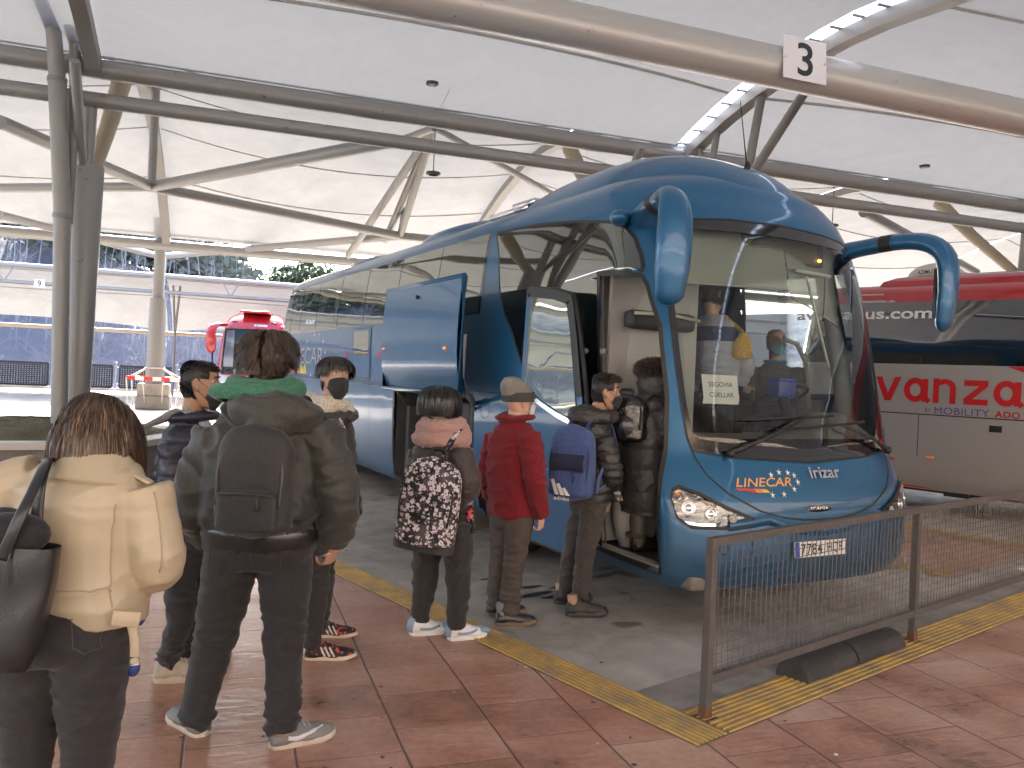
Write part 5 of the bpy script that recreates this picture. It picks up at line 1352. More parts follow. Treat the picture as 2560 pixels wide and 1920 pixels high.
def hand(mb, wrist, d, nrm, side=1., curl=.5, k=1., spread=1.):
    """palm, four fingers and a thumb; d = pointing direction, nrm = back of the hand"""
    d = V(d).normalized(); nrm = (V(nrm)-d*V(nrm).dot(d)).normalized(); x = d.cross(nrm)*side
    w = V(wrist)
    mb.tube([w-d*.03*k, w+d*.01*k, w+d*.05*k, w+d*.088*k], [.026*k,.031*k,.040*k,.036*k], 14, True, .42, up=x)
    for i, (off, ln) in enumerate(((-.030,.078),(-.010,.086),(.011,.080),(.030,.062))):
        p = w+d*.08*k+x*off*k*spread; a = 0.; pts = [p]
        for s_ in (.42,.32,.26):
            a += curl*(.75+.12*i); q = d*math.cos(a)-nrm*math.sin(a); p = p+q*ln*k*s_; pts.append(p)
        mb.tube(pts, [.0098*k,.0094*k,.0086*k,.0066*k], 8)
        mb.ball(pts[-1], .0066*k, 8, 6)
    p = w+d*.028*k-x*.030*k; q1 = (d*.72-x*.66-nrm*.25).normalized(); q2 = (d*.92-x*.12-nrm*.45).normalized()
    mb.tube([p, p+q1*.036*k, p+q1*.036*k+q2*.034*k, p+q1*.036*k+q2*.056*k], [.0135*k,.0118*k,.0105*k,.0075*k], 8)

def head_into(fig, mb, ears=True, nose=True):
    H = fig.hp; rg = []
    zs = [-.118+.252*i/26 for i in range(27)]
    for z in zs: rg.append([H(hsurf(2*math.pi*k/32, z)) for k in range(32)])
    mb.rings(rg)
    if nose:
        k = fig.k
        mb.tube([H((0,.080,.050)),H((0,.094,.028)),H((0,.107,.002)),H((0,.112,-.014)),H((0,.096,-.026))], [.008*k,.0095*k,.0125*k,.0145*k,.010*k], 10)
        for sx in (-1,1): mb.ball(H((sx*.012,.098,-.019)), .0085*k, 8, 6)
        mb.tube([H((-.046,.072,.056)),H((-.028,.084,.058)),H((0,.086,.055)),H((.028,.084,.058)),H((.046,.072,.056))], [.007*k,.009*k,.007*k,.009*k,.007*k], 8)   # brow ridge
        mb.tube([H((-.022,.088,-.058)),H((0,.096,-.056)),H((.022,.088,-.058))], [.006*k,.008*k,.006*k], 8)
        mb.tube([H((-.020,.086,-.069)),H((0,.094,-.070)),H((.020,.086,-.069))], [.006*k,.008*k,.006*k], 8)
    if ears:
        for sx in (-1,1):
            pts = [H((sx*(.073+.012*math.sin(t)), -.012-.017*math.cos(t*1.0)+.004, .006+.030*math.sin(t-1.2))) for t in (0,.8,1.6,2.4,3.2)]
            mb.tube([H((sx*.073,.004,-.022)),H((sx*.080,-.002,-.012)),H((sx*.085,-.016,.008)),H((sx*.086,-.020,.026)),H((sx*.082,-.008,.036)),H((sx*.076,.004,.028))], [.007*fig.k,.0075*fig.k,.006*fig.k,.0065*fig.k,.006*fig.k,.005*fig.k], 8)
            mb.ball(H((sx*.077,-.008,.006)), (.008*fig.k,.016*fig.k,.024*fig.k), 10, 8, fig.H.to_3x3().normalized())

def body(fig, arms=None, legs=True, hands=(), voxel=.0065, feet=True, nose=True, slim=.80):
    """the whole figure under the clothes, one continuous surface"""
    mb = MB(); j = fig.j; k = fig.k
    head_into(fig, mb, nose=nose)
    nk = j['neck']; mb.tube([nk-V((0,0,.05)), nk+(fig.hp((0,-.020,-.09))-nk)*.45, fig.hp((0,-.018,-.05))], [.066*k,.056*k,.056*k], 16)
    sh = (j['shl']+j['shr'])/2
    rows = [(j['pelvis']-V((0,0,.10*k)), .13*k, .09*k, fig.yaw),(j['pelvis'], .155*k, .105*k, fig.yaw),(j['pelvis'].lerp(sh,.35), .13*k, .09*k, fig.yaw),(j['pelvis'].lerp(sh,.7), .150*k, .105*k, fig.yaw),(sh-V((0,0,.02)), .155*k, .09*k, fig.yaw),(nk, .075*k, .06*k, fig.yaw)]
    torso(mb, rows)
    for sd in ('l','r'):
        a = [j['sh'+sd], j['el'+sd], j['wr'+sd]]
        limb(mb, [a[0], a[0].lerp(a[1],.5), a[1], a[1].lerp(a[2],.45), a[2]], [.056*k*slim,.050*k*slim,.042*k*slim,.040*k*slim,.029*k], 14)
        if legs:
            h = [j['hip'+sd], j['kn'+sd], j['an'+sd]]
            limb(mb, [h[0], h[0].lerp(h[1],.5), h[1], h[1].lerp(h[2],.4), h[2]], [.088*k*slim,.078*k*slim,.056*k*slim,.056*k*slim,.040*k*slim], 14)
            fd, fr = heading(fig.j.get('fy'+sd, fig.yaw))
            if feet: limb(mb, [h[2]+V((0,0,.02)), h[2]-fd*.02-V((0,0,.03)), h[2]+fd*.09-V((0,0,.055)), h[2]+fd*.15-V((0,0,.06))], [.038*k,.038*k,.032*k,.02*k], 12)
    for hd_ in hands: hand(mb, *hd_)
    vs, fs, nr = remesh(mb, voxel, 3, .5)
    Hi = fig.H.inverted()
    out = []
    for p in vs:
        q = Hi @ p
        if -.02 < q.z < .09 and q.y > .04:                      # eye sockets
            for sx in (-1,1):
                d = math.hypot(q.x-sx*.032, (q.z-.034)*1.4)
                q = q-V((0,1,0))*.0105*math.exp(-(d/.0135)**2)
            p = fig.H @ q
        out.append(p)
    m2 = MB(); m2.add(out, fs); return fig.put(m2, 'body', fig.skin)

def eyes(fig, gaze=(0,1,0), iris=(.05,.03,.02), openness=.62):
    wm = pmat('eye_white', (.72,.70,.66), .2); im = pmat('eye_iris_%d' % int(iris[0]*1000), iris, .15); lid = fig.skin
    g = V(gaze).normalized()
    for sx in (-1,1):
        c = V((sx*.032,.0715,.034)); mb = MB(); mb.ball(fig.hp(c), .0132*fig.k, 16, 12); e = fig.put(mb, 'eye', wm)
        mb = MB(); q = c+g*.0088; mb.ball(fig.hp(q), .0064*fig.k, 12, 8); fig.put(mb, 'iris', im, e)
        for up, o in ((1,.0115),(-1,-.0085)):
            mb = MB(); pts = [V((sx*.032+.0165*math.cos(t), .0805+.0045*math.sin(t)**2-.004*abs(math.cos(t)), .034+o*math.sin(t)*(.62 if up > 0 else .55))) for t in [math.pi*i/8 for i in range(9)]]
            mb.tube([fig.hp(p) for p in pts], [.0022*fig.k]+[.0030*fig.k]*7+[.0022*fig.k], 6); fig.put(mb, 'eyelid', lid, e)
        if True:
            mb = MB(); pts = [V((sx*.032+.017*math.cos(t), .0845-.005*abs(math.cos(t)), .0345+.0090*math.sin(t)*.72)) for t in [math.pi*(.05+.9*i/8) for i in range(9)]]
            mb.tube([fig.hp(p) for p in pts], .0013*fig.k, 5); fig.put(mb, 'lashes', pmat('dark_lashes', (.012,.009,.008), .7), e)
def brows(fig, mat, thick=1.):
    mat = mat[0] if isinstance(mat, list) else mat
    for sx in (-1,1):
        mb = MB(); mb.tube([fig.hp((sx*.012,.0965,.0545)),fig.hp((sx*.026,.0955,.061)),fig.hp((sx*.040,.0865,.062)),fig.hp((sx*.052,.072,.056))], [.0030*thick*fig.k,.0040*thick*fig.k,.0034*thick*fig.k,.0015*fig.k], 8, True, .55); fig.put(mb, 'eyebrow', mat)
def mask(fig, mat, low=-.122, high=.012, strapm=None, pleats=3):
    rows = []; n = 22; m = 16
    for i in range(m+1):
        t = i/m; z = low+(high-low)*t; row = []
        ext = 1.22-.34*abs(2*t-1)**1.6
        for j in range(n+1):
            th = ext*(2*j/n-1); zz = z-.018*(abs(2*j/n-1)**2)*(1 if t > .5 else -.6)*(.5 if t < .5 else 1.)
            zz = max(-.116, min(.03, zz)); p = hsurf(th, max(zz,-.085), .008)
            c = math.exp(-(th/.30)**2); top = smooth(-.11,-.02,z)*(1-smooth(.0,.03,z)*.25)
            bulge = .026*c*top+.012*math.exp(-(th/.7)**2)*smooth(.03,-.03,z)*smooth(-.125,-.09,z)
            p = p+V((0,bulge+.0018*math.sin(t*math.pi*2*pleats)*math.exp(-(th/.8)**2),0)); p.z = zz if zz > -.085 else z*.9+zz*.1
            if z < -.085: p = V((p.x*(1-.9*(-.085-z)/.07), p.y-.25*(-.085-z), z))
            row.append(fig.hp(p))
        rows.append(row)
    mb = MB(); mb.grid(rows); o = fig.put(mb, 'face_mask', mat)
    for sx in (-1,1):
        for zt, ze in ((.004,.036),(-.075,-.020)):
            e = 1.0*sx
            mb = MB(); a = hsurf(sx*1.02, zt-.004, .010); b = V((sx*.080,.004,ze)); mid = (a+b)/2+V((sx*.006,0,0))
            mb.tube([fig.hp(a),fig.hp(mid),fig.hp(b),fig.hp(b+V((sx*.006,-.02,(-.012 if ze > 0 else .012))))], .0014*fig.k, 5); fig.put(mb, 'ear_loop', strapm or mat, o)
    return o

def ribbon(mb, pts, side, w):
    n = len(pts); vs = []
    for i, p in enumerate(pts):
        t = i/(n-1); ww = w*(1-.75*t**2)
        vs += [p-side*ww, p+side*ww]
    mb.add(vs, [(2*i,2*i+1,2*i+3,2*i+2) for i in range(n-1)])
def hair(fig, mat, n, region, grow, seed=1, w=.0022, cap=.005, seg=6, capmin=-.06, clump=.35, name='hair'):
    """cap close to the skull plus combed strands. region(th, z) -> keep a root; grow(root, th, z, normal, rnd) -> (length, list of direction control)"""
    rr = random.Random(seed); mb = MB(); m = 40; zs = [-.08+.212*i/26 for i in range(27)]; idx = {}; vs = []
    for a, z in enumerate(zs):
        for b in range(m): idx[(a,b)] = len(vs); vs.append(fig.hp(hsurf(2*math.pi*b/m, z, cap+.0012*noise.noise(V((b*.8,z*90,seed))))))
    fs = []
    for a in range(26):
        for b in range(m):
            th = 2*math.pi*(b+.5)/m; th = th-2*math.pi if th > math.pi else th
            if region(th, (zs[a]+zs[a+1])/2): fs.append((idx[(a,b)],idx[(a,(b+1)%m)],idx[(a+1,(b+1)%m)],idx[(a+1,b)]))
    fs.append(tuple(idx[(26,b)] for b in range(m)))
    mb.add(vs, fs)
    for i in range(n):
        while True:
            d = V((rr.gauss(0,1),rr.gauss(0,1),rr.gauss(0,1))).normalized()
            z = .131*d.z if d.z > 0 else .10*d.z; th = math.atan2(d.x, d.y)
            if region(th, z): break
        p = hsurf(th, z, cap*.6); nrm = (V((p.x*1.4, (p.y+.005), (p.z-.02)*.95))).normalized()
        res = grow(p, th, z, nrm, rr)
        if res is None: continue
        ln, dirs = res
        pts = [p]; st = ln/seg; cl = V((noise.noise(p*30+V((seed,0,0))), noise.noise(p*30+V((7,seed,3))), noise.noise(p*30+V((1,2,seed)))))*clump
        for s_ in range(seg):
            t = (s_+.5)/seg*(len(dirs)-1); a = int(t); dd = V(dirs[a]).lerp(V(dirs[min(len(dirs)-1,a+1)]), t-a)+cl*(.4+s_/seg)
            q = pts[-1]+dd.normalized()*st
            e = V((q.x/.079,(q.y+.005)/.098,(q.z-.015)/.122)); L_ = e.length
            if L_ < 1.02 and q.z > -.06: q = V((q.x/L_*1.02, (q.y+.005)/L_*1.02-.005, (q.z-.015)/L_*1.02+.015))
            pts.append(q)
        sd = (pts[-1]-pts[0]).cross(nrm)
        sd = sd.normalized() if sd.length > 1e-5 else V((1,0,0))
        sd = (sd+V((rr.uniform(-.5,.5),rr.uniform(-.5,.5),rr.uniform(-.5,.5)))).normalized()
        if isinstance(mat, list): mb.cur = 0 if rr.random() < .62 else (1 if rr.random() < .72 else 2)
        ribbon(mb, [fig.hp(q) for q in pts], (fig.H.to_3x3() @ sd).normalized(), w*fig.k*rr.uniform(.6,1.15))
    return fig.put(mb, name, mat)
def hair_mat(name, c, c2, rough=.42):
    mid = tuple(lerp(a, b, .42) for a, b in zip(c, c2))
    return [pmat(name, c, rough, spec=.55), pmat(name+'_mid', mid, rough, spec=.55), pmat(name+'_light', c2, rough, spec=.55)]

# ---------------------------------------------------------------- clothes
def fbm(p, o=3):
    s_, a, v = 1., .5, 0.
    for _ in range(o): v += a*noise.noise(p*s_); s_ *= 2.03; a *= .5
    return v
def creases(p, fx, fz, seed=0.):
    """soft ridges that run across the limb"""
    q = V((p.x*fx+seed, p.y*fx, p.z*fz)); q += V((noise.noise(p*5+V((seed,0,0))), noise.noise(p*5+V((0,seed,9))), noise.noise(p*4+V((3,seed,0)))))*.7
    r = 1-abs(noise.noise(q)*2.); return r*r
from mathutils.bvhtree import BVHTree
def drape(fig, o, pts, lift=.002):
    """lays a line of points onto a garment's outer face"""
    me = o.data; t = BVHTree.FromPolygons([v.co for v in me.vertices], [tuple(p.vertices) for p in me.polygons]); out = []
    for p in pts:
        q = V(p)-fig.base; r = t.find_nearest(q); out.append(r[0]+r[1]*lift+fig.base if r[0] is not None else V(p))
    return out
def cloth(fig, mb, name, mat, disp, voxel=.010, iters=5, parent=None):
    vs, fs, nr = remesh(mb, voxel, iters, .5)
    out = [p+n*disp(p-fig.base, n) for p, n in zip(vs, nr)]
    m2 = MB(); m2.add(out, fs); return fig.put(m2, name, mat, parent)
def d_soft(amp, seed=0., f=7., fz=12.):
    return lambda p, n: amp*(creases(p, f, fz, seed)-.35)+amp*.5*noise.noise(p*4.+V((seed,1,2)))
def d_denim(amp, knee, ankle, seed=0.):
    def g(p, n):
        k = .45+.9*math.exp(-((p.z-knee)/.10)**2)+1.5*math.exp(-((p.z-ankle)/.13)**2)
        return amp*k*(creases(p, 5., 17., seed)-.4)+amp*.7*noise.noise(p*3.5+V((seed,0,0)))
    return g
def d_puff(amp, pitch, seed=0., wr=.5):
    def g(p, n):
        zz = p.z/pitch+.18*noise.noise(p*3+V((seed,0,0))); s_ = abs(math.sin(math.pi*zz))
        return amp*(s_**.55-.75)+amp*wr*(creases(p, 13., 16., seed)-.4)+amp*.35*noise.noise(p*9.+V((seed,5,0)))
    return g
def trousers(fig, mat, rh, rt, rk, rc, ra, disp, waist=None, hipw=.17, hipd=.125, voxel=.010, name='trousers', cuff=0., low=.0):
    mb = MB(); j = fig.j; k = fig.k
    for sd in ('l','r'):
        h, n_, a = j['hip'+sd], j['kn'+sd], j['an'+sd]
        limb(mb, [h+V((0,0,.04)), h.lerp(n_,.35), n_, n_.lerp(a,.45), a-V((0,0,low))], [rh*k,rt*k,rk*k,rc*k,ra*k], 20, 1.08)
    p = j['pelvis']; c = (j['hipl']+j['hipr'])/2
    torso(mb, [(c-V((0,0,.05*k)), hipw*.80*k, hipd*.8*k, fig.yaw),(c+V((0,0,.03*k)), hipw*k, hipd*k, fig.yaw),(p+V((0,0,.02)), hipw*1.0*k, hipd*.98*k, fig.yaw),(p+V((0,0,.12*k)), hipw*.92*k, hipd*.9*k, fig.yaw)])
    return cloth(fig, mb, name, mat, disp, voxel)
def shoe(fig, pos, yaw, upper, solem, L=.285, w=.052, h=.085, high=False, stripe=None, lace=None, sock=None, solet=.030, toe=1.0):
    """pos = ground point under the heel; built pointing along yaw"""
    f, r = heading(yaw); o = V(pos)
    def P(x, y, z): return o+r*x+f*y+V((0,0,z))
    out = [(-.045,.0),(-.03,.62),(.0,.80),(.05,.86),(.11,.84),(.16,.92),(.205,1.02),(.245,.86),(.272,.5),(.282,.12)]
    sc = L/.327
    mb = MB(); rows = []
    pl = [(x*sc, y) for x, y in out]
    ring = [(w*y, x) for x, y in pl]+[(-w*y, x) for x, y in reversed(pl[1:-1])]
    n = len(ring)
    for z, s_ in ((.0,.93),(.006,1.02),(solet*.8,1.03),(solet,.99)): rows.append([P(x*s_, (y-.11*sc)*(.985 if z == 0 else 1.0)*s_/1.0+.11*sc, z+(.012*smooth(.19*sc,.28*sc,y)*toe)) for x, y in ring])
    mb.rings(rows); 
    up = MB(); rg = []
    prof = [(-.040,.55,.050,.105),(-.025,.80,.075,.11),(.02,.86,.090,.0),(.06,.86,.088,.0),(.10,.85,.074,.0),(.15,.93,.058,.0),(.20,.97,.050,.0),(.24,.82,.042,.0),(.268,.45,.034,.0)]
    for y, ww, hh, _ in prof:
        hh2 = hh*(h/.085)*(1.45 if high and y < .08 else 1.)
        ring2 = []
        for q in range(16):
            t = math.pi*q/15; ring2.append(P(math.cos(t)*w*ww*(1-.25*math.sin(t)**3*(1 if y < .1 else .2)), y*sc, solet*.8+math.sin(t)**.75*(hh2-.0)))
        rg.append(ring2+[P(-w*ww*.5,y*sc,solet*.7),P(w*ww*.5,y*sc,solet*.7)])
    up.rings(rg); s_ = fig.put(up, 'shoe', upper, None, True, True)
    fig.put(mb, 'sole', solem, s_, True, True, 40)
    if lace is not None:
        for q in range(4):
            y = (.085+.028*q)*sc; z = solet*.8+.083*(h/.085)-.011*q*(h/.085)
            mb = MB(); mb.tube([P(-w*.42,y-.006,z-.012),P(0,y,z+.002),P(w*.42,y+.008,z-.012)], .0042, 6); fig.put(mb, 'lace', lace, s_)
    if stripe is not None:
        for sx in (-1,1):
            for q in range(3):
                y = (.075+.028*q)*sc
                mb = MB(); mb.tube([P(sx*w*.93,y+.012,solet+.002),P(sx*w*.86,y-.004,solet+.028),P(sx*w*.62,y-.018,solet+.052)], .0062, 6, True, .4); fig.put(mb, 'stripe', stripe, s_)
    if sock is not None:
        mb = MB(); mb.tube([P(0,.015,.06),P(0,.0,.15)], [.036,.036], 14); fig.put(mb, 'sock', sock)
    return s_
def strap_path(mb, pts, w, t=.006, n=8, m=6, up=None):
    P = path([V(p) for p in pts], m); mb.tube(P, w, 10, True, t/w, up)
def backpack(loc, yaw, label, w, h, d, mat, k=1., pocket=True, zipm=None, base=None, squash=0., side=None, grp=None, top=.66, wav=.006, seed=0):
    """soft pack, local axes: y points away from the wearer's back, z up from its base"""
    R = thing('backpack', label, 'backpack', loc, -RAD(yaw), grp)
    def hull(s_w, s_d, z0, z1, y0, e=3., n=30, m=18, tp=top, bulge=.0):
        rg = []
        for i in range(m+1):
            t = i/m; z = z0+(z1-z0)*t
            e1 = min(1., (t/.10))**.45 if t < .10 else 1.; e2 = (max(0.,1-((t-.72)/.28)**2))**.5 if t > .72 else 1.
            tw = e1*(tp+(1-tp)*e2)*(e2**.55) if t > .72 else e1*(1.0); dw = e1*(e2**.8)*(1-.30*t+squash*math.sin(math.pi*t))
            ww = max(.01, s_w*tw); dd = max(.008, s_d*dw); ring = []
            for q in range(n):
                a = 2*math.pi*q/n; c, s_ = math.cos(a), math.sin(a); qq = (abs(c)**e+abs(s_)**e)**(-1/e)
                p = V((ww*qq*c, y0-dd*qq*s_*1.0, z)); nn = V((c,-s_,0)); p += nn*wav*(creases(p+V((seed,seed,0)), 9., 7., seed)-.4)
                ring.append(p)
            rg.append(ring)
        return rg
    mb = MB(); mb.rings(hull(w/2, d/2, 0., h, -d/2)); mb.build('bag_body', mat, R, fix=True)
    if pocket:
        mb = MB(); mb.rings(hull(w*.40, d*.20, h*.06, h*.47, -d*.93, tp=.9)); mb.build('pocket', mat, R, fix=True)
        mb = MB(); mb.rings(hull(w*.43, d*.17, h*.10, h*.86, -d*.80, tp=.8)); mb.build('front_panel', mat, R, fix=True)
    zm = zipm or mat
    mb = MB(); mb.tube(path([V((-w*.41,-d*.95,h*.30)),V((-w*.43,-d*.86,h*.60)),V((-w*.30,-d*.70,h*.83)),V((0,-d*.64,h*.88)),V((w*.30,-d*.70,h*.83)),V((w*.43,-d*.86,h*.60)),V((w*.41,-d*.93,h*.30))],5), .0065, 6); mb.build('zip', zm, R)
    if pocket:
        mb = MB(); mb.tube(path([V((-w*.37,-d*1.10,h*.40)),V((0,-d*1.14,h*.415)),V((w*.37,-d*1.10,h*.40))],5), .0045, 6); mb.build('zip', zm, R)
        mb = MB(); mb.tube([(w*.16,-d*1.15,h*.41),(w*.17,-d*1.17,h*.34),(w*.16,-d*1.16,h*.27)], .004, 6); mb.tube([(w*.19,-d*1.15,h*.30),(w*.165,-d*1.17,h*.34)], .003, 6); mb.build('zip_pull', zm, R)
    mb = MB(); mb.tube(path([V((-.045,-.03,h*.95)),V((-.04,-.025,h*1.06)),V((.04,-.025,h*1.06)),V((.045,-.03,h*.95))],5), .012, 8, True, .5); mb.build('top_handle', zm, R)
    if base is not None:
        mb = MB(); mb.rings(hull(w*.505, d*.51, -.004, h*.12, -d/2)); mb.build('bag_base', base, R, fix=True)
    return R
# ================================================================ the people in the picture
def fabric(name, c, rough=.85, var=None, weave=420, wb=.12, sheen=.15, fold=None):
    var = var or (95., tuple(x*1.75 for x in c), .40, .72)
    return pmat(name, c, rough, var=var, bump=(weave,wb,2.,.004), bump2=fold or (4.5,.42,2.5,.022,1.9), sheen=sheen)
def offs(fig, p, f=0., r=0., z=0.): return p+fig.f*f+fig.r*r+V((0,0,z))
def collar_ring(mb, c, f, r, rx, ry, tr, tilt=0., n=26, flat=1.3, dip=0.):
    pts = []
    for k in range(n):
        t = 2*math.pi*k/n; pts.append(c+r*(rx*math.cos(t))+f*(ry*math.sin(t))+V((0,0,tilt*math.sin(t)-dip*max(0,math.sin(t))**2)))
    mb.tube(pts, tr, 12, False, flat, up=(0,0,1), closed=True)
def jacket(fig, name, mat, rows, sl, sr, disp, extra=None, voxel=.010, iters=5, cuff=True, arms=True):
    mb = MB(); torso(mb, rows)
    if arms:
        for sd, rs in (('l',sl),('r',sr)):
            a, b, c = fig['sh'+sd], fig['el'+sd], fig['wr'+sd]
            limb(mb, [a, a.lerp(b,.35), b, b.lerp(c,.5), c], rs, 18)
    if extra: extra(mb)
    return cloth(fig, mb, name, mat, disp, voxel, iters)
def rowf(fig):
    def R(u, v, hw, hd, dy=0., yaw=None): return (on_y(u, v, fig.Y+dy), hw, hd, fig.yaw if yaw is None else yaw)
    return R

def dense3(P, k=5):
    return [P[i].lerp(P[(i+1)%len(P)], t/k) for i in range(len(P)) for t in range(k)]
def tall_man():
    g = Fig(on_z(605,1872), 'tall person in black jeans and dark padded jacket with a green hood, seen from behind', 8, skin_mat('warm',(.43,.26,.18)), 3.6, 1.05)
    g.set(head=(672,916), neck=(674,1000), shl=(548,1083,.03), shr=(792,1066,-.03), ell=(478,1262,-.04), wrl=(520,1345,.22), elr=(848,1235,-.06), wrr=(838,1362,.04),
          pelvis=(650,1330), hipl=(585,1385,.0), hipr=(712,1385,0), knl=(532,1615,.03), knr=(712,1615,.03), anl=(487,1818,.0), anr=(703,1838,-.02))
    g.j['fyl'] = -48; g.j['fyr'] = 62
    g.headm(2, -6, 0)
    body(g, hands=[(g['wrr'], (-.35,.25,-1.), (.8,-.4,-.1), 1., .75, 1.05)], voxel=.006, feet=False)
    jean = fabric('black_jean', (.0135,.013,.0135), .8, weave=600, wb=.25)
    tr_ = trousers(g, jean, .118, .107, .083, .076, .071, d_denim(.011,.50,.10,1.), hipw=.235, hipd=.155, low=-.01)
    for sx in (-1,1):      # back pockets
        mb = MB(); c = offs(g, g['pelvis'], -.162, sx*.105, -.09); q = [V((x,0,z)) for x,z in ((-.075,.09),(.075,.09),(.07,-.05),(0,-.085),(-.07,-.05))]
        mb.tube(drape(g, tr_, dense3([c+g.r*p.x*.95+V((0,0,p.z)) for p in q])), .0016, 5, closed=True); g.put(mb, 'pocket_stitching', pmat('grey_stitching', (.06,.06,.06), .8))
    jk = fabric('dark_padded_shell', (.026,.0265,.0235), .60, weave=300, wb=.10, fold=(4.,.5,3.,.028,1.7))
    R = rowf(g)
    def ex(mb):
        mb.ball(on_y(690,1030,3.45), (.205,.10,.085), 20, 14, Matrix.Rotation(RAD(4),3,'Y')); mb.ball(on_y(684,1052,3.43), (.12,.08,.075), 16, 12)
        collar_ring(mb, on_y(676,1012,3.6), g.f, g.r, .135, .115, .035, -.0)
    jacket(g, 'jacket', jk, [R(650,1316,.250,.178),R(648,1280,.275,.195),R(652,1215,.282,.19),R(662,1130,.278,.175),R(672,1070,.245,.15),R(674,1030,.16,.11)],
           [.105,.105,.098,.085,.062], [.105,.105,.095,.086,.060], d_soft(.016, 3., 6., 10.), ex, .009)
    lin = pmat('shiny_black_lining', (.018,.018,.019), .28, coat=.3)
    mb = MB(); torso(mb, [R(650,1366,.228,.158),R(650,1350,.246,.172),R(650,1330,.258,.182),R(650,1295,.262,.184)], 60, 2.4)
    mb.v = [tuple(V(p)+(V(p)-on_y(650,1345,3.6)).normalized()*.003*math.sin(i%60*2.6)) for i, p in enumerate(mb.v)]; g.put(mb, 'hem_band', lin)
    gr = fabric('green_sweatshirt', (.035,.135,.085), .9, weave=500, wb=.15)
    mb = MB(); c = on_y(662,968,3.62)
    collar_ring(mb, c, g.f, g.r, .128, .115, .050, .012, 30, 1.0, .06); collar_ring(mb, c+V((0,0,-.035))-g.f*.045+g.r*(-.02), g.f, g.r, .165, .135, .038, -.02, 30, .9)
    mb.ball(c-g.f*.12+V((0,0,-.025)), (.13,.07,.05), 16, 12)
    cloth(g, mb, 'hood', gr, d_soft(.010, 8., 9., 14.), .008, 4)
    hm = hair_mat('brown_hair', (.050,.036,.027), (.15,.11,.082), .36)
    def reg(th, z): a = abs(th); return z > (.075 if a < 1.0 else .0 if a < 1.75 else -.105)
    def grow(p, th, z, n, rr):
        a = abs(th)
        if z < -.035: return rr.uniform(.008,.016), [n*.6+V((0,-.2,-1))]
        low = smooth(-.035,.03,z); ln = (.022+.040*low)*rr.uniform(.75,1.2)
        out = V((p.x,p.y*.8,0)).normalized() if abs(p.x)+abs(p.y) > .02 else V((rr.uniform(-1,1),rr.uniform(-1,1),0))
        sw = V((.35 if p.x > .005 else -.35, -.1, 0))
        return ln, [n*1.1+V((0,0,.35)), out*.6+sw*.8+V((0,0,.0)), out*.25+sw*.7+V((0,0,-.7)), sw*.4+V((0,0,-1.0))]
    hair(g, hm, 10500, reg, grow, 4, .0014, .008, 6, clump=.36)
    a_ = fabric('nothing', (.1,.1,.1)); ush = pmat('grey_trainer', (.24,.23,.20), .75, var=(9.,(.19,.19,.18))); sol = pmat('off_white_sole', (.60,.54,.44), .6, var=(12.,(.48,.42,.33)))
    lc = pmat('grey_lace', (.40,.39,.36), .8)
    shoe(g, on_z(500,1838), -50, ush, sol, .30, .054, .085, lace=lc); shoe(g, on_z(695,1868), 58, ush, sol, .30, .054, .085, lace=lc)
    sw = pmat('pale_swoosh', (.62,.64,.64), .5)
    f, r = heading(58); o = on_z(695,1868); mb = MB(); mb.tube(path([o+f*.03+r*.046+V((0,0,.052)), o+f*.07+r*.050+V((0,0,.045)), o+f*.13+r*.047+V((0,0,.06)), o+f*.19+r*.03+V((0,0,.075))],4), [.010]*3+[.012]*4+[.009]*3+[.004]*3, 8, True, .35); g.put(mb, 'side_flash', sw)
    mb = MB(); mb.tube([on_y(800,1392,3.60), on_y(822,1384,3.56)], .004, 6); g.put(mb, 'cord', pmat('pale_cord', (.55,.53,.50), .5))
    bm = fabric('black_pack_nylon', (.017,.0165,.0175), .66, weave=350, wb=.2)
    zip_ = pmat('worn_black_zip', (.05,.05,.052), .40)
    c = on_y(650,1338,3.41)
    B = backpack(c, 6, 'plain black backpack worn by the tall person with the green hood', .315, .475, .15, bm, zipm=zip_, squash=.1, seed=2)
    inv = Matrix.Rotation(RAD(6),3,'Z')
    def L(p): return inv @ (V(p)-c)
    for sx, sh in ((-1,'shl'),(1,'shr')):
        mb = MB(); s_ = g[sh].lerp(g['neck'],.36); strap_path(mb, [L(c+g.r*sx*.09+V((0,0,.44))-g.f*.01), L(s_-g.f*.10+V((0,0,.065))), L(s_+V((0,0,.075))+g.f*.06), L(s_+g.f*.16-V((0,0,.12))), L(c+g.r*sx*.20+g.f*.26+V((0,0,.15))), L(c+g.r*sx*.17+V((0,0,.06)))], .030, .007, up=g.r); mb.build('shoulder_strap', bm, B)

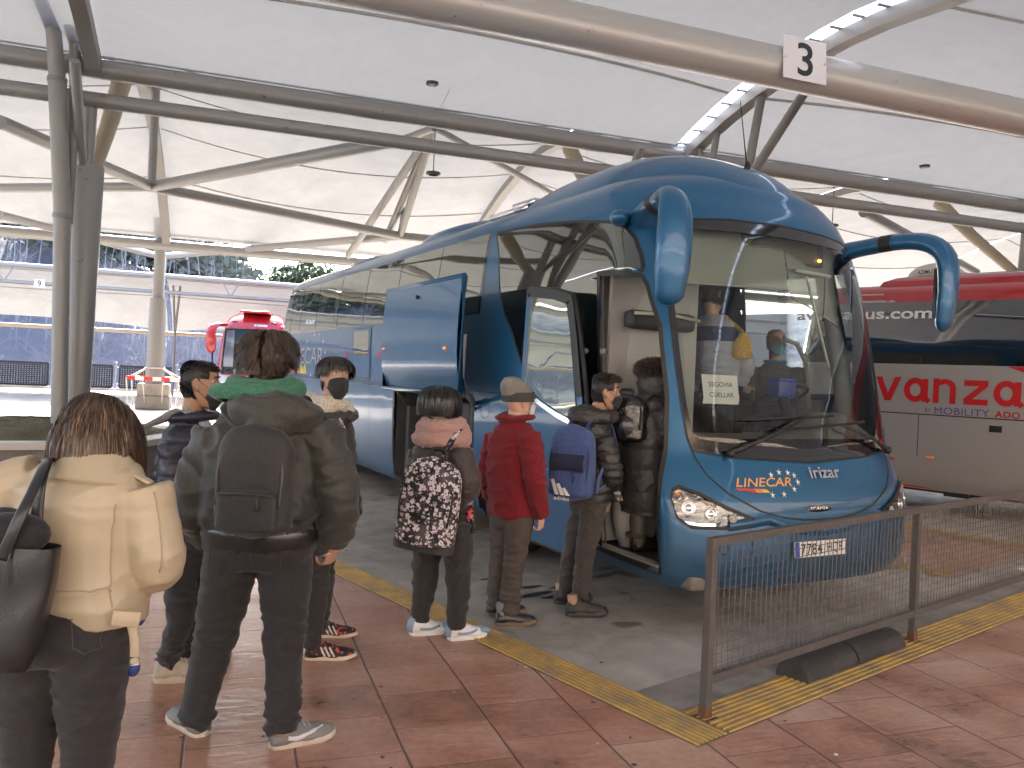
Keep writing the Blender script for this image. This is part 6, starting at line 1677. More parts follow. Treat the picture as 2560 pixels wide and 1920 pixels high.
def front_woman():
    Y = 2.45
    g = Fig(V((on_y(150,1500,Y).x, Y, 0)), 'person with long brown hair and cream jacket, head bowed, nearest to us', 4, skin_mat('fair',(.50,.34,.26)), Y, .95)
    g.set(head=(240,1098,.04), neck=(232,1150,.02), shl=(52,1215,0), shr=(352,1218,0), ell=(-80,1400,.02), wrl=(-20,1500,.24), elr=(394,1408,.0), wrr=(345,1435,.26),
          pelvis=(165,1490), hipl=(75,1600,0), hipr=(232,1600,0), knl=(60,1930,.02), knr=(215,1930,.02), anl=V((on_y(70,1900,Y).x,Y,.08)), anr=V((on_y(215,1900,Y).x,Y,.08)))
    for sd, u in (('l',58),('r',212)): g.j['kn'+sd] = V((on_y(u,1900,Y).x, Y+.02, .47)); g.j['an'+sd] = V((on_y(u,1900,Y).x-.01, Y, .09))
    g.headm(6, -34, 0, .90)
    body(g, voxel=.008, feet=True)
    jean = fabric('charcoal_jean', (.015,.0135,.0135), .78, weave=600, wb=.3)
    tr_ = trousers(g, jean, .118, .104, .078, .070, .060, d_denim(.009,.74,.12,5.), hipw=.205, hipd=.155)
    mb = MB(); c = on_y(226,1602,Y-.155)
    mb.tube(drape(g, tr_, dense3([c+V((x,0,z)) for x,z in ((-.062,.05),(.066,.05),(.062,-.035),(.012,-.072),(-.052,-.035))])), .0020, 5, closed=True); g.put(mb, 'pocket_stitching', pmat('grey_stitching', (.06,.06,.06), .8))
    cream = pmat('cream_leatherette', (.47,.395,.27), .46, var=(2.5,(.43,.36,.245)), bump=(140,.10,3.,.004), bump2=(3.2,.30,2.,.020,2.4))
    R = rowf(g)
    def ex(mb):
        limb(mb, [g['shl']+V((.06,0,.03)), g['shl']+V((-.03,0,-.01))], [.075,.09], 16)
    jk_ = jacket(g, 'jacket', cream, [R(238,1548,.145,.125,.0),R(222,1500,.168,.145),R(212,1400,.172,.145),R(208,1300,.180,.150),R(208,1222,.190,.14),R(224,1172,.15,.115),R(232,1135,.085,.085)],
           [.088,.084,.076,.066,.052], [.090,.088,.080,.068,.052], d_soft(.0045, 11., 5., 13.), ex, .007, 4)
    seamc = pmat('cream_seam', (.36,.30,.20), .6)
    def back(u, v, d): return on_y(u, v, Y-d)
    for pts in ([(300,1260,.14),(298,1330,.15),(294,1400,.16),(290,1450,.16),(284,1520,.15)],[(120,1478,.15),(200,1478,.16),(250,1482,.16),(292,1490,.16)],[(398,1225,.10),(414,1300,.10),(412,1380,.10),(400,1450,.10)]):
        mb = MB(); mb.tube(drape(g, jk_, path([back(*p) for p in pts],6), .0005), .0026, 6); g.put(mb, 'seam', seamc)
    # collar, shoulder tab, side buckle and belt end
    mb = MB(); n = 18; rows = []
    for i in range(4):
        t = i/3; rows.append([on_y(238,1116,Y)+g.r*((.095+.055*t)*math.sin(a))-g.f*((.085+.065*t)*math.cos(a))+V((0,0,-.015-.06*t-.02*t*abs(a))) for a in [-1.9+3.8*k/n for k in range(n+1)]])
    mb.grid(rows); k_ = len(mb.v); mb.add([V(p)-V((0,0,.006)) for p in mb.v[:k_]], [tuple(reversed(q)) for q in mb.f[:]]); g.put(mb, 'collar', cream)
    mb = MB(); c = drape(g, jk_, [on_y(352,1190,Y-.02)], .004)[0]; mb.box(c, (.085,.034,.010), Matrix.Rotation(RAD(24),3,'Y'), .004); mb.ball(c+V((-.025,-.01,.008)), .008, 8, 6); g.put(mb, 'shoulder_tab', cream)
    mb = MB(); mb.box(on_y(315,1547,Y-.125), (.075,.012,.045), Matrix.Rotation(RAD(10),3,'Y') @ Matrix.Rotation(RAD(20),3,'Z'), .004); g.put(mb, 'waist_tab', cream)
    mb = MB(); strap_path(mb, [on_y(328,1555,Y-.06), on_y(336,1600,Y-.06), on_y(336,1650,Y-.06), on_y(335,1662,Y-.06)], .0135, .003, up=(1,.2,0)); g.put(mb, 'belt_end', cream)
    mb = MB(); q = [on_y(u,v,Y-.10) for u,v in ((326,1645),(348,1645),(347,1662),(325,1663))]; mb.tube(q, .003, 6, closed=True); g.put(mb, 'buckle', CHROME)
    bl = pmat('blue_scarf_end', (.03,.06,.20), .8); mb = MB(); limb(mb, [on_y(345,1500,Y+.12), on_y(352,1530,Y+.12), on_y(345,1560,Y+.12)], [.012,.022,.012], 10); limb(mb, [on_y(330,1650,Y+.05), on_y(334,1670,Y+.05), on_y(330,1688,Y+.05)], [.014,.020,.010], 10); g.put(mb, 'scarf_end', bl)
    hm = hair_mat('long_brown_hair', (.050,.031,.020), (.24,.15,.085), .34)
    def reg(th, z): return z > (.085 if abs(th) < .9 else -.03 if abs(th) < 1.7 else -.10)
    Hi = g.H.inverted().to_3x3(); dn = (Hi @ V((0,0,-1))).normalized()
    def grow(p, th, z, n, rr):
        ln = rr.uniform(.24,.32)*(1.1 if z < .03 else 1.)
        side = V((1. if p.x > 0 else -1., 0, 0))
        out = V((p.x, p.y, 0)).normalized() if abs(p.x)+abs(p.y) > .015 else side
        return ln, [n*.4+out*.35, out*.35+dn*.7, dn*1.0, side*(-.04)+dn*1.2, side*(-.10)+dn*1.2+V((rr.uniform(-.12,.12),0,0)), dn-side*.12+V((rr.uniform(-.15,.15),rr.uniform(-.1,.1),0))]
    hair(g, hm, 11000, reg, grow, 9, .0013, .008, 9, clump=.16)
    sh = pmat('black_boot', (.015,.015,.016), .4)
    shoe(g, V((g['anl'].x,Y-.06,0)), 0, sh, sh, .26); shoe(g, V((g['anr'].x,Y-.06,0)), 8, sh, sh, .26)
    # tote bag on the left shoulder
    le = pmat('black_grained_leather', (.016,.016,.018), .36, var=(3.,(.024,.024,.026)), bump=(230,.25,3.,.004), coat=.15)
    bc = on_y(62,1668,Y-.24)
    T = thing('tote_bag', 'black leather tote bag hanging from the shoulder of the person in cream', 'bag', bc, RAD(8))
    Mi = Matrix.Rotation(-RAD(8),3,'Z')
    def L(p): return Mi @ (V(p)-bc)
    P = [on_y(u,v,Y-.24) for u,v in ((-95,1350),(149,1366),(140,1420),(98,1560),(72,1655),(64,1672),(38,1681),(0,1666),(-95,1650))]
    a0, a1 = L(on_y(-95,1352,Y-.24)), L(on_y(149,1368,Y-.24)); b0, b1 = L(on_y(-105,1660,Y-.24)), L(on_y(70,1672,Y-.24))
    mb = MB(); rg = []
    for i in range(13):
        t = i/12; c0 = b0.lerp(a0,t); c1 = b1.lerp(a1,t)+V((.012*math.sin(math.pi*t),0,0)); dp = .075*(1-.35*t)*(.55+.45*min(1,t*8)); ring = []
        for q in range(32):
            a = 2*math.pi*q/32; c, s_ = math.cos(a), math.sin(a); qq = (abs(c)**3.4+abs(s_)**3.4)**(-1/3.4)
            ring.append((c0+c1)/2+(c1-c0)*.5*qq*c+V((0,dp*qq*s_+.006*noise.noise(V((c*2,t*4,3))),0)))
        rg.append(ring)
    mb.rings(rg, cap=False); mb.f.append(tuple(range(31,-1,-1))); mb.m.append(0); k_ = len(mb.v)
    inn = [[p.lerp(sum(r,V())/32,.05) for p in r] for r in rg]
    mb.rings(inn[1:], cap=False); mb.build('bag_body', le, T, fix=False)
    mb = MB(); mb.ball(L(on_y(30,1335,Y-.24)), (.10,.05,.06), 16, 10); mb.ball(L(on_y(10,1322,Y-.22)), (.07,.04,.06), 14, 10); cl = MB(); mb.build('bundled_scarf', fabric('dark_bundle', (.012,.012,.014)), T)
    for (pts, w_) in (([(4,1400,.30),(38,1320,.30),(70,1250,.27),(108,1168,.17),(118,1150,.08),(110,1150,-.02)],.016),([(96,1378,.19),(92,1300,.185),(100,1215,.175),(116,1162,.125),(120,1148,.05),(112,1150,-.02)],.016)):
        mb = MB(); strap_path(mb, [L(on_y(u,v,Y-d)) for u,v,d in pts], w_, .0045, up=(1,.1,.35)); mb.build('strap', le, T)
    mb = MB(); mb.tube([L(on_y(-6,1500,Y-.325)),L(on_y(22,1395,Y-.30)),L(on_y(38,1352,Y-.29))], .0025, 5); mb.build('strap_stitching', pmat('grey_stitching', (.06,.06,.06), .8), T)

def left_boy():
    g = Fig(on_z(428,1712), 'young masked person in a navy quilted jacket, seen from the side at left', 66, skin_mat('tan',(.44,.265,.17)), 4.3, .96)
    g.set(head=(500,965,-.02), neck=(478,1040), shl=(520,1090,.19), shr=(440,1110,-.17), ell=(540,1250,.2), wrl=(580,1300,.15), elr=(440,1270,-.22), wrr=(520,1325,-.2),
          pelvis=(462,1350), hipl=(490,1390,.09), hipr=(450,1390,-.09), knl=(480,1540,.10), knr=(452,1545,-.10), anl=(462,1625,.2), anr=(417,1655,-.02))
    g.j['fyl'] = 75; g.j['fyr'] = 78
    g.headm(80, -4, 0)
    body(g, voxel=.006, feet=False); eyes(g, (.1,1,-.12)); 
    blk = hair_mat('black_hair', (.010,.009,.009), (.03,.026,.024), .4); brows(g, blk)
    mask(g, fabric('black_mask_cloth', (.014,.014,.015), .8), low=-.125, high=.008)
    def reg(th, z): a = abs(th); return z > (.085 if a < .95 else .045 if a < 1.45 else .03 if a < 1.9 else -.075)
    def grow(p, th, z, n, rr):
        hi = smooth(.04,.09,z); return (.004+.009*hi)*rr.uniform(.8,1.2), [n+V((0,.35,-.25+.2*hi)), n*.7+V((0,.5,-.3))]
    hair(g, blk, 5200, reg, grow, 3, .0016, .0035, 4, clump=.25)
    trousers(g, fabric('black_jean_two', (.018,.018,.020), .8, weave=600, wb=.25), .100, .088, .070, .066, .060, d_denim(.011,.48,.12,3.), hipw=.165, hipd=.13)
    nav = fabric('navy_quilted_shell', (.022,.024,.040), .45, weave=300, wb=.08, sheen=.0)
    R = rowf(g)
    def ex(mb): collar_ring(mb, g['neck']+V((0,0,-.0)), g.f, g.r, .088, .092, .030, .01, 24, 1.6)
    jacket(g, 'jacket', nav, [R(466,1375,.165,.145),R(464,1320,.185,.165),R(466,1230,.195,.165),R(470,1150,.200,.155),R(474,1090,.175,.135),R(478,1058,.10,.10)],
           [.085,.085,.078,.070,.055], [.088,.09,.085,.074,.058], d_puff(.012, .085, 4., .6), ex, .009)
    up = pmat('cream_chunky_trainer', (.46,.40,.32), .7, var=(14.,(.36,.32,.26)), bump=(30,.3)); so = pmat('cream_sole', (.50,.44,.34), .6, var=(10.,(.40,.34,.26)))
    shoe(g, on_z(405,1705), 72, up, so, .31, .056, .10, lace=pmat('cream_lace', (.52,.47,.38), .8), solet=.042, sock=pmat('white_sock', (.70,.69,.66), .8)); shoe(g, on_z(452,1655), 74, up, so, .31, .056, .10, lace=pmat('cream_lace', (.52,.47,.38), .8), solet=.042)
    gm = fabric('pale_grey_pack', (.26,.28,.31), .7)
    c = offs(g, on_y(430,1235,4.3), -.17, -.02, 0); c.z -= .06
    B = backpack(c, 66, 'pale grey backpack worn by the person in the navy quilted jacket', .29, .40, .15, gm, zipm=pmat('black_zip', (.012,.012,.013), .45), seed=5)
    inv = Matrix.Rotation(RAD(66),3,'Z')
    def L(p): return inv @ (V(p)-c)
    for sd, s_ in (('shr',-1),('shl',1)):
        mb = MB(); sp = g[sd].lerp(g['neck'],.45); strap_path(mb, [L(c+V((0,0,.40))+g.r*(.08 if sd == 'shr' else -.08)), L(sp-g.f*.11+V((0,0,.06))), L(sp+V((0,0,.105))), L(sp+g.f*.12+V((0,0,.02))), L(sp+g.f*.15-V((0,0,.16))), L(c+g.r*(.15 if sd == 'shr' else -.15)+g.f*.10+V((0,0,.06)))], .028, .008, up=g.r); mb.build('shoulder_strap', gm, B)

def right_boy():
    g = Fig(on_z(812,1640), 'young person in a long black parka with a cream hood, masked, looking back at us', 70, skin_mat('light',(.52,.345,.26)), 4.75, 1.0)
    g.set(head=(838,948,-.05), neck=(822,1020,.0), shl=(835,1075,.2), shr=(815,1085,-.17), ell=(865,1220,.22), wrl=(880,1285,.1), elr=(822,1235,-.20), wrr=(868,1300,-.10),
          pelvis=(800,1330), hipl=(800,1350,.08), hipr=(790,1350,-.08), knl=(805,1480,.10), knr=(790,1490,-.08), anl=(798,1575,.20), anr=(778,1618,-.04))
    g.j['fyl'] = 82; g.j['fyr'] = 80
    g.headm(146, 4, -3, .95)
    body(g, voxel=.006, feet=False, hands=[(g['wrr'], (.25,.1,-1), (.9,-.3,.1), 1., .5, .95)]); eyes(g, (-.10,1,.02))
    hm = hair_mat('dark_brown_hair', (.016,.011,.009), (.05,.034,.026), .38); brows(g, hm, 1.2)
    mask(g, fabric('black_mask_cloth', (.014,.014,.015), .8), low=-.125, high=.006)
    def reg(th, z): a = abs(th); return z > (.088 if a < 1.0 else .035 if a < 1.6 else -.03 if a < 2.2 else -.075)
    def grow(p, th, z, n, rr):
        top = smooth(.0,.11,z); ln = (.045+.075*top)*rr.uniform(.85,1.1)
        cr = (p-V((.0,-.045,.125))); out = V((cr.x,cr.y,0)); out = out.normalized() if out.length > .008 else V((rr.uniform(-1,1),rr.uniform(-1,1),0)).normalized()
        ln *= (.62 if p.y > .03 and abs(p.x) < .06 else .9)
        ln *= (1. if p.z > .07 else .38)
        return ln, [n*.15+out*.7, out*.45+V((0,0,-.55)), out*.0+V((0,0,-1)), out*(-.15)+V((.12,0,-1.1))]
    hair(g, hm, 7000, reg, grow, 12, .0020, .006, 6, clump=.25)
    trousers(g, fabric('black_cotton_trouser', (.020,.020,.021), .85), .095, .085, .068, .060, .052, d_denim(.009,.5,.1,7.), hipw=.155, hipd=.13)
    pk = fabric('black_parka_shell', (.022,.0215,.0215), .6)
    R = rowf(g)
    jacket(g, 'parka', pk, [R(815,1318,.19,.165),R(815,1240,.195,.175),R(818,1150,.20,.165),R(822,1085,.185,.145),R(824,1045,.12,.11)], [.085,.085,.078,.072,.058], [.09,.09,.082,.074,.058], d_soft(.012, 2., 6., 10.), None, .009)
    ch = fabric('cream_fleece', (.44,.41,.35), .95, weave=160, wb=.5)
    mb = MB(); c = g['neck']+V((0,0,.035)); collar_ring(mb, c, g.f, g.r, .105, .105, .043, 0, 28, 1.2, .05); mb.ball(c-g.f*.10+V((0,0,-.02)), (.10,.09,.075), 16, 12); mb.ball(offs(g,c,-.03,.09,-.03), (.07,.08,.05), 14, 10)
    cloth(g, mb, 'hood', ch, d_soft(.009, 6., 8., 12.), .008, 4)
    mb = MB(); collar_ring(mb, c+V((0,0,-.075)), g.f, g.r, .155, .14, .032, 0, 28, 1.2); cloth(g, mb, 'parka_collar', pk, d_soft(.012, 9., 9., 14.), .008, 4)
    mb = MB(); p_ = [offs(g,c,.02,.165,-.06), offs(g,c,.06,.195,-.13), offs(g,c,.05,.205,-.21)]; mb.tube(path(p_,4), .011, 6, True, .4); g.put(mb, 'patterned_tape', pmat('patterned_tape', (.62,.55,.50), .7, var=(120.,(.05,.03,.03),.48,.52)))
    up = pmat('floral_black_trainer', (.016,.016,.018), .7, var=(42.,(.50,.09,.07),.54,.58)); so = pmat('cream_flat_sole', (.62,.55,.42), .6); stp = pmat('white_stripe', (.76,.73,.68), .5); la = pmat('black_lace', (.015,.015,.016), .8)
    shoe(g, on_z(778,1648), 80, up, so, .295, .048, .080, stripe=stp, lace=la, solet=.026); shoe(g, on_z(790,1592), 82, up, so, .295, .048, .080, stripe=stp, lace=la, solet=.026)
    mb = MB(); mb.tube([on_y(769,1612,4.72), on_y(769,1628,4.72)], .045, 14); g.put(mb, 'sock', pmat('white_sock', (.70,.69,.66), .8))

def girl():
    g = Fig(on_z(1100,1600), 'person with a black bob, pink scarf and brown padded jacket, in loose dark joggers', 24, skin_mat('fair',(.50,.34,.26)), 5.17, .90)
    g.set(head=(1101,1012), neck=(1105,1085), shl=(1050,1128,.10), shr=(1150,1128,-.11), ell=(1040,1215,.10), wrl=(1055,1255,.22), elr=(1172,1215,-.16), wrr=(1150,1245,.08),
          pelvis=(1100,1285), hipl=(1072,1320,.05), hipr=(1140,1320,-.05), knl=(1062,1440,.05), knr=(1146,1440,-.05), anl=(1052,1553,.05), anr=(1142,1566,-.04))
    g.j['fyl'] = 70; g.j['fyr'] = 66
    g.headm(34, -4, 0, .93)
    body(g, voxel=.0065, feet=False)
    mask(g, pmat('white_mask_cloth', (.74,.75,.76), .7))
    jog = fabric('charcoal_jogger', (.021,.0205,.021), .9)
    trousers(g, jog, .110, .105, .092, .078, .058, d_soft(.014, 4., 6., 9.), hipw=.185, hipd=.15)
    jk = fabric('brown_black_padded', (.038,.0295,.0265), .62)
    R = rowf(g)
    def ex(mb): collar_ring(mb, g['neck']+V((0,0,-.03)), g.f, g.r, .10, .10, .035)
    jacket(g, 'jacket', jk, [R(1104,1275,.170,.15),R(1102,1240,.182,.165),R(1102,1180,.186,.165),R(1104,1125,.178,.15),R(1105,1100,.14,.12)], [.078,.080,.075,.065,.05], [.080,.083,.078,.066,.052], d_puff(.010, .14, 2., .6), ex, .009)
    ph = pmat('red_phone_case', (.62,.03,.05), .4); mb = MB(); mb.box(on_y(1174,1284,5.0), (.02,.075,.06), Matrix.Rotation(RAD(12),3,'Y'), .006); g.put(mb, 'phone_in_pocket', ph)
    sc = pmat('pink_scarf', (.42,.25,.22), .92, bump=(95,.5,3.,.01), bump2=(14.,.5,4.,.02), sheen=.3)
    mb = MB(); c = g['neck']+V((0,0,.015))
    for k_, (rx, tr, dz) in enumerate(((.140,.052,-.035),(.128,.048,.02),(.110,.038,.06))): collar_ring(mb, c+V((0,0,dz)), g.f, g.r, rx, rx*.95, tr, .012*(-1)**k_, 28, 1.)
    mb.ball(offs(g,c,.03,.12,-.05), (.06,.07,.07), 12, 10)
    cloth(g, mb, 'scarf', sc, d_soft(.010, 5., 12., 20.), .007, 2)
    hm = hair_mat('black_bob', (.008,.007,.007), (.035,.030,.028), .28)
    def reg(th, z): a = abs(th); return z > (.085 if a < .9 else .0 if a < 1.5 else -.08)
    def grow(p, th, z, n, rr):
        cr = p-V((0,-.03,.13)); out = V((cr.x,cr.y,0)); out = out.normalized() if out.length > .01 else V((rr.uniform(-1,1),rr.uniform(-1,1),0)).normalized()
        tip = -.088+.012*rr.random(); ln = max(.03, (p.z-tip)*1.12+.05*smooth(.05,.13,z))
        return ln, [n*.25+out*.8, out*.6+V((0,0,-.5)), out*.10+V((0,0,-1)), out*(-.10)+V((0,0,-1)), out*(-.22)+V((0,0,-1))]
    hair(g, hm, 6000, reg, grow, 21, .0024, .010, 8, clump=.14)
    up = pmat('white_trainer', (.72,.73,.74), .55); so = pmat('white_sole', (.74,.74,.72), .5); bl = pmat('pale_blue_overlay', (.24,.36,.47), .6)
    for p_, yw in ((on_z(1038,1588),70),(on_z(1132,1600),66)):
        s_ = shoe(g, p_, yw, up, so, .265, .047, .085, high=True, lace=pmat('white_lace', (.74,.74,.74), .8))
        f, r = heading(yw); o = p_
        mb = MB(); mb.tube([o+f*.215*.8+V((0,0,.055)), o+f*.225+V((0,0,.048)), o+f*.242+V((0,0,.035))], [.040,.040,.028], 14, True, .55, up=r); g.put(mb, 'toe_cap', bl, s_)
        mb = MB(); mb.tube([o-f*.035+V((0,0,.03)), o-f*.032+V((0,0,.075)), o-f*.018+V((0,0,.115))], [.034,.038,.034], 14, True, .6, up=r); g.put(mb, 'heel_panel', bl, s_)
        mb = MB(); mb.tube(path([o+f*.02+r*.044+V((0,0,.05)), o+f*.09+r*.046+V((0,0,.048)), o+f*.15+r*.036+V((0,0,.062))],4), .009, 6, True, .4); g.put(mb, 'side_flash', bl, s_)
    # flower print: white blossoms on black and violet
    m = bpy.data.materials.new('blossom_print'); nt, N, L_ = nodes_of(m); out = N.new('ShaderNodeOutputMaterial'); b = N.new('ShaderNodeBsdfPrincipled'); L_.new(b.outputs[0], out.inputs[0]); b.inputs['Roughness'].default_value = .8
    tc = N.new('ShaderNodeTexCoord'); vo = N.new('ShaderNodeTexVoronoi'); vo.inputs['Scale'].default_value = 34.; L_.new(tc.outputs['Object'], vo.inputs['Vector'])
    v2 = N.new('ShaderNodeTexVoronoi'); v2.inputs['Scale'].default_value = 78.; L_.new(tc.outputs['Object'], v2.inputs['Vector'])
    nz = N.new('ShaderNodeTexNoise'); nz.inputs['Scale'].default_value = 11.; nz.inputs['Detail'].default_value = 3.; L_.new(tc.outputs['Object'], nz.inputs['Vector'])
    d = math_node(N, L_, 'ADD', vo.outputs['Distance'], math_node(N, L_, 'MULTIPLY', v2.outputs['Distance'], .55))
    mr = N.new('ShaderNodeMapRange'); mr.inputs['From Min'].default_value = .80; mr.inputs['From Max'].default_value = .68; L_.new(d, mr.inputs[0])
    core = N.new('ShaderNodeMapRange'); core.inputs['From Min'].default_value = .12; core.inputs['From Max'].default_value = .18; L_.new(vo.outputs['Distance'], core.inputs[0])
    gate = N.new('ShaderNodeMapRange'); gate.inputs['From Min'].default_value = .34; gate.inputs['From Max'].default_value = .44; L_.new(nz.outputs['Fac'], gate.inputs[0])
    fac = math_node(N, L_, 'MULTIPLY', math_node(N, L_, 'MULTIPLY', mr.outputs[0], gate.outputs[0]), core.outputs[0])
    bg = N.new('ShaderNodeValToRGB'); e = bg.color_ramp.elements; e[0].position = .45; e[0].color = (.012,.011,.014,1); e[1].position = .6; e[1].color = (.085,.065,.085,1); L_.new(nz.outputs['Fac'], bg.inputs[0])
    mc = N.new('ShaderNodeMix'); mc.data_type = 'RGBA'; L_.new(fac, mc.inputs[0]); L_.new(bg.outputs[0], mc.inputs[6]); mc.inputs[7].default_value = (.66,.62,.64,1); L_.new(mc.outputs[2], b.inputs['Base Color'])
    c = offs(g, on_y(1102,1356,5.17), -.155, .0, 0)
    B = backpack(c, 14, 'backpack with a white blossom print on black, on the person with the pink scarf', .375, .57, .185, m, zipm=pmat('black_zip', (.012,.012,.013), .45), base=fabric('black_pack_nylon', (.020,.020,.022), .7), seed=9, top=.62)
    B.rotation_euler = (0, RAD(5), -RAD(14))
    inv = Matrix.Rotation(RAD(14),3,'Z')
    def L(p): return inv @ (V(p)-c)
    mb = MB(); sp = g['shr'].lerp(g['neck'],.5); strap_path(mb, [L(c+V((0,0,.55))+g.r*.03), L(on_y(1100,1110,5.0)), L(sp-g.f*.05+V((0,0,.095))), L(sp+g.f*.06+V((0,0,.08))), L(sp+g.f*.13-V((0,0,.1))), L(c+g.r*.2+g.f*.15+V((0,0,.1)))], .032, .008, up=g.r); mb.build('shoulder_strap', m, B)
    mb = MB(); sp = g['shl'].lerp(g['neck'],.3); strap_path(mb, [L(c+V((0,0,.52))-g.r*.07), L(sp-g.f*.10+V((0,0,.03))), L(sp+V((0,0,.09))+g.f*.02), L(sp+g.f*.13-V((0,0,.1))), L(c-g.r*.19+g.f*.15+V((0,0,.1)))], .030, .008, up=g.r); mb.build('shoulder_strap', pmat('black_webbing', (.014,.014,.015), .7), B)
    mb = MB(); mb.tube(path([L(on_y(1015,1250,5.1)), L(on_y(1010,1300,5.06)), L(on_y(1015,1340,5.06)), L(on_y(1013,1378,5.06))],4), .0035, 5); mb.box(L(on_y(1011,1308,5.06)), (.03,.02,.045), None, .006); mb.build('loose_strap', pmat('black_webbing', (.014,.014,.015), .7), B)

def old_man():
    g = Fig(on_z(1268,1556), 'older person in a wine red fleece, grey knitted hat and brown trousers', 48, skin_mat('pink',(.52,.32,.245)), 5.55, .96)
    g.set(head=(1297,1010,-.02), neck=(1286,1046), shl=(1236,1086,.14), shr=(1324,1082,-.16), ell=(1220,1190,.15), wrl=(1225,1235,.32), elr=(1338,1200,-.20), wrr=(1352,1290,-.12),
          pelvis=(1284,1272), hipl=(1262,1300,.07), hipr=(1300,1300,-.07), knl=(1250,1410,.08), knr=(1285,1410,-.06), anl=(1240,1512,.14), anr=(1272,1530,-.02))
    g.j['fyl'] = 74; g.j['fyr'] = 80
    g.headm(60, 2, 0)
    body(g, voxel=.006, feet=False, hands=[(g['wrr'], (.05,.1,-1), (.85,-.5,0), 1., .9, .95)])
    mask(g, pmat('white_mask_cloth', (.74,.75,.76), .7)); eyes(g); 
    wn = pmat('brown_wool_trouser', (.080,.065,.056), .9, bump=(300,.2,2.,.004), bump2=(6.,.35,4.,.03))
    trousers(g, wn, .105, .095, .078, .072, .068, d_denim(.010,.5,.12,9.), hipw=.165, hipd=.135)
    rd = pmat('wine_red_fleece', (.19,.010,.018), .95, var=(60.,(.15,.008,.015),.4,.6), bump=(170,.45,3.,.006), bump2=(6.,.4,4.,.03), sheen=.08)
    R = rowf(g)
    def ex(mb): collar_ring(mb, g['neck']+V((0,0,.012)), g.f, g.r, .076, .084, .024, .012, 24, 2.7)
    jacket(g, 'fleece', rd, [R(1284,1290,.175,.145),R(1282,1240,.182,.155),R(1280,1170,.185,.155),R(1284,1094,.178,.138),R(1288,1055,.10,.10)], [.076,.076,.072,.064,.052], [.080,.080,.075,.066,.054], d_soft(.013, 5., 6., 9.), ex, .009)
    # knitted hat
    gh = pmat('grey_knit', (.22,.205,.18), .95, bump=(110,.5,2.,.01)); gd = pmat('dark_rib_knit', (.055,.055,.055), .95, bump=(90,.5,2.,.01))
    def hat(z0, z1, off, top):
        rg = []
        for i in range(14):
            t = i/13; z = z0+(z1-z0)*t; o = off*(1-.15*t); rg.append([g.hp(hsurf(2*math.pi*k/72, min(z,.128), o+ (.0016*math.sin(k*math.pi) if 0 else .0018*(k%2))*(0 if top else 1))+V((0,0,max(0,z-.128)))) for k in range(72)])
        return rg
    mb = MB(); rg = [[p+g.H.to_3x3() @ V((0,-.004*i,.0026*i)) for p in r] for i, r in enumerate(hat(.045,.133,.016,True))]; c = sum(rg[-1],V())/72
    for k in range(1,5): rg.append([p.lerp(c,k/5.)+g.H.to_3x3() @ V((0,0,.012*math.sin(k/5*math.pi/2))) for p in rg[13]])
    mb.rings(rg); g.put(mb, 'knitted_hat', gh)
    mb = MB(); mb.rings(hat(.018,.078,.024,False), cap=False); hb = g.put(mb, 'hat_brim', gd)
    mb = MB(); mb.box(g.hp((.062,.075,.05)), (.055,.006,.014), Matrix.Rotation(RAD(-20),3,'Z') @ Matrix.Rotation(RAD(12),3,'Y'), .002); g.put(mb, 'hat_label', pmat('grey_label', (.12,.12,.13), .6), hb)
    le = pmat('black_leather_shoe', (.020,.019,.018), .35, var=(8.,(.035,.032,.03))); so = pmat('tan_sole', (.20,.14,.085), .7)
    shoe(g, on_z(1250,1562), 78, le, so, .29, .050, .075, sock=pmat('grey_sock', (.20,.20,.20), .9)); shoe(g, on_z(1228,1536), 74, le, so, .29, .050, .075)

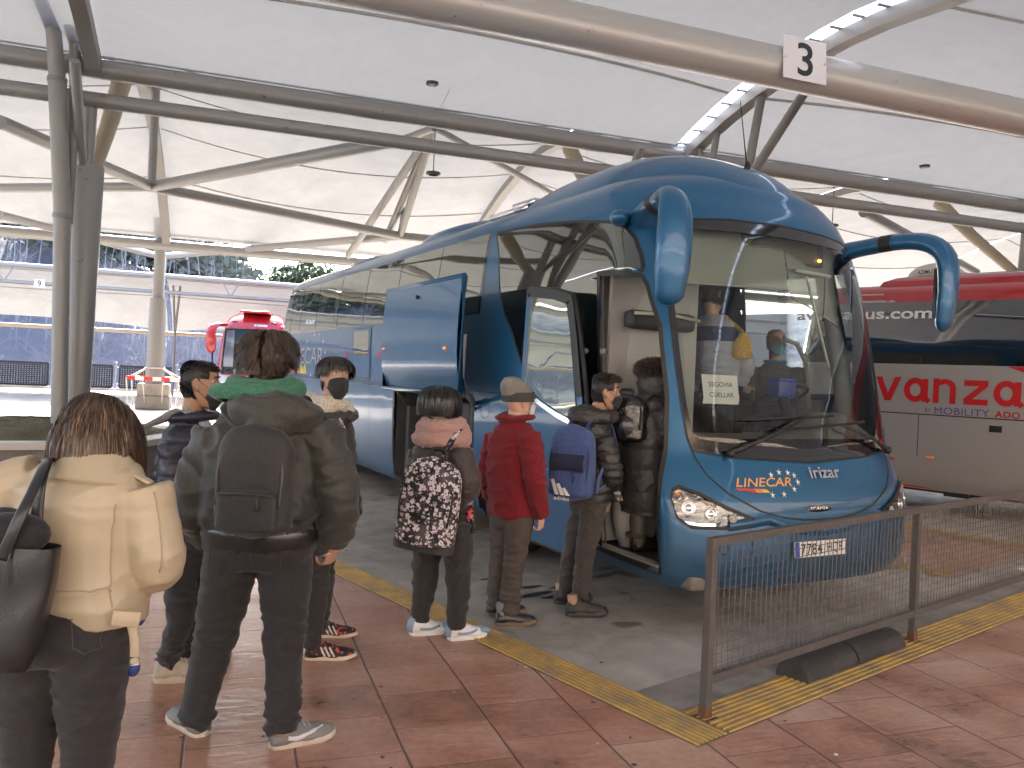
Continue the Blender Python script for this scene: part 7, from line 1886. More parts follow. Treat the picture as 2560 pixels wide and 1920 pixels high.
def young_man():
    g = Fig(on_z(1436,1530), 'young person with short dark hair in a black puffer jacket and grey joggers', 42, skin_mat('tan',(.44,.265,.17)), 5.9, 1.0)
    g.set(head=(1512,985,-.02), neck=(1488,1036), shl=(1430,1100,.13), shr=(1508,1095,-.14), ell=(1402,1180,.14), wrl=(1436,1240,.32), elr=(1530,1180,-.18), wrr=(1535,1232,.06),
          pelvis=(1480,1240), hipl=(1462,1265,.08), hipr=(1486,1265,-.08), knl=(1430,1375,.10), knr=(1462,1385,-.08), anl=(1410,1492,.16), anr=(1448,1516,-.02))
    g.j['fyl'] = 72; g.j['fyr'] = 82
    g.headm(88, -2, 0, .95)
    body(g, voxel=.006, feet=False); eyes(g, (0,1,-.1)); blk = hair_mat('black_brown_hair', (.014,.011,.010), (.045,.034,.028), .4); brows(g, blk, 1.2)
    mask(g, fabric('black_mask_cloth', (.014,.014,.015), .8), low=-.122, high=-.002)
    def reg(th, z): a = abs(th); return z > (.088 if a < .95 else .03 if a < 1.45 else .015 if a < 1.9 else -.09)
    def grow(p, th, z, n, rr):
        hi = smooth(.06,.10,z); return (.008+.040*hi)*rr.uniform(.8,1.25), [n+V((0,.2,-.2+.5*hi)), n*.6+V((0,.8,.1)), n*.4+V((0,.9,-.3))]
    hair(g, blk, 5200, reg, grow, 17, .0018, .004, 5, clump=.5)
    trousers(g, fabric('grey_black_jogger', (.042,.038,.035), .9), .100, .090, .070, .064, .052, d_soft(.012, 8., 7., 13.), hipw=.16, hipd=.135)
    pf = fabric('black_puffer_shell', (.026,.025,.024), .48, sheen=0)
    R = rowf(g)
    def ex(mb):
        c = g['neck']; collar_ring(mb, c+V((0,0,-.01)), g.f, g.r, .115, .12, .05, .0, 26, 1.15); mb.ball(offs(g,c,-.12,0,-.01), (.13,.11,.085), 18, 12)
    jacket(g, 'puffer_jacket', pf, [R(1482,1250,.155,.14),R(1482,1215,.168,.155),R(1478,1160,.174,.155),R(1474,1105,.168,.14),R(1482,1068,.125,.12),R(1486,1040,.10,.10)], [.076,.078,.074,.066,.055], [.078,.082,.078,.068,.056], d_puff(.012, .062, 6., .7), ex, .009)
    up = pmat('black_running_shoe', (.026,.025,.024), .6, var=(20.,(.05,.047,.044))); so = pmat('grey_black_sole', (.05,.048,.046), .5)
    shoe(g, on_z(1428,1540), 80, up, so, .31, .053, .09, lace=pmat('black_lace', (.015,.015,.016), .8), solet=.036, sock=g.skin); shoe(g, on_z(1398,1508), 70, up, so, .31, .053, .09, solet=.036, sock=g.skin)
    mb = MB(); mb.box(on_y(1545,1240,5.72), (.05,.035,.08), Matrix.Rotation(RAD(-20),3,'Y'), .01); g.put(mb, 'patterned_pouch', pmat('patterned_pouch', (.02,.02,.02), .6, var=(60.,(.30,.28,.26),.5,.6)))
    bm = fabric('blue_pack_nylon', (.040,.070,.190), .75)
    c = offs(g, on_y(1476,1245,5.9), -.15, -.02, -.0)
    B = backpack(c, 26, 'blue sports backpack with three white slanted bars, on the person in the puffer jacket', .33, .54, .18, bm, zipm=pmat('dark_blue_zip', (.02,.03,.08), .5), seed=4)
    inv = Matrix.Rotation(RAD(26),3,'Z')
    def L(p): return inv @ (V(p)-c)
    wm = pmat('white_print', (.74,.74,.74), .6); d_ = .18
    for k in range(3):
        x = -.075+.042*k; h_ = .105-.028*k
        mb = MB(); mb.add([V((x,-d_*1.145-.004*k,.052)),V((x+.030,-d_*1.15,.052)),V((x-.012,-d_*1.15,.055+h_)),V((x-.036,-d_*1.135,.055+h_*.92))], [(0,1,2,3)]); mb.build('white_bar', wm, B, False)
    v, f = text_fit('adidas', .115, .028, bold=.02); mb = MB(); mb.add([V((p.x-.025, -d_*1.145, .030+p.y)) for p in v], f); mb.build('pack_lettering', wm, B, False)
    mesh = pmat('dark_mesh_panel', (.018,.025,.06), .8, bump=(300,.6,2.,.006)); mb = MB(); mb.grid([[V((x,-d_*1.02+.28*abs(x)**2-.03*(1-abs(2*t-1)),.205+.13*t)) for x in (-.13,-.08,-.03,.03,.08,.12)] for t in (0,.25,.5,.75,1)]); mb.build('mesh_panel', mesh, B)
    for sd, sg in (('shr',1),('shl',-1)):
        mb = MB(); sp = g[sd].lerp(g['neck'],.42); strap_path(mb, [L(c+V((0,0,.51))+g.r*sg*.07), L(sp-g.f*.12+V((0,0,.06))), L(sp+V((0,0,.10))), L(sp+g.f*.12+V((0,0,.03))), L(sp+g.f*.17+g.r*sg*.03-V((0,0,.17))), L(c+g.r*sg*.20+g.f*.16+V((0,0,.18))), L(c+g.r*sg*.15+V((0,0,.08)))], .033, .009, up=g.r); mb.build('shoulder_strap', bm, B)
    mb = MB(); strap_path(mb, [L(on_y(1508,1170,5.66)), L(on_y(1497,1200,5.64)), L(on_y(1492,1236,5.64))], .012, .003, up=g.f); mb.build('loose_strap', bm, B)

def boarding_person():
    b = BUS0+BE*(-.90)+BD*.80; Y = b.y
    g = Fig(V((b.x,b.y,.40)), 'person in a long black quilted coat with a fur hood, climbing the coach steps', 62, skin_mat('fair',(.50,.34,.26)), Y, .94)
    g.set(head=(1640,958), neck=(1632,1005), shl=(1605,1025,.16), shr=(1650,1025,-.14), ell=(1600,1090,.2), wrl=(1640,1110,.3), elr=(1665,1090,-.14), wrr=(1675,1080,.1),
          pelvis=(1618,1170), hipl=(1615,1190,.07), hipr=(1620,1190,-.06), knl=(1625,1270,.2), knr=(1598,1285,-.05), anl=(1640,1335,.28), anr=(1592,1365,-.05))
    g.headm(60, -4, 0)
    body(g, voxel=.008, feet=False)
    trousers(g, pmat('olive_grey_boot_leg', (.10,.10,.085), .55, bump=(14,.4,4.,.02)), .09, .085, .07, .066, .055, d_soft(.008, 3., 6., 12.), hipw=.15, hipd=.12)
    ct = fabric('black_quilted_coat', (.048,.046,.046), .5, sheen=0)
    R = rowf(g)
    jacket(g, 'quilted_coat', ct, [R(1612,1282,.185,.165),R(1614,1200,.20,.175),R(1616,1110,.195,.165),R(1622,1050,.195,.155),R(1628,1005,.15,.125),R(1632,985,.09,.10)], [.085,.085,.08,.07,.055], [.09,.09,.082,.07,.055], d_puff(.013, .155, 1., .5), None, .009)
    mb = MB(); mb.ball(on_y(1640,962,Y-.0), (.145,.15,.15), 18, 12); cloth(g, mb, 'hood', ct, d_soft(.01,2.), .01, 3)
    fur = hair_mat('brown_grey_fur', (.075,.055,.048), (.18,.145,.125), .7); rr = random.Random(8); mb = MB(); c = on_y(1636,924,Y-.02)
    for k in range(4200):
        d = V((rr.gauss(0,1),rr.gauss(0,1),rr.gauss(0,.75))).normalized(); p = c+V((d.x*.125,d.y*.12,d.z*.065)); q = p+(d+V((rr.uniform(-.8,.8),rr.uniform(-.8,.8),rr.uniform(-.9,.5)))).normalized()*rr.uniform(.025,.05)
        ribbon(mb, [p,p.lerp(q,.5)+V((0,0,.004)),q], (q-p).cross(V((rr.uniform(-1,1),rr.uniform(-1,1),rr.uniform(-1,1)))).normalized(), .0028)
    mb.ball(c, (.122,.118,.062), 16, 10); g.put(mb, 'fur_trim', fur)
    bt = pmat('black_ankle_boot', (.016,.015,.015), .35); 
    a_ = g['anr']; shoe(g, V((a_.x-.02,a_.y-.02,.422)), 66, bt, bt, .25, .046, .10, high=True)
    fm = MB(); collar_ring(fm, V((a_.x-.01,a_.y,.53)), g.f, g.r, .055, .055, .02); g.put(fm, 'boot_cuff', fur)
    a_ = g['anl']; shoe(g, V((a_.x,a_.y,.66)), 66, bt, bt, .25, .046, .10, high=True)
    lp = pmat('shiny_black_leather', (.012,.012,.013), .22, coat=.5, bump=(9.,.8,4.,.03))
    c = offs(g, on_y(1606,1108,Y-.05), -.12, -.05, 0)
    B = backpack(c, 22, 'shiny black quilted leather backpack on the person climbing aboard', .35, .37, .18, lp, zipm=pmat('black_zip', (.012,.012,.013), .45), seed=6, wav=.014, pocket=False)
    mb = MB(); mb.ball((0,-.13,.13), (.135,.06,.11), 20, 14); mb.build('pocket', lp, B)
    inv = Matrix.Rotation(RAD(22),3,'Z')
    for sd, sg in (('shr',1),('shl',-1)):
        sp = g[sd].lerp(g['neck'],.3); mb = MB(); strap_path(mb, [inv @ (q-c) for q in (c+V((0,0,.30))+g.r*sg*.05, sp-g.f*.11+V((0,0,.05)), sp+V((0,0,.10)), sp+g.f*.13-V((0,0,.05)))], .022, .006, up=g.r); mb.build('shoulder_strap', lp, B)

def aisle_person():
    b = BUS0+BE*(-.30)+BD*1.45; Y = b.y
    g = Fig(V((b.x,b.y,.85)), 'person in a grey jacket with navy band, standing behind the coach windscreen', 75, skin_mat('tan',(.44,.265,.17)), Y, 1.03)
    g.set(head=(1783,740), neck=(1785,800), shl=(1738,835,.12), shr=(1835,835,-.12), ell=(1722,915,.1), wrl=(1740,975,.15), elr=(1862,915,-.12), wrr=(1850,965,-.1), pelvis=(1790,985), hipl=(1775,1000), hipr=(1805,1000), knl=(1775,1100), knr=(1805,1100), anl=V((b.x-.1,b.y,.93)), anr=V((b.x+.1,b.y,.93)))
    g.headm(60, -12, 0)
    body(g, voxel=.009); dk = hair_mat('black_hair', (.010,.009,.009), (.03,.026,.024), .4)
    hair(g, dk, 1800, lambda th,z: z > (.07 if abs(th) < 1. else -.06), lambda p,th,z,n,rr: (.03, [n+V((0,-.2,-.3)), V((0,-.3,-1))]), 5, .003, .008, 4)
    m = bpy.data.materials.new('grey_jacket_navy_band'); nt, N, L_ = nodes_of(m); out = N.new('ShaderNodeOutputMaterial'); q = N.new('ShaderNodeBsdfPrincipled'); L_.new(q.outputs[0], out.inputs[0]); q.inputs['Roughness'].default_value = .75
    tc = N.new('ShaderNodeTexCoord'); sp = N.new('ShaderNodeSeparateXYZ'); L_.new(tc.outputs['Object'], sp.inputs[0])
    zb = on_y(1790,837,Y).z-.85; t_ = math_node(N, L_, 'LESS_THAN', math_node(N, L_, 'ABSOLUTE', math_node(N, L_, 'SUBTRACT', sp.outputs[2], zb)), .062)
    mc = N.new('ShaderNodeMix'); mc.data_type = 'RGBA'; L_.new(t_, mc.inputs[0]); mc.inputs[6].default_value = (.30,.31,.36,1); mc.inputs[7].default_value = (.030,.045,.11,1); L_.new(mc.outputs[2], q.inputs['Base Color'])
    R = rowf(g)
    jacket(g, 'jacket', m, [R(1790,960,.20,.16),R(1790,915,.235,.18),R(1788,850,.24,.175),R(1787,812,.20,.15),R(1786,788,.10,.10)], [.095,.095,.085,.07,.055], [.095,.095,.085,.07,.055], d_puff(.008,.06,2.,.6), None, .012)
    trousers(g, fabric('dark_trouser', (.03,.03,.032)), .10,.09,.07,.06,.055, d_soft(.006), voxel=.014)
    mu = fabric('mustard_cloth', (.42,.26,.06), .9)
    c = on_y(1856,868,Y-.22); Bg = thing('shoulder_bag', 'mustard cloth bag slung on the person standing behind the windscreen', 'bag', c, 0.)
    mb = MB(); mb.rings([[V((w*math.cos(t), .04*math.sin(t), z)) for t in [2*math.pi*k/20 for k in range(20)]] for z,w in ((-.10,.05),(-.08,.085),(.04,.075),(.12,.03))]); mb.build('bag_body', mu, Bg)
    mb = MB(); strap_path(mb, [V((0,0,.12)), on_y(1840,815,Y-.15)-c, on_y(1815,795,Y-.1)-c], .018, .005); mb.build('strap', mu, Bg)
    c = BUS0+BE*(-.55)+BD*1.6+V((0,0,1.62)); Y2 = c.y; c = on_y(1618,882,Y2); Bh = thing('holdall', 'mustard and black cloth holdall carried just inside the coach door', 'bag', c, RAD(30))
    mb = MB(); mb.ball((0,0,0), (.12,.10,.10), 18, 12); mb.build('bag_body', mu, Bh); mb = MB(); strap_path(mb, [V((-.12,-.04,.02)),V((-.10,-.06,.14)),V((.02,-.06,.10)),V((.12,-.05,.06))], .014, .006); mb.build('handle', pmat('black_webbing', (.014,.014,.015), .7), Bh)

def driver():
    b = BUS0+BE*.58+BD*1.72; Y = b.y
    g = Fig(V((b.x,b.y,.85)), 'balding driver in a grey pullover and pale blue face mask at the coach wheel', 205, skin_mat('pink',(.52,.32,.245)), Y, .98)
    f, r = g.f, g.r
    hd = on_y(1940,858,Y); g.j['head'] = hd; nk = hd-V((0,0,.19))-f*.02; g.j['neck'] = nk
    g.j['shl'] = nk-r*.19-V((0,0,.06)); g.j['shr'] = nk+r*.19-V((0,0,.06)); g.j['ell'] = g['shl']+f*.10-V((0,0,.27))-r*.04; g.j['elr'] = g['shr']+f*.10-V((0,0,.27))+r*.04
    g.j['wrl'] = g['ell']+f*.24+V((0,0,.06))+r*.03; g.j['wrr'] = g['elr']+f*.24+V((0,0,.08))-r*.05
    pv = nk-V((0,0,.56))-f*.05; g.j['pelvis'] = pv
    for sd, sg in (('l',-1),('r',1)): g.j['hip'+sd] = pv+r*sg*.09-V((0,0,.04)); g.j['kn'+sd] = pv+f*.42+r*sg*.12-V((0,0,.02)); g.j['an'+sd] = pv+f*.50+r*sg*.12-V((0,0,.40))
    g.headm(172, -2, 2)
    body(g, voxel=.0065, hands=[(g['wrl'], f+V((0,0,.2)), V((0,0,1)), -1., .7, .95),(g['wrr'], f+V((0,0,.2)), V((0,0,1)), 1., .7, .95)]); eyes(g, (.25,1,-.15)); gm = hair_mat('grey_hair', (.20,.19,.18), (.32,.31,.30), .6); brows(g, gm)
    mask(g, pmat('pale_blue_mask', (.25,.50,.56), .75), strapm=pmat('white_mask_cloth', (.74,.75,.76), .7))
    hair(g, gm, 1400, lambda th,z: abs(th) > 1.35 and -.05 < z < .07, lambda p,th,z,n,rr: (.012, [n+V((0,-.5,-.8))]), 5, .002, .003, 3)
    R = lambda c, hw, hd: (c, hw, hd, g.yaw)
    jacket(g, 'pullover', fabric('grey_brown_pullover', (.10,.092,.088), .9), [R(pv,.19,.15),R(pv+V((0,0,.25)),.205,.15),R(nk-V((0,0,.13)),.21,.14),R(nk-V((0,0,.04)),.15,.11),R(nk,.09,.085)], [.085,.08,.072,.062,.05], [.085,.08,.072,.062,.05], d_soft(.010), None, .011)
    mb = MB(); collar_ring(mb, nk+V((0,0,.015)), f, r, .075, .08, .016, 0, 24, 2.2); g.put(mb, 'shirt_collar', pmat('blue_shirt_collar', (.12,.30,.58), .7))
    mb = MB(); limb(mb, [pv, g['knl'], g['anl']], [.09,.075,.06], 14); limb(mb, [pv, g['knr'], g['anr']], [.09,.075,.06], 14); torso(mb, [(pv-V((0,0,.08)),.17,.15,g.yaw),(pv+V((0,0,.06)),.17,.14,g.yaw)]); cloth(g, mb, 'trousers', fabric('dark_trouser', (.03,.03,.032)), d_soft(.006), .013)
    # blue box and the paper with the places it goes to
    bx = thing('cash_box', 'blue plastic box on the dashboard in front of the driver', 'box', BUS0+BE*.34+BD*.86+V((0,0,1.60)), PHI)
    mb = MB(); mb.box((0,0,.07), (.20,.14,.14), None, .015); mb.build('case', pmat('blue_plastic', (.035,.055,.30), .4), bx)
    mb = MB(); mb.box((0,0,.148), (.21,.15,.025), None, .010); mb.build('lid', pmat('blue_plastic_lid', (.05,.075,.38), .4), bx)
    pp = thing('paper_notice', 'white paper with two place names hanging inside the windscreen', 'notice', BUS0, PHI)
    wp = pmat('white_paper', (.78,.79,.78), .7); pk = pmat('printed_black', (.03,.03,.03), .7)
    def onp(x, z, o=0.): return front(-.712+x-.02*z*0, 1.655+z, -.035+o)
    mb = MB(); mb.grid([[onp(-.150+.30*i/8-(.012 if j == 0 else 0), -.105+.21*j/5) for i in range(9)] for j in range(6)]); sh_ = mb.build('paper_sheet', wp, pp)
    for t, z in (('SEGOVIA', .035), ('CUELLAR', -.040)):
        v, fc = text_fit(t, .20, .034, bold=.002); mb = MB(); mb.add([onp(p.x+.0, z+p.y, .003) for p in v], fc); mb.build('lettering', pk, sh_, False)

def cast():
    tall_man(); front_woman(); left_boy(); right_boy(); girl(); old_man(); young_man(); boarding_person(); aisle_person(); driver()
# ================================================================ the two other coaches
def other_coaches():
    red = mat_paint('glossy_red_paint', (.42,.012,.018), (.2,.12,.10), metal=0., rough=.3); sil = mat_paint('silver_paint', (.42,.41,.39), (.24,.21,.18), metal=.3, rough=.38)
    blk = mat_mirror_glass('black_coach_glass', (.006,.006,.007), .10, .05)
    pur = pmat('purple_lettering', (.13,.09,.36), .4); rdl = pmat('red_lettering', (.50,.012,.015), .4); dkl = pmat('grey_lettering', (.12,.12,.12), .5); wht = pmat('white_lettering', (.80,.80,.78), .4)
    o = V((6.1448, 11.4689, 0)); A = RAD(-45)
    R = thing('coach', 'silver coach with a red roof and big red lettering, standing right of the blue coach', 'coach', o, A)
    prof = [(0.06,.30),(0.0,.45),(-.012,.9),(-.012,1.37),(0,2.09),(.03,2.6),(.075,3.0),(.13,3.16),(.28,3.27),(.45,3.30)]
    def sy(z): return sinterp([(b,a) for a,b in prof], z)
    x0, x1 = -2.35, 10.
    def shellr(lo, hi, name, mat, step=.08):
        zs = [lo+(hi-lo)*i/max(2,int((hi-lo)/step)) for i in range(max(2,int((hi-lo)/step))+1)]; rings = []
        for z in zs:
            y = sy(z); rr = .42; k = max(0, (z-2.2)*.18); ring = []
            for cx, sx in ((x1,1),(x0,-1)):
                pass
            pts = []
            xa, xb = x0+k, x1-k; ya, yb = y, 2.52-y
            for (cx,cy,a0) in ((xb-rr,ya+rr,-90),(xb-rr,yb-rr,0),(xa+rr,yb-rr,90),(xa+rr,ya+rr,180)):
                for q in range(9): a = RAD(a0+90*q/8); pts.append(V((cx+rr*math.cos(a), cy+rr*math.sin(a), z)))
            rings.append(pts)
        mb = MB(); mb.rings(rings); return mb.build(name, mat, R, fix=True, auto=45)
    shellr(.30, 2.09, 'body', sil); shellr(2.09, 3.0, 'window_band', blk); rf = shellr(3.0, 3.30, 'roof', red, .04)
    mb = MB(); rg = []
    for z, ins in ((3.26,.0),(3.34,.02),(3.40,.08),(3.44,.2)):
        rg.append([V((x,y,z)) for x,y in ((-1.15+ins*3,.30+ins),(9.3-ins,.30+ins),(9.3-ins,2.2-ins),(-1.15+ins*3,2.2-ins))])
    mb.rings(rg); mb.build('roof_fairing', red, R, fix=True, auto=30)
    mb = MB(); mb.ball((-.55,1.0,3.42), (.42,.42,.26), 28, 16); dm = mb.build('satellite_dome', pmat('grey_white_dome', (.62,.60,.56), .5), R)
    v, f = text_fit('AZIMUT Sat', .38, .062, bold=.01)
    mb = MB(); mb.add([V((-.55+.43*math.sin(p.x/.43+.28-.2), 1.0-.43*math.cos(p.x/.43+.08)*math.cos((p.y+.06)/.27*.6), 3.50+p.y)) for p in v], f); mb.build('dome_lettering', pmat('black_lettering', (.02,.02,.022), .45), dm, False)
    def P(x, z, off=.004): return V((x, sy(z)-off, z))
    def flat(name, pts, mat, nx=6):
        mb = MB(); mb.add([P(x,z) for x,z in pts], [tuple(range(len(pts)))]); o_ = mb.build(name, mat, R, False); return o_
    def word(name, t, x, z, w, h, mat, bold=.0, sp=1., par=None, shear=0.):
        v, f = text_fit(t, w, h, bold=bold, space=sp, shear=shear); mb = MB(); mb.add([P(x+p.x, z+p.y, .006) for p in v], f); return mb.build(name, mat, par or R, False)
    # big name, set letter by letter: round single-storey a, v, n, z
    mb = MB()
    def slab(pts): mb.add([P(x,z,.006) for x,z in pts], [tuple(range(len(pts)))])
    def ring(cx, cz, rx, rz, t, n=36):
        rows = [[P(cx+rx*q*math.cos(2*math.pi*i/n), cz+rz*q2*math.sin(2*math.pi*i/n), .006) for i in range(n+1)] for q, q2 in ((1.,1.),(1-t/rx,1-t/rz))]; mb.grid(rows)
    letters = []
    base, top, t = 1.545, 1.895, .082
    def lett(fn, x):
        nonlocal mb
        mb = MB(); fn(x); letters.append(mb.build('name_letter', rdl, R, False))
    def la(x): ring(x-.02,(base+top)/2,.155,(top-base)/2,t); mb.add([P(x+.075,base+.01,.009),P(x+.155,base+.01,.009),P(x+.155,top-.015,.009),P(x+.075,top-.015,.009)],[(0,1,2,3)]); mb.add([P(x+.08,base+.06,.011),P(x+.15,base-.015,.011),P(x+.20,base+.035,.011),P(x+.15,base+.085,.011)],[(0,1,2,3)])
    def lv(x): slab([(x-.18,top),(x-.09,top),(x,base+.11),(x+.09,top),(x+.18,top),(x+.045,base),(x-.045,base)])
    def ln(x): slab([(x-.15,base),(x-.07,base),(x-.07,top),(x-.15,top)]); slab([(x+.07,base),(x+.15,base),(x+.15,top-.13),(x+.07,top-.13)]); ring(x,top-.145,.15,.145,t) if 0 else slab([(x-.07,top-.10),(x-.07,top-.02),(x+.0,top),(x+.08,top-.02),(x+.13,top-.06),(x+.15,top-.13),(x+.07,top-.13),(x+.05,top-.09),(x,top-.075)])
    def lz(x): slab([(x-.15,top-.01),(x+.15,top-.01),(x+.15,top-.09),(x-.15,top-.09)]); slab([(x+.04,top-.09),(x+.15,top-.09),(x-.04,base+.08),(x-.15,base+.08)]); slab([(x-.15,base),(x+.15,base),(x+.15,base+.08),(x-.15,base+.08)])
    for fn, x in ((la,-1.24),(lv,-.83),(la,-.43),(ln,-.06),(lz,.34),(la,.73)): lett(fn, x)
    word('by_lettering', 'BY', -.265, 1.435, .075, .058, dkl); word('group_lettering', 'MOBILITY', .17, 1.44, .70, .098, pur, .0, 1.05); word('group_lettering', 'ADO', .735, 1.435, .30, .090, rdl, .022, 1.08)
    for k in range(3):
        z = 1.86-.16*k; mb = MB(); mb.add([P(x_,z_,.006) for x_,z_ in ((.97,z),(1.12,z-.08),(1.12,z-.02),(.97,z+.06))], [(0,1,2,3)]); mb.add([P(x_,z_,.007) for x_,z_ in ((.97,z-.16),(1.12,z-.08),(1.12,z-.14),(.97,z-.22))], [(0,1,2,3)]); mb.build('zigzag_mark', pur, R, False)
    word('web_lettering', 'avanzabus.com', -1.30, 2.835, 2.03, .165, wht, .022)
    flat('red_wedge', [(-2.2,1.25),(-2.2,.50),(-1.0,.315),(-.20,.315),(-.72,.71)], rdl); flat('red_wedge', [(.70,2.085),(3.4,2.085),(3.4,1.1)], rdl)
    flat('silver_wedge', [(-1.4,3.14),(-1.02,3.14),(-.80,3.003),(-1.4,3.003)], sil)
    word('side_logo', 'S', -.92, 3.05, .07, .075, rdl, .03)
    mb = MB(); mb.add([P(x,z,.003) for x,z in ((-2,1.365),(9.8,1.365),(9.8,1.38),(-2,1.38))], [(0,1,2,3)]); mb.build('waist_gap', BLACK, R, False)
    for x in (-.385, 1.95, 4.2): mb = MB(); mb.add([P(x-.005,.31,.004),P(x+.005,.31,.004),P(x+.005,.8,.004),P(x+.005,1.36,.004),P(x-.005,1.36,.004),P(x-.005,.8,.004)], [(0,1,2,5),(5,2,3,4)]); mb.build('panel_gap', BLACK, R, False)
    for x in (-.40, 1.2, 2.8): mb = MB(); mb.add([P(x-.003,2.1,.004),P(x+.003,2.1,.004),P(x+.003,2.98,.004),P(x-.003,2.98,.004)], [(0,1,2,3)]); mb.build('glass_gap', pmat('dark_gap', (.04,.04,.04), .5), R, False)
    mb = MB(); mb.box(P(.60,1.235,.0), (.155,.012,.088), None, .008); mb.build('handle_recess', BLACK, R)
    mb = MB(); mb.box(P(-.21,.765,.008), (.095,.022,.036), None, .008); mb.build('marker_lamp', AMBER, R)
    mb = MB(); mb.box((.12,.22,.285), (.32,.3,.10), None, .01); mb.build('tow_block', BLACK, R)
    for x in (2.6, 8.2):
        mb = MB(); mb.lathe([(.0,-.14),(.30,-.14),(.46,-.13),(.50,-.06),(.50,.06),(.46,.13),(0,.13)], 32, (x,.22,.50), 'y'); mb.build('wheel', BLACK, R)
    mb = MB(); mb.box((3.8,1.26,.32), (11.4,2.2,.12)); mb.build('underframe', BLACK, R, False)
    # ---- the red coach far off to the left, nose towards us
    Y = 31.; c = on_y(622, 960, Y); ang = RAD(8)
    L = thing('coach', 'red coach far off behind the queue, its nose facing us and its driver in view', 'coach', (c.x, Y, 0), ang)
    def sec(z):
        w = sinterp([(.3,1.2),(.9,1.27),(2.2,1.25),(3.1,1.12),(3.45,.95),(3.62,.70)], z); f = sinterp([(.3,.08),(.9,.05),(1.3,.12),(3.0,.55),(3.3,.75),(3.5,1.1),(3.62,1.5)], z); return w, f
    def Q(w, z, off=0.):
        W_, f = sec(z); t = min(.999, abs(w)/W_); return V((w, f+.42*(1-(1-t**2.8)**(1/2.8))-off, z))
    hole = lambda w, z: abs(w) < 1.02 and 1.42 < z < 2.86
    mb = MB(); rows = []; zs = [.3+.06*i for i in range(56)]
    vs = []; n = 41
    for z in zs:
        W_, f = sec(z); ring = [Q(W_*math.sin(math.pi/2*(2*j/(n-1)-1)), z) for j in range(n)]; ring = [V((-W_,11.5,z))]+ring+[V((W_,11.5,z))]; rows.append(ring)
    m = len(rows[0]); flatv = [p for r in rows for p in r]; fs = []
    for i in range(len(rows)-1):
        for j in range(m-1):
            q = (i*m+j,i*m+j+1,(i+1)*m+j+1,(i+1)*m+j); cc = sum((flatv[k] for k in q), V())/4
            if 0 < j < m-2 and hole(cc.x, cc.z): continue
            fs.append(q)
    fs.append(tuple(range((len(rows)-1)*m, len(rows)*m))); mb.add(flatv, fs); mb.build('body', red, L, fix=True, auto=50)
    mb = MB(); mb.grid([[Q(-1.06+2.12*j/20, 1.36+1.55*i/16, .012) for j in range(21)] for i in range(17)]); ws = mb.build('windscreen', mat_clear_glass('grey_windscreen', (.62,.68,.66), .9, 1.5), L)
    mb = MB(); mb.grid([[Q(-1.10+2.2*j/20, 1.18+.24*i/3, .02) for j in range(21)] for i in range(4)]); mb.build('windscreen_foot', GLOSSB, L)
    for a,b in (((-1.06,1.4),(-1.06,2.9)),((1.06,1.4),(1.06,2.9)),((-1.06,2.9),(1.06,2.9))):
        mb = MB(); mb.tube([Q(a[0]+(b[0]-a[0])*i/8, a[1]+(b[1]-a[1])*i/8, .015) for i in range(9)], .035, 6); mb.build('windscreen_seal', BLACK, ws)
    mb = MB(); mb.grid([[Q(-1.22+2.44*j/20, .62+.50*i/5, .015) for j in range(21)] for i in range(6)]); mb.build('grey_bumper', sil, L)
    v, f = text_fit('7737', .52, .17, bold=.03); mb = MB(); mb.add([Q(p.x-.55, 1.0+p.y, .03) for p in v], f); mb.build('fleet_number', rdl, L, False)
    v, f = text_fit('avanza', .5, .08, bold=.02); mb = MB(); mb.add([Q(p.x+.25, 3.08+p.y, .02) for p in v], f); mb.build('name_lettering', wht, L, False)
    for sg in (-1,1):
        mb = MB(); mb.tube(path([V((sg*1.05,.55,3.05)),V((sg*1.30,.0,3.0)),V((sg*1.42,-.15,2.75)),V((sg*1.42,-.15,2.3)),V((sg*1.38,-.12,1.95))],4), radii([.12,.14,.17,.20,.12],4), 16, True, .6, up=(1,.2,.2)); mb.build('mirror', red, L)
        mb = MB(); mb.tube([(sg*1.36,-.1,1.95),(sg*1.34,-.05,1.2)], .035, 8); mb.build('mirror_stay', BLACK, L)
        mb = MB(); mb.tube([Q(sg*.9,1.30,.05),Q(sg*.25,1.50,.06)], .025, 6); mb.build('wiper', BLACK, L)
        mb = MB(); mb.ball(Q(sg*.72,3.2,.0), (.13,.05,.03), 12, 8); mb.build('marker_lamp', BLACK, L)
        mb = MB(); mb.ball(Q(sg*.85,.75,.0), (.26,.08,.13), 16, 10); mb.build('headlight', CHROME, L)
    mb = MB(); mb.box((0,1.2,3.60), (1.1,1.4,.10), None, .04); mb.build('roof_fairing', red, L)
    mb = MB(); mb.box((0,2.6,1.9), (2.2,.06,2.6)); mb.build('cabin_bulkhead', DGREYP, L, False)
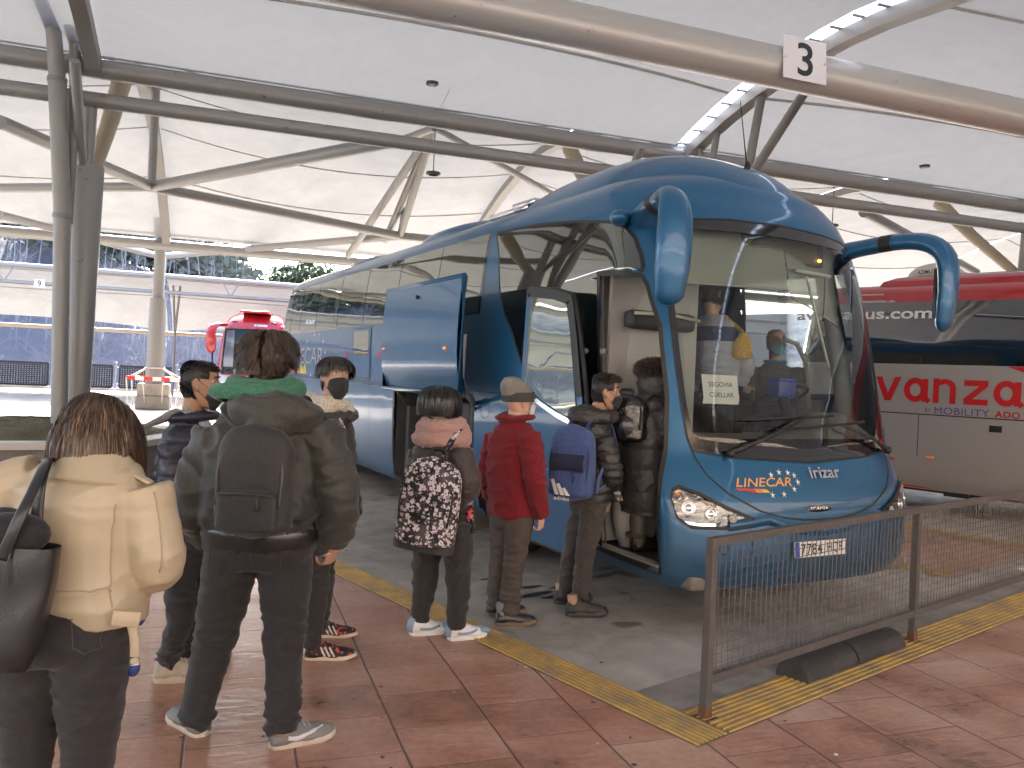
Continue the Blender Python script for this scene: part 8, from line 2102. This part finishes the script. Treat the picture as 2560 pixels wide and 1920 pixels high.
    mb = MB(); mb.box((0,1.1,1.30), (2.1,.5,.14), None, .04); mb.build('dashboard', DGREYP, L)
    mb = MB(); mb.box((-.45,1.95,1.7), (.5,.15,.9), None, .05); mb.build('driver_seat', DGREYP, L)
    # its driver
    M = Matrix.Translation((c.x,Y,0)) @ Matrix.Rotation(ang,4,'Z')
    W_ = lambda x,y,z: (M @ V((x,y,z)))
    g = Fig(W_(-.45,1.75,1.0), 'driver in a dark suit and white shirt at the wheel of the far red coach', 160, skin_mat('pink',(.62,.38,.29)), Y, .98)
    f_, r_ = g.f, g.r; nk = W_(-.45,1.72,2.05); g.j.update(head=nk+V((0,0,.19)), neck=nk, shl=nk-r_*.18-V((0,0,.06)), shr=nk+r_*.18-V((0,0,.06)))
    for sd, sg in (('l',-1),('r',1)):
        g.j['el'+sd] = g['sh'+sd]+f_*.1-V((0,0,.26)); g.j['wr'+sd] = g['el'+sd]+f_*.25+V((0,0,.04)); g.j['hip'+sd] = nk+r_*sg*.09-V((0,0,.6)); g.j['kn'+sd] = g['hip'+sd]+f_*.4; g.j['an'+sd] = g['kn'+sd]-V((0,0,.4))
    g.j['pelvis'] = nk-V((0,0,.56)); g.headm(110, 0, 0)
    body(g, voxel=.012); hair(g, hair_mat('black_hair', (.010,.009,.009), (.03,.026,.024), .4), 700, lambda th,z: z > (.08 if abs(th) < 1. else -.05), lambda p,th,z,n,rr: (.03, [n+V((0,-.2,-.3)), V((0,-.3,-1))]), 5, .004, .006, 3)
    jacket(g, 'suit_jacket', fabric('dark_suit', (.018,.019,.024)), [(nk-V((0,0,.56)),.19,.14,g.yaw),(nk-V((0,0,.2)),.21,.14,g.yaw),(nk-V((0,0,.05)),.17,.11,g.yaw)], [.08,.075,.07,.06,.05], [.08,.075,.07,.06,.05], d_soft(.006), None, .018)
    mb = MB(); mb.ball(nk+f_*.10-V((0,0,.03)), (.04,.03,.08), 10, 8); g.put(mb, 'white_shirt', wht)
camera(); lighting(); ground(); canopy(); columns(); far(); bay_things(); coach(); other_coaches(); cast()
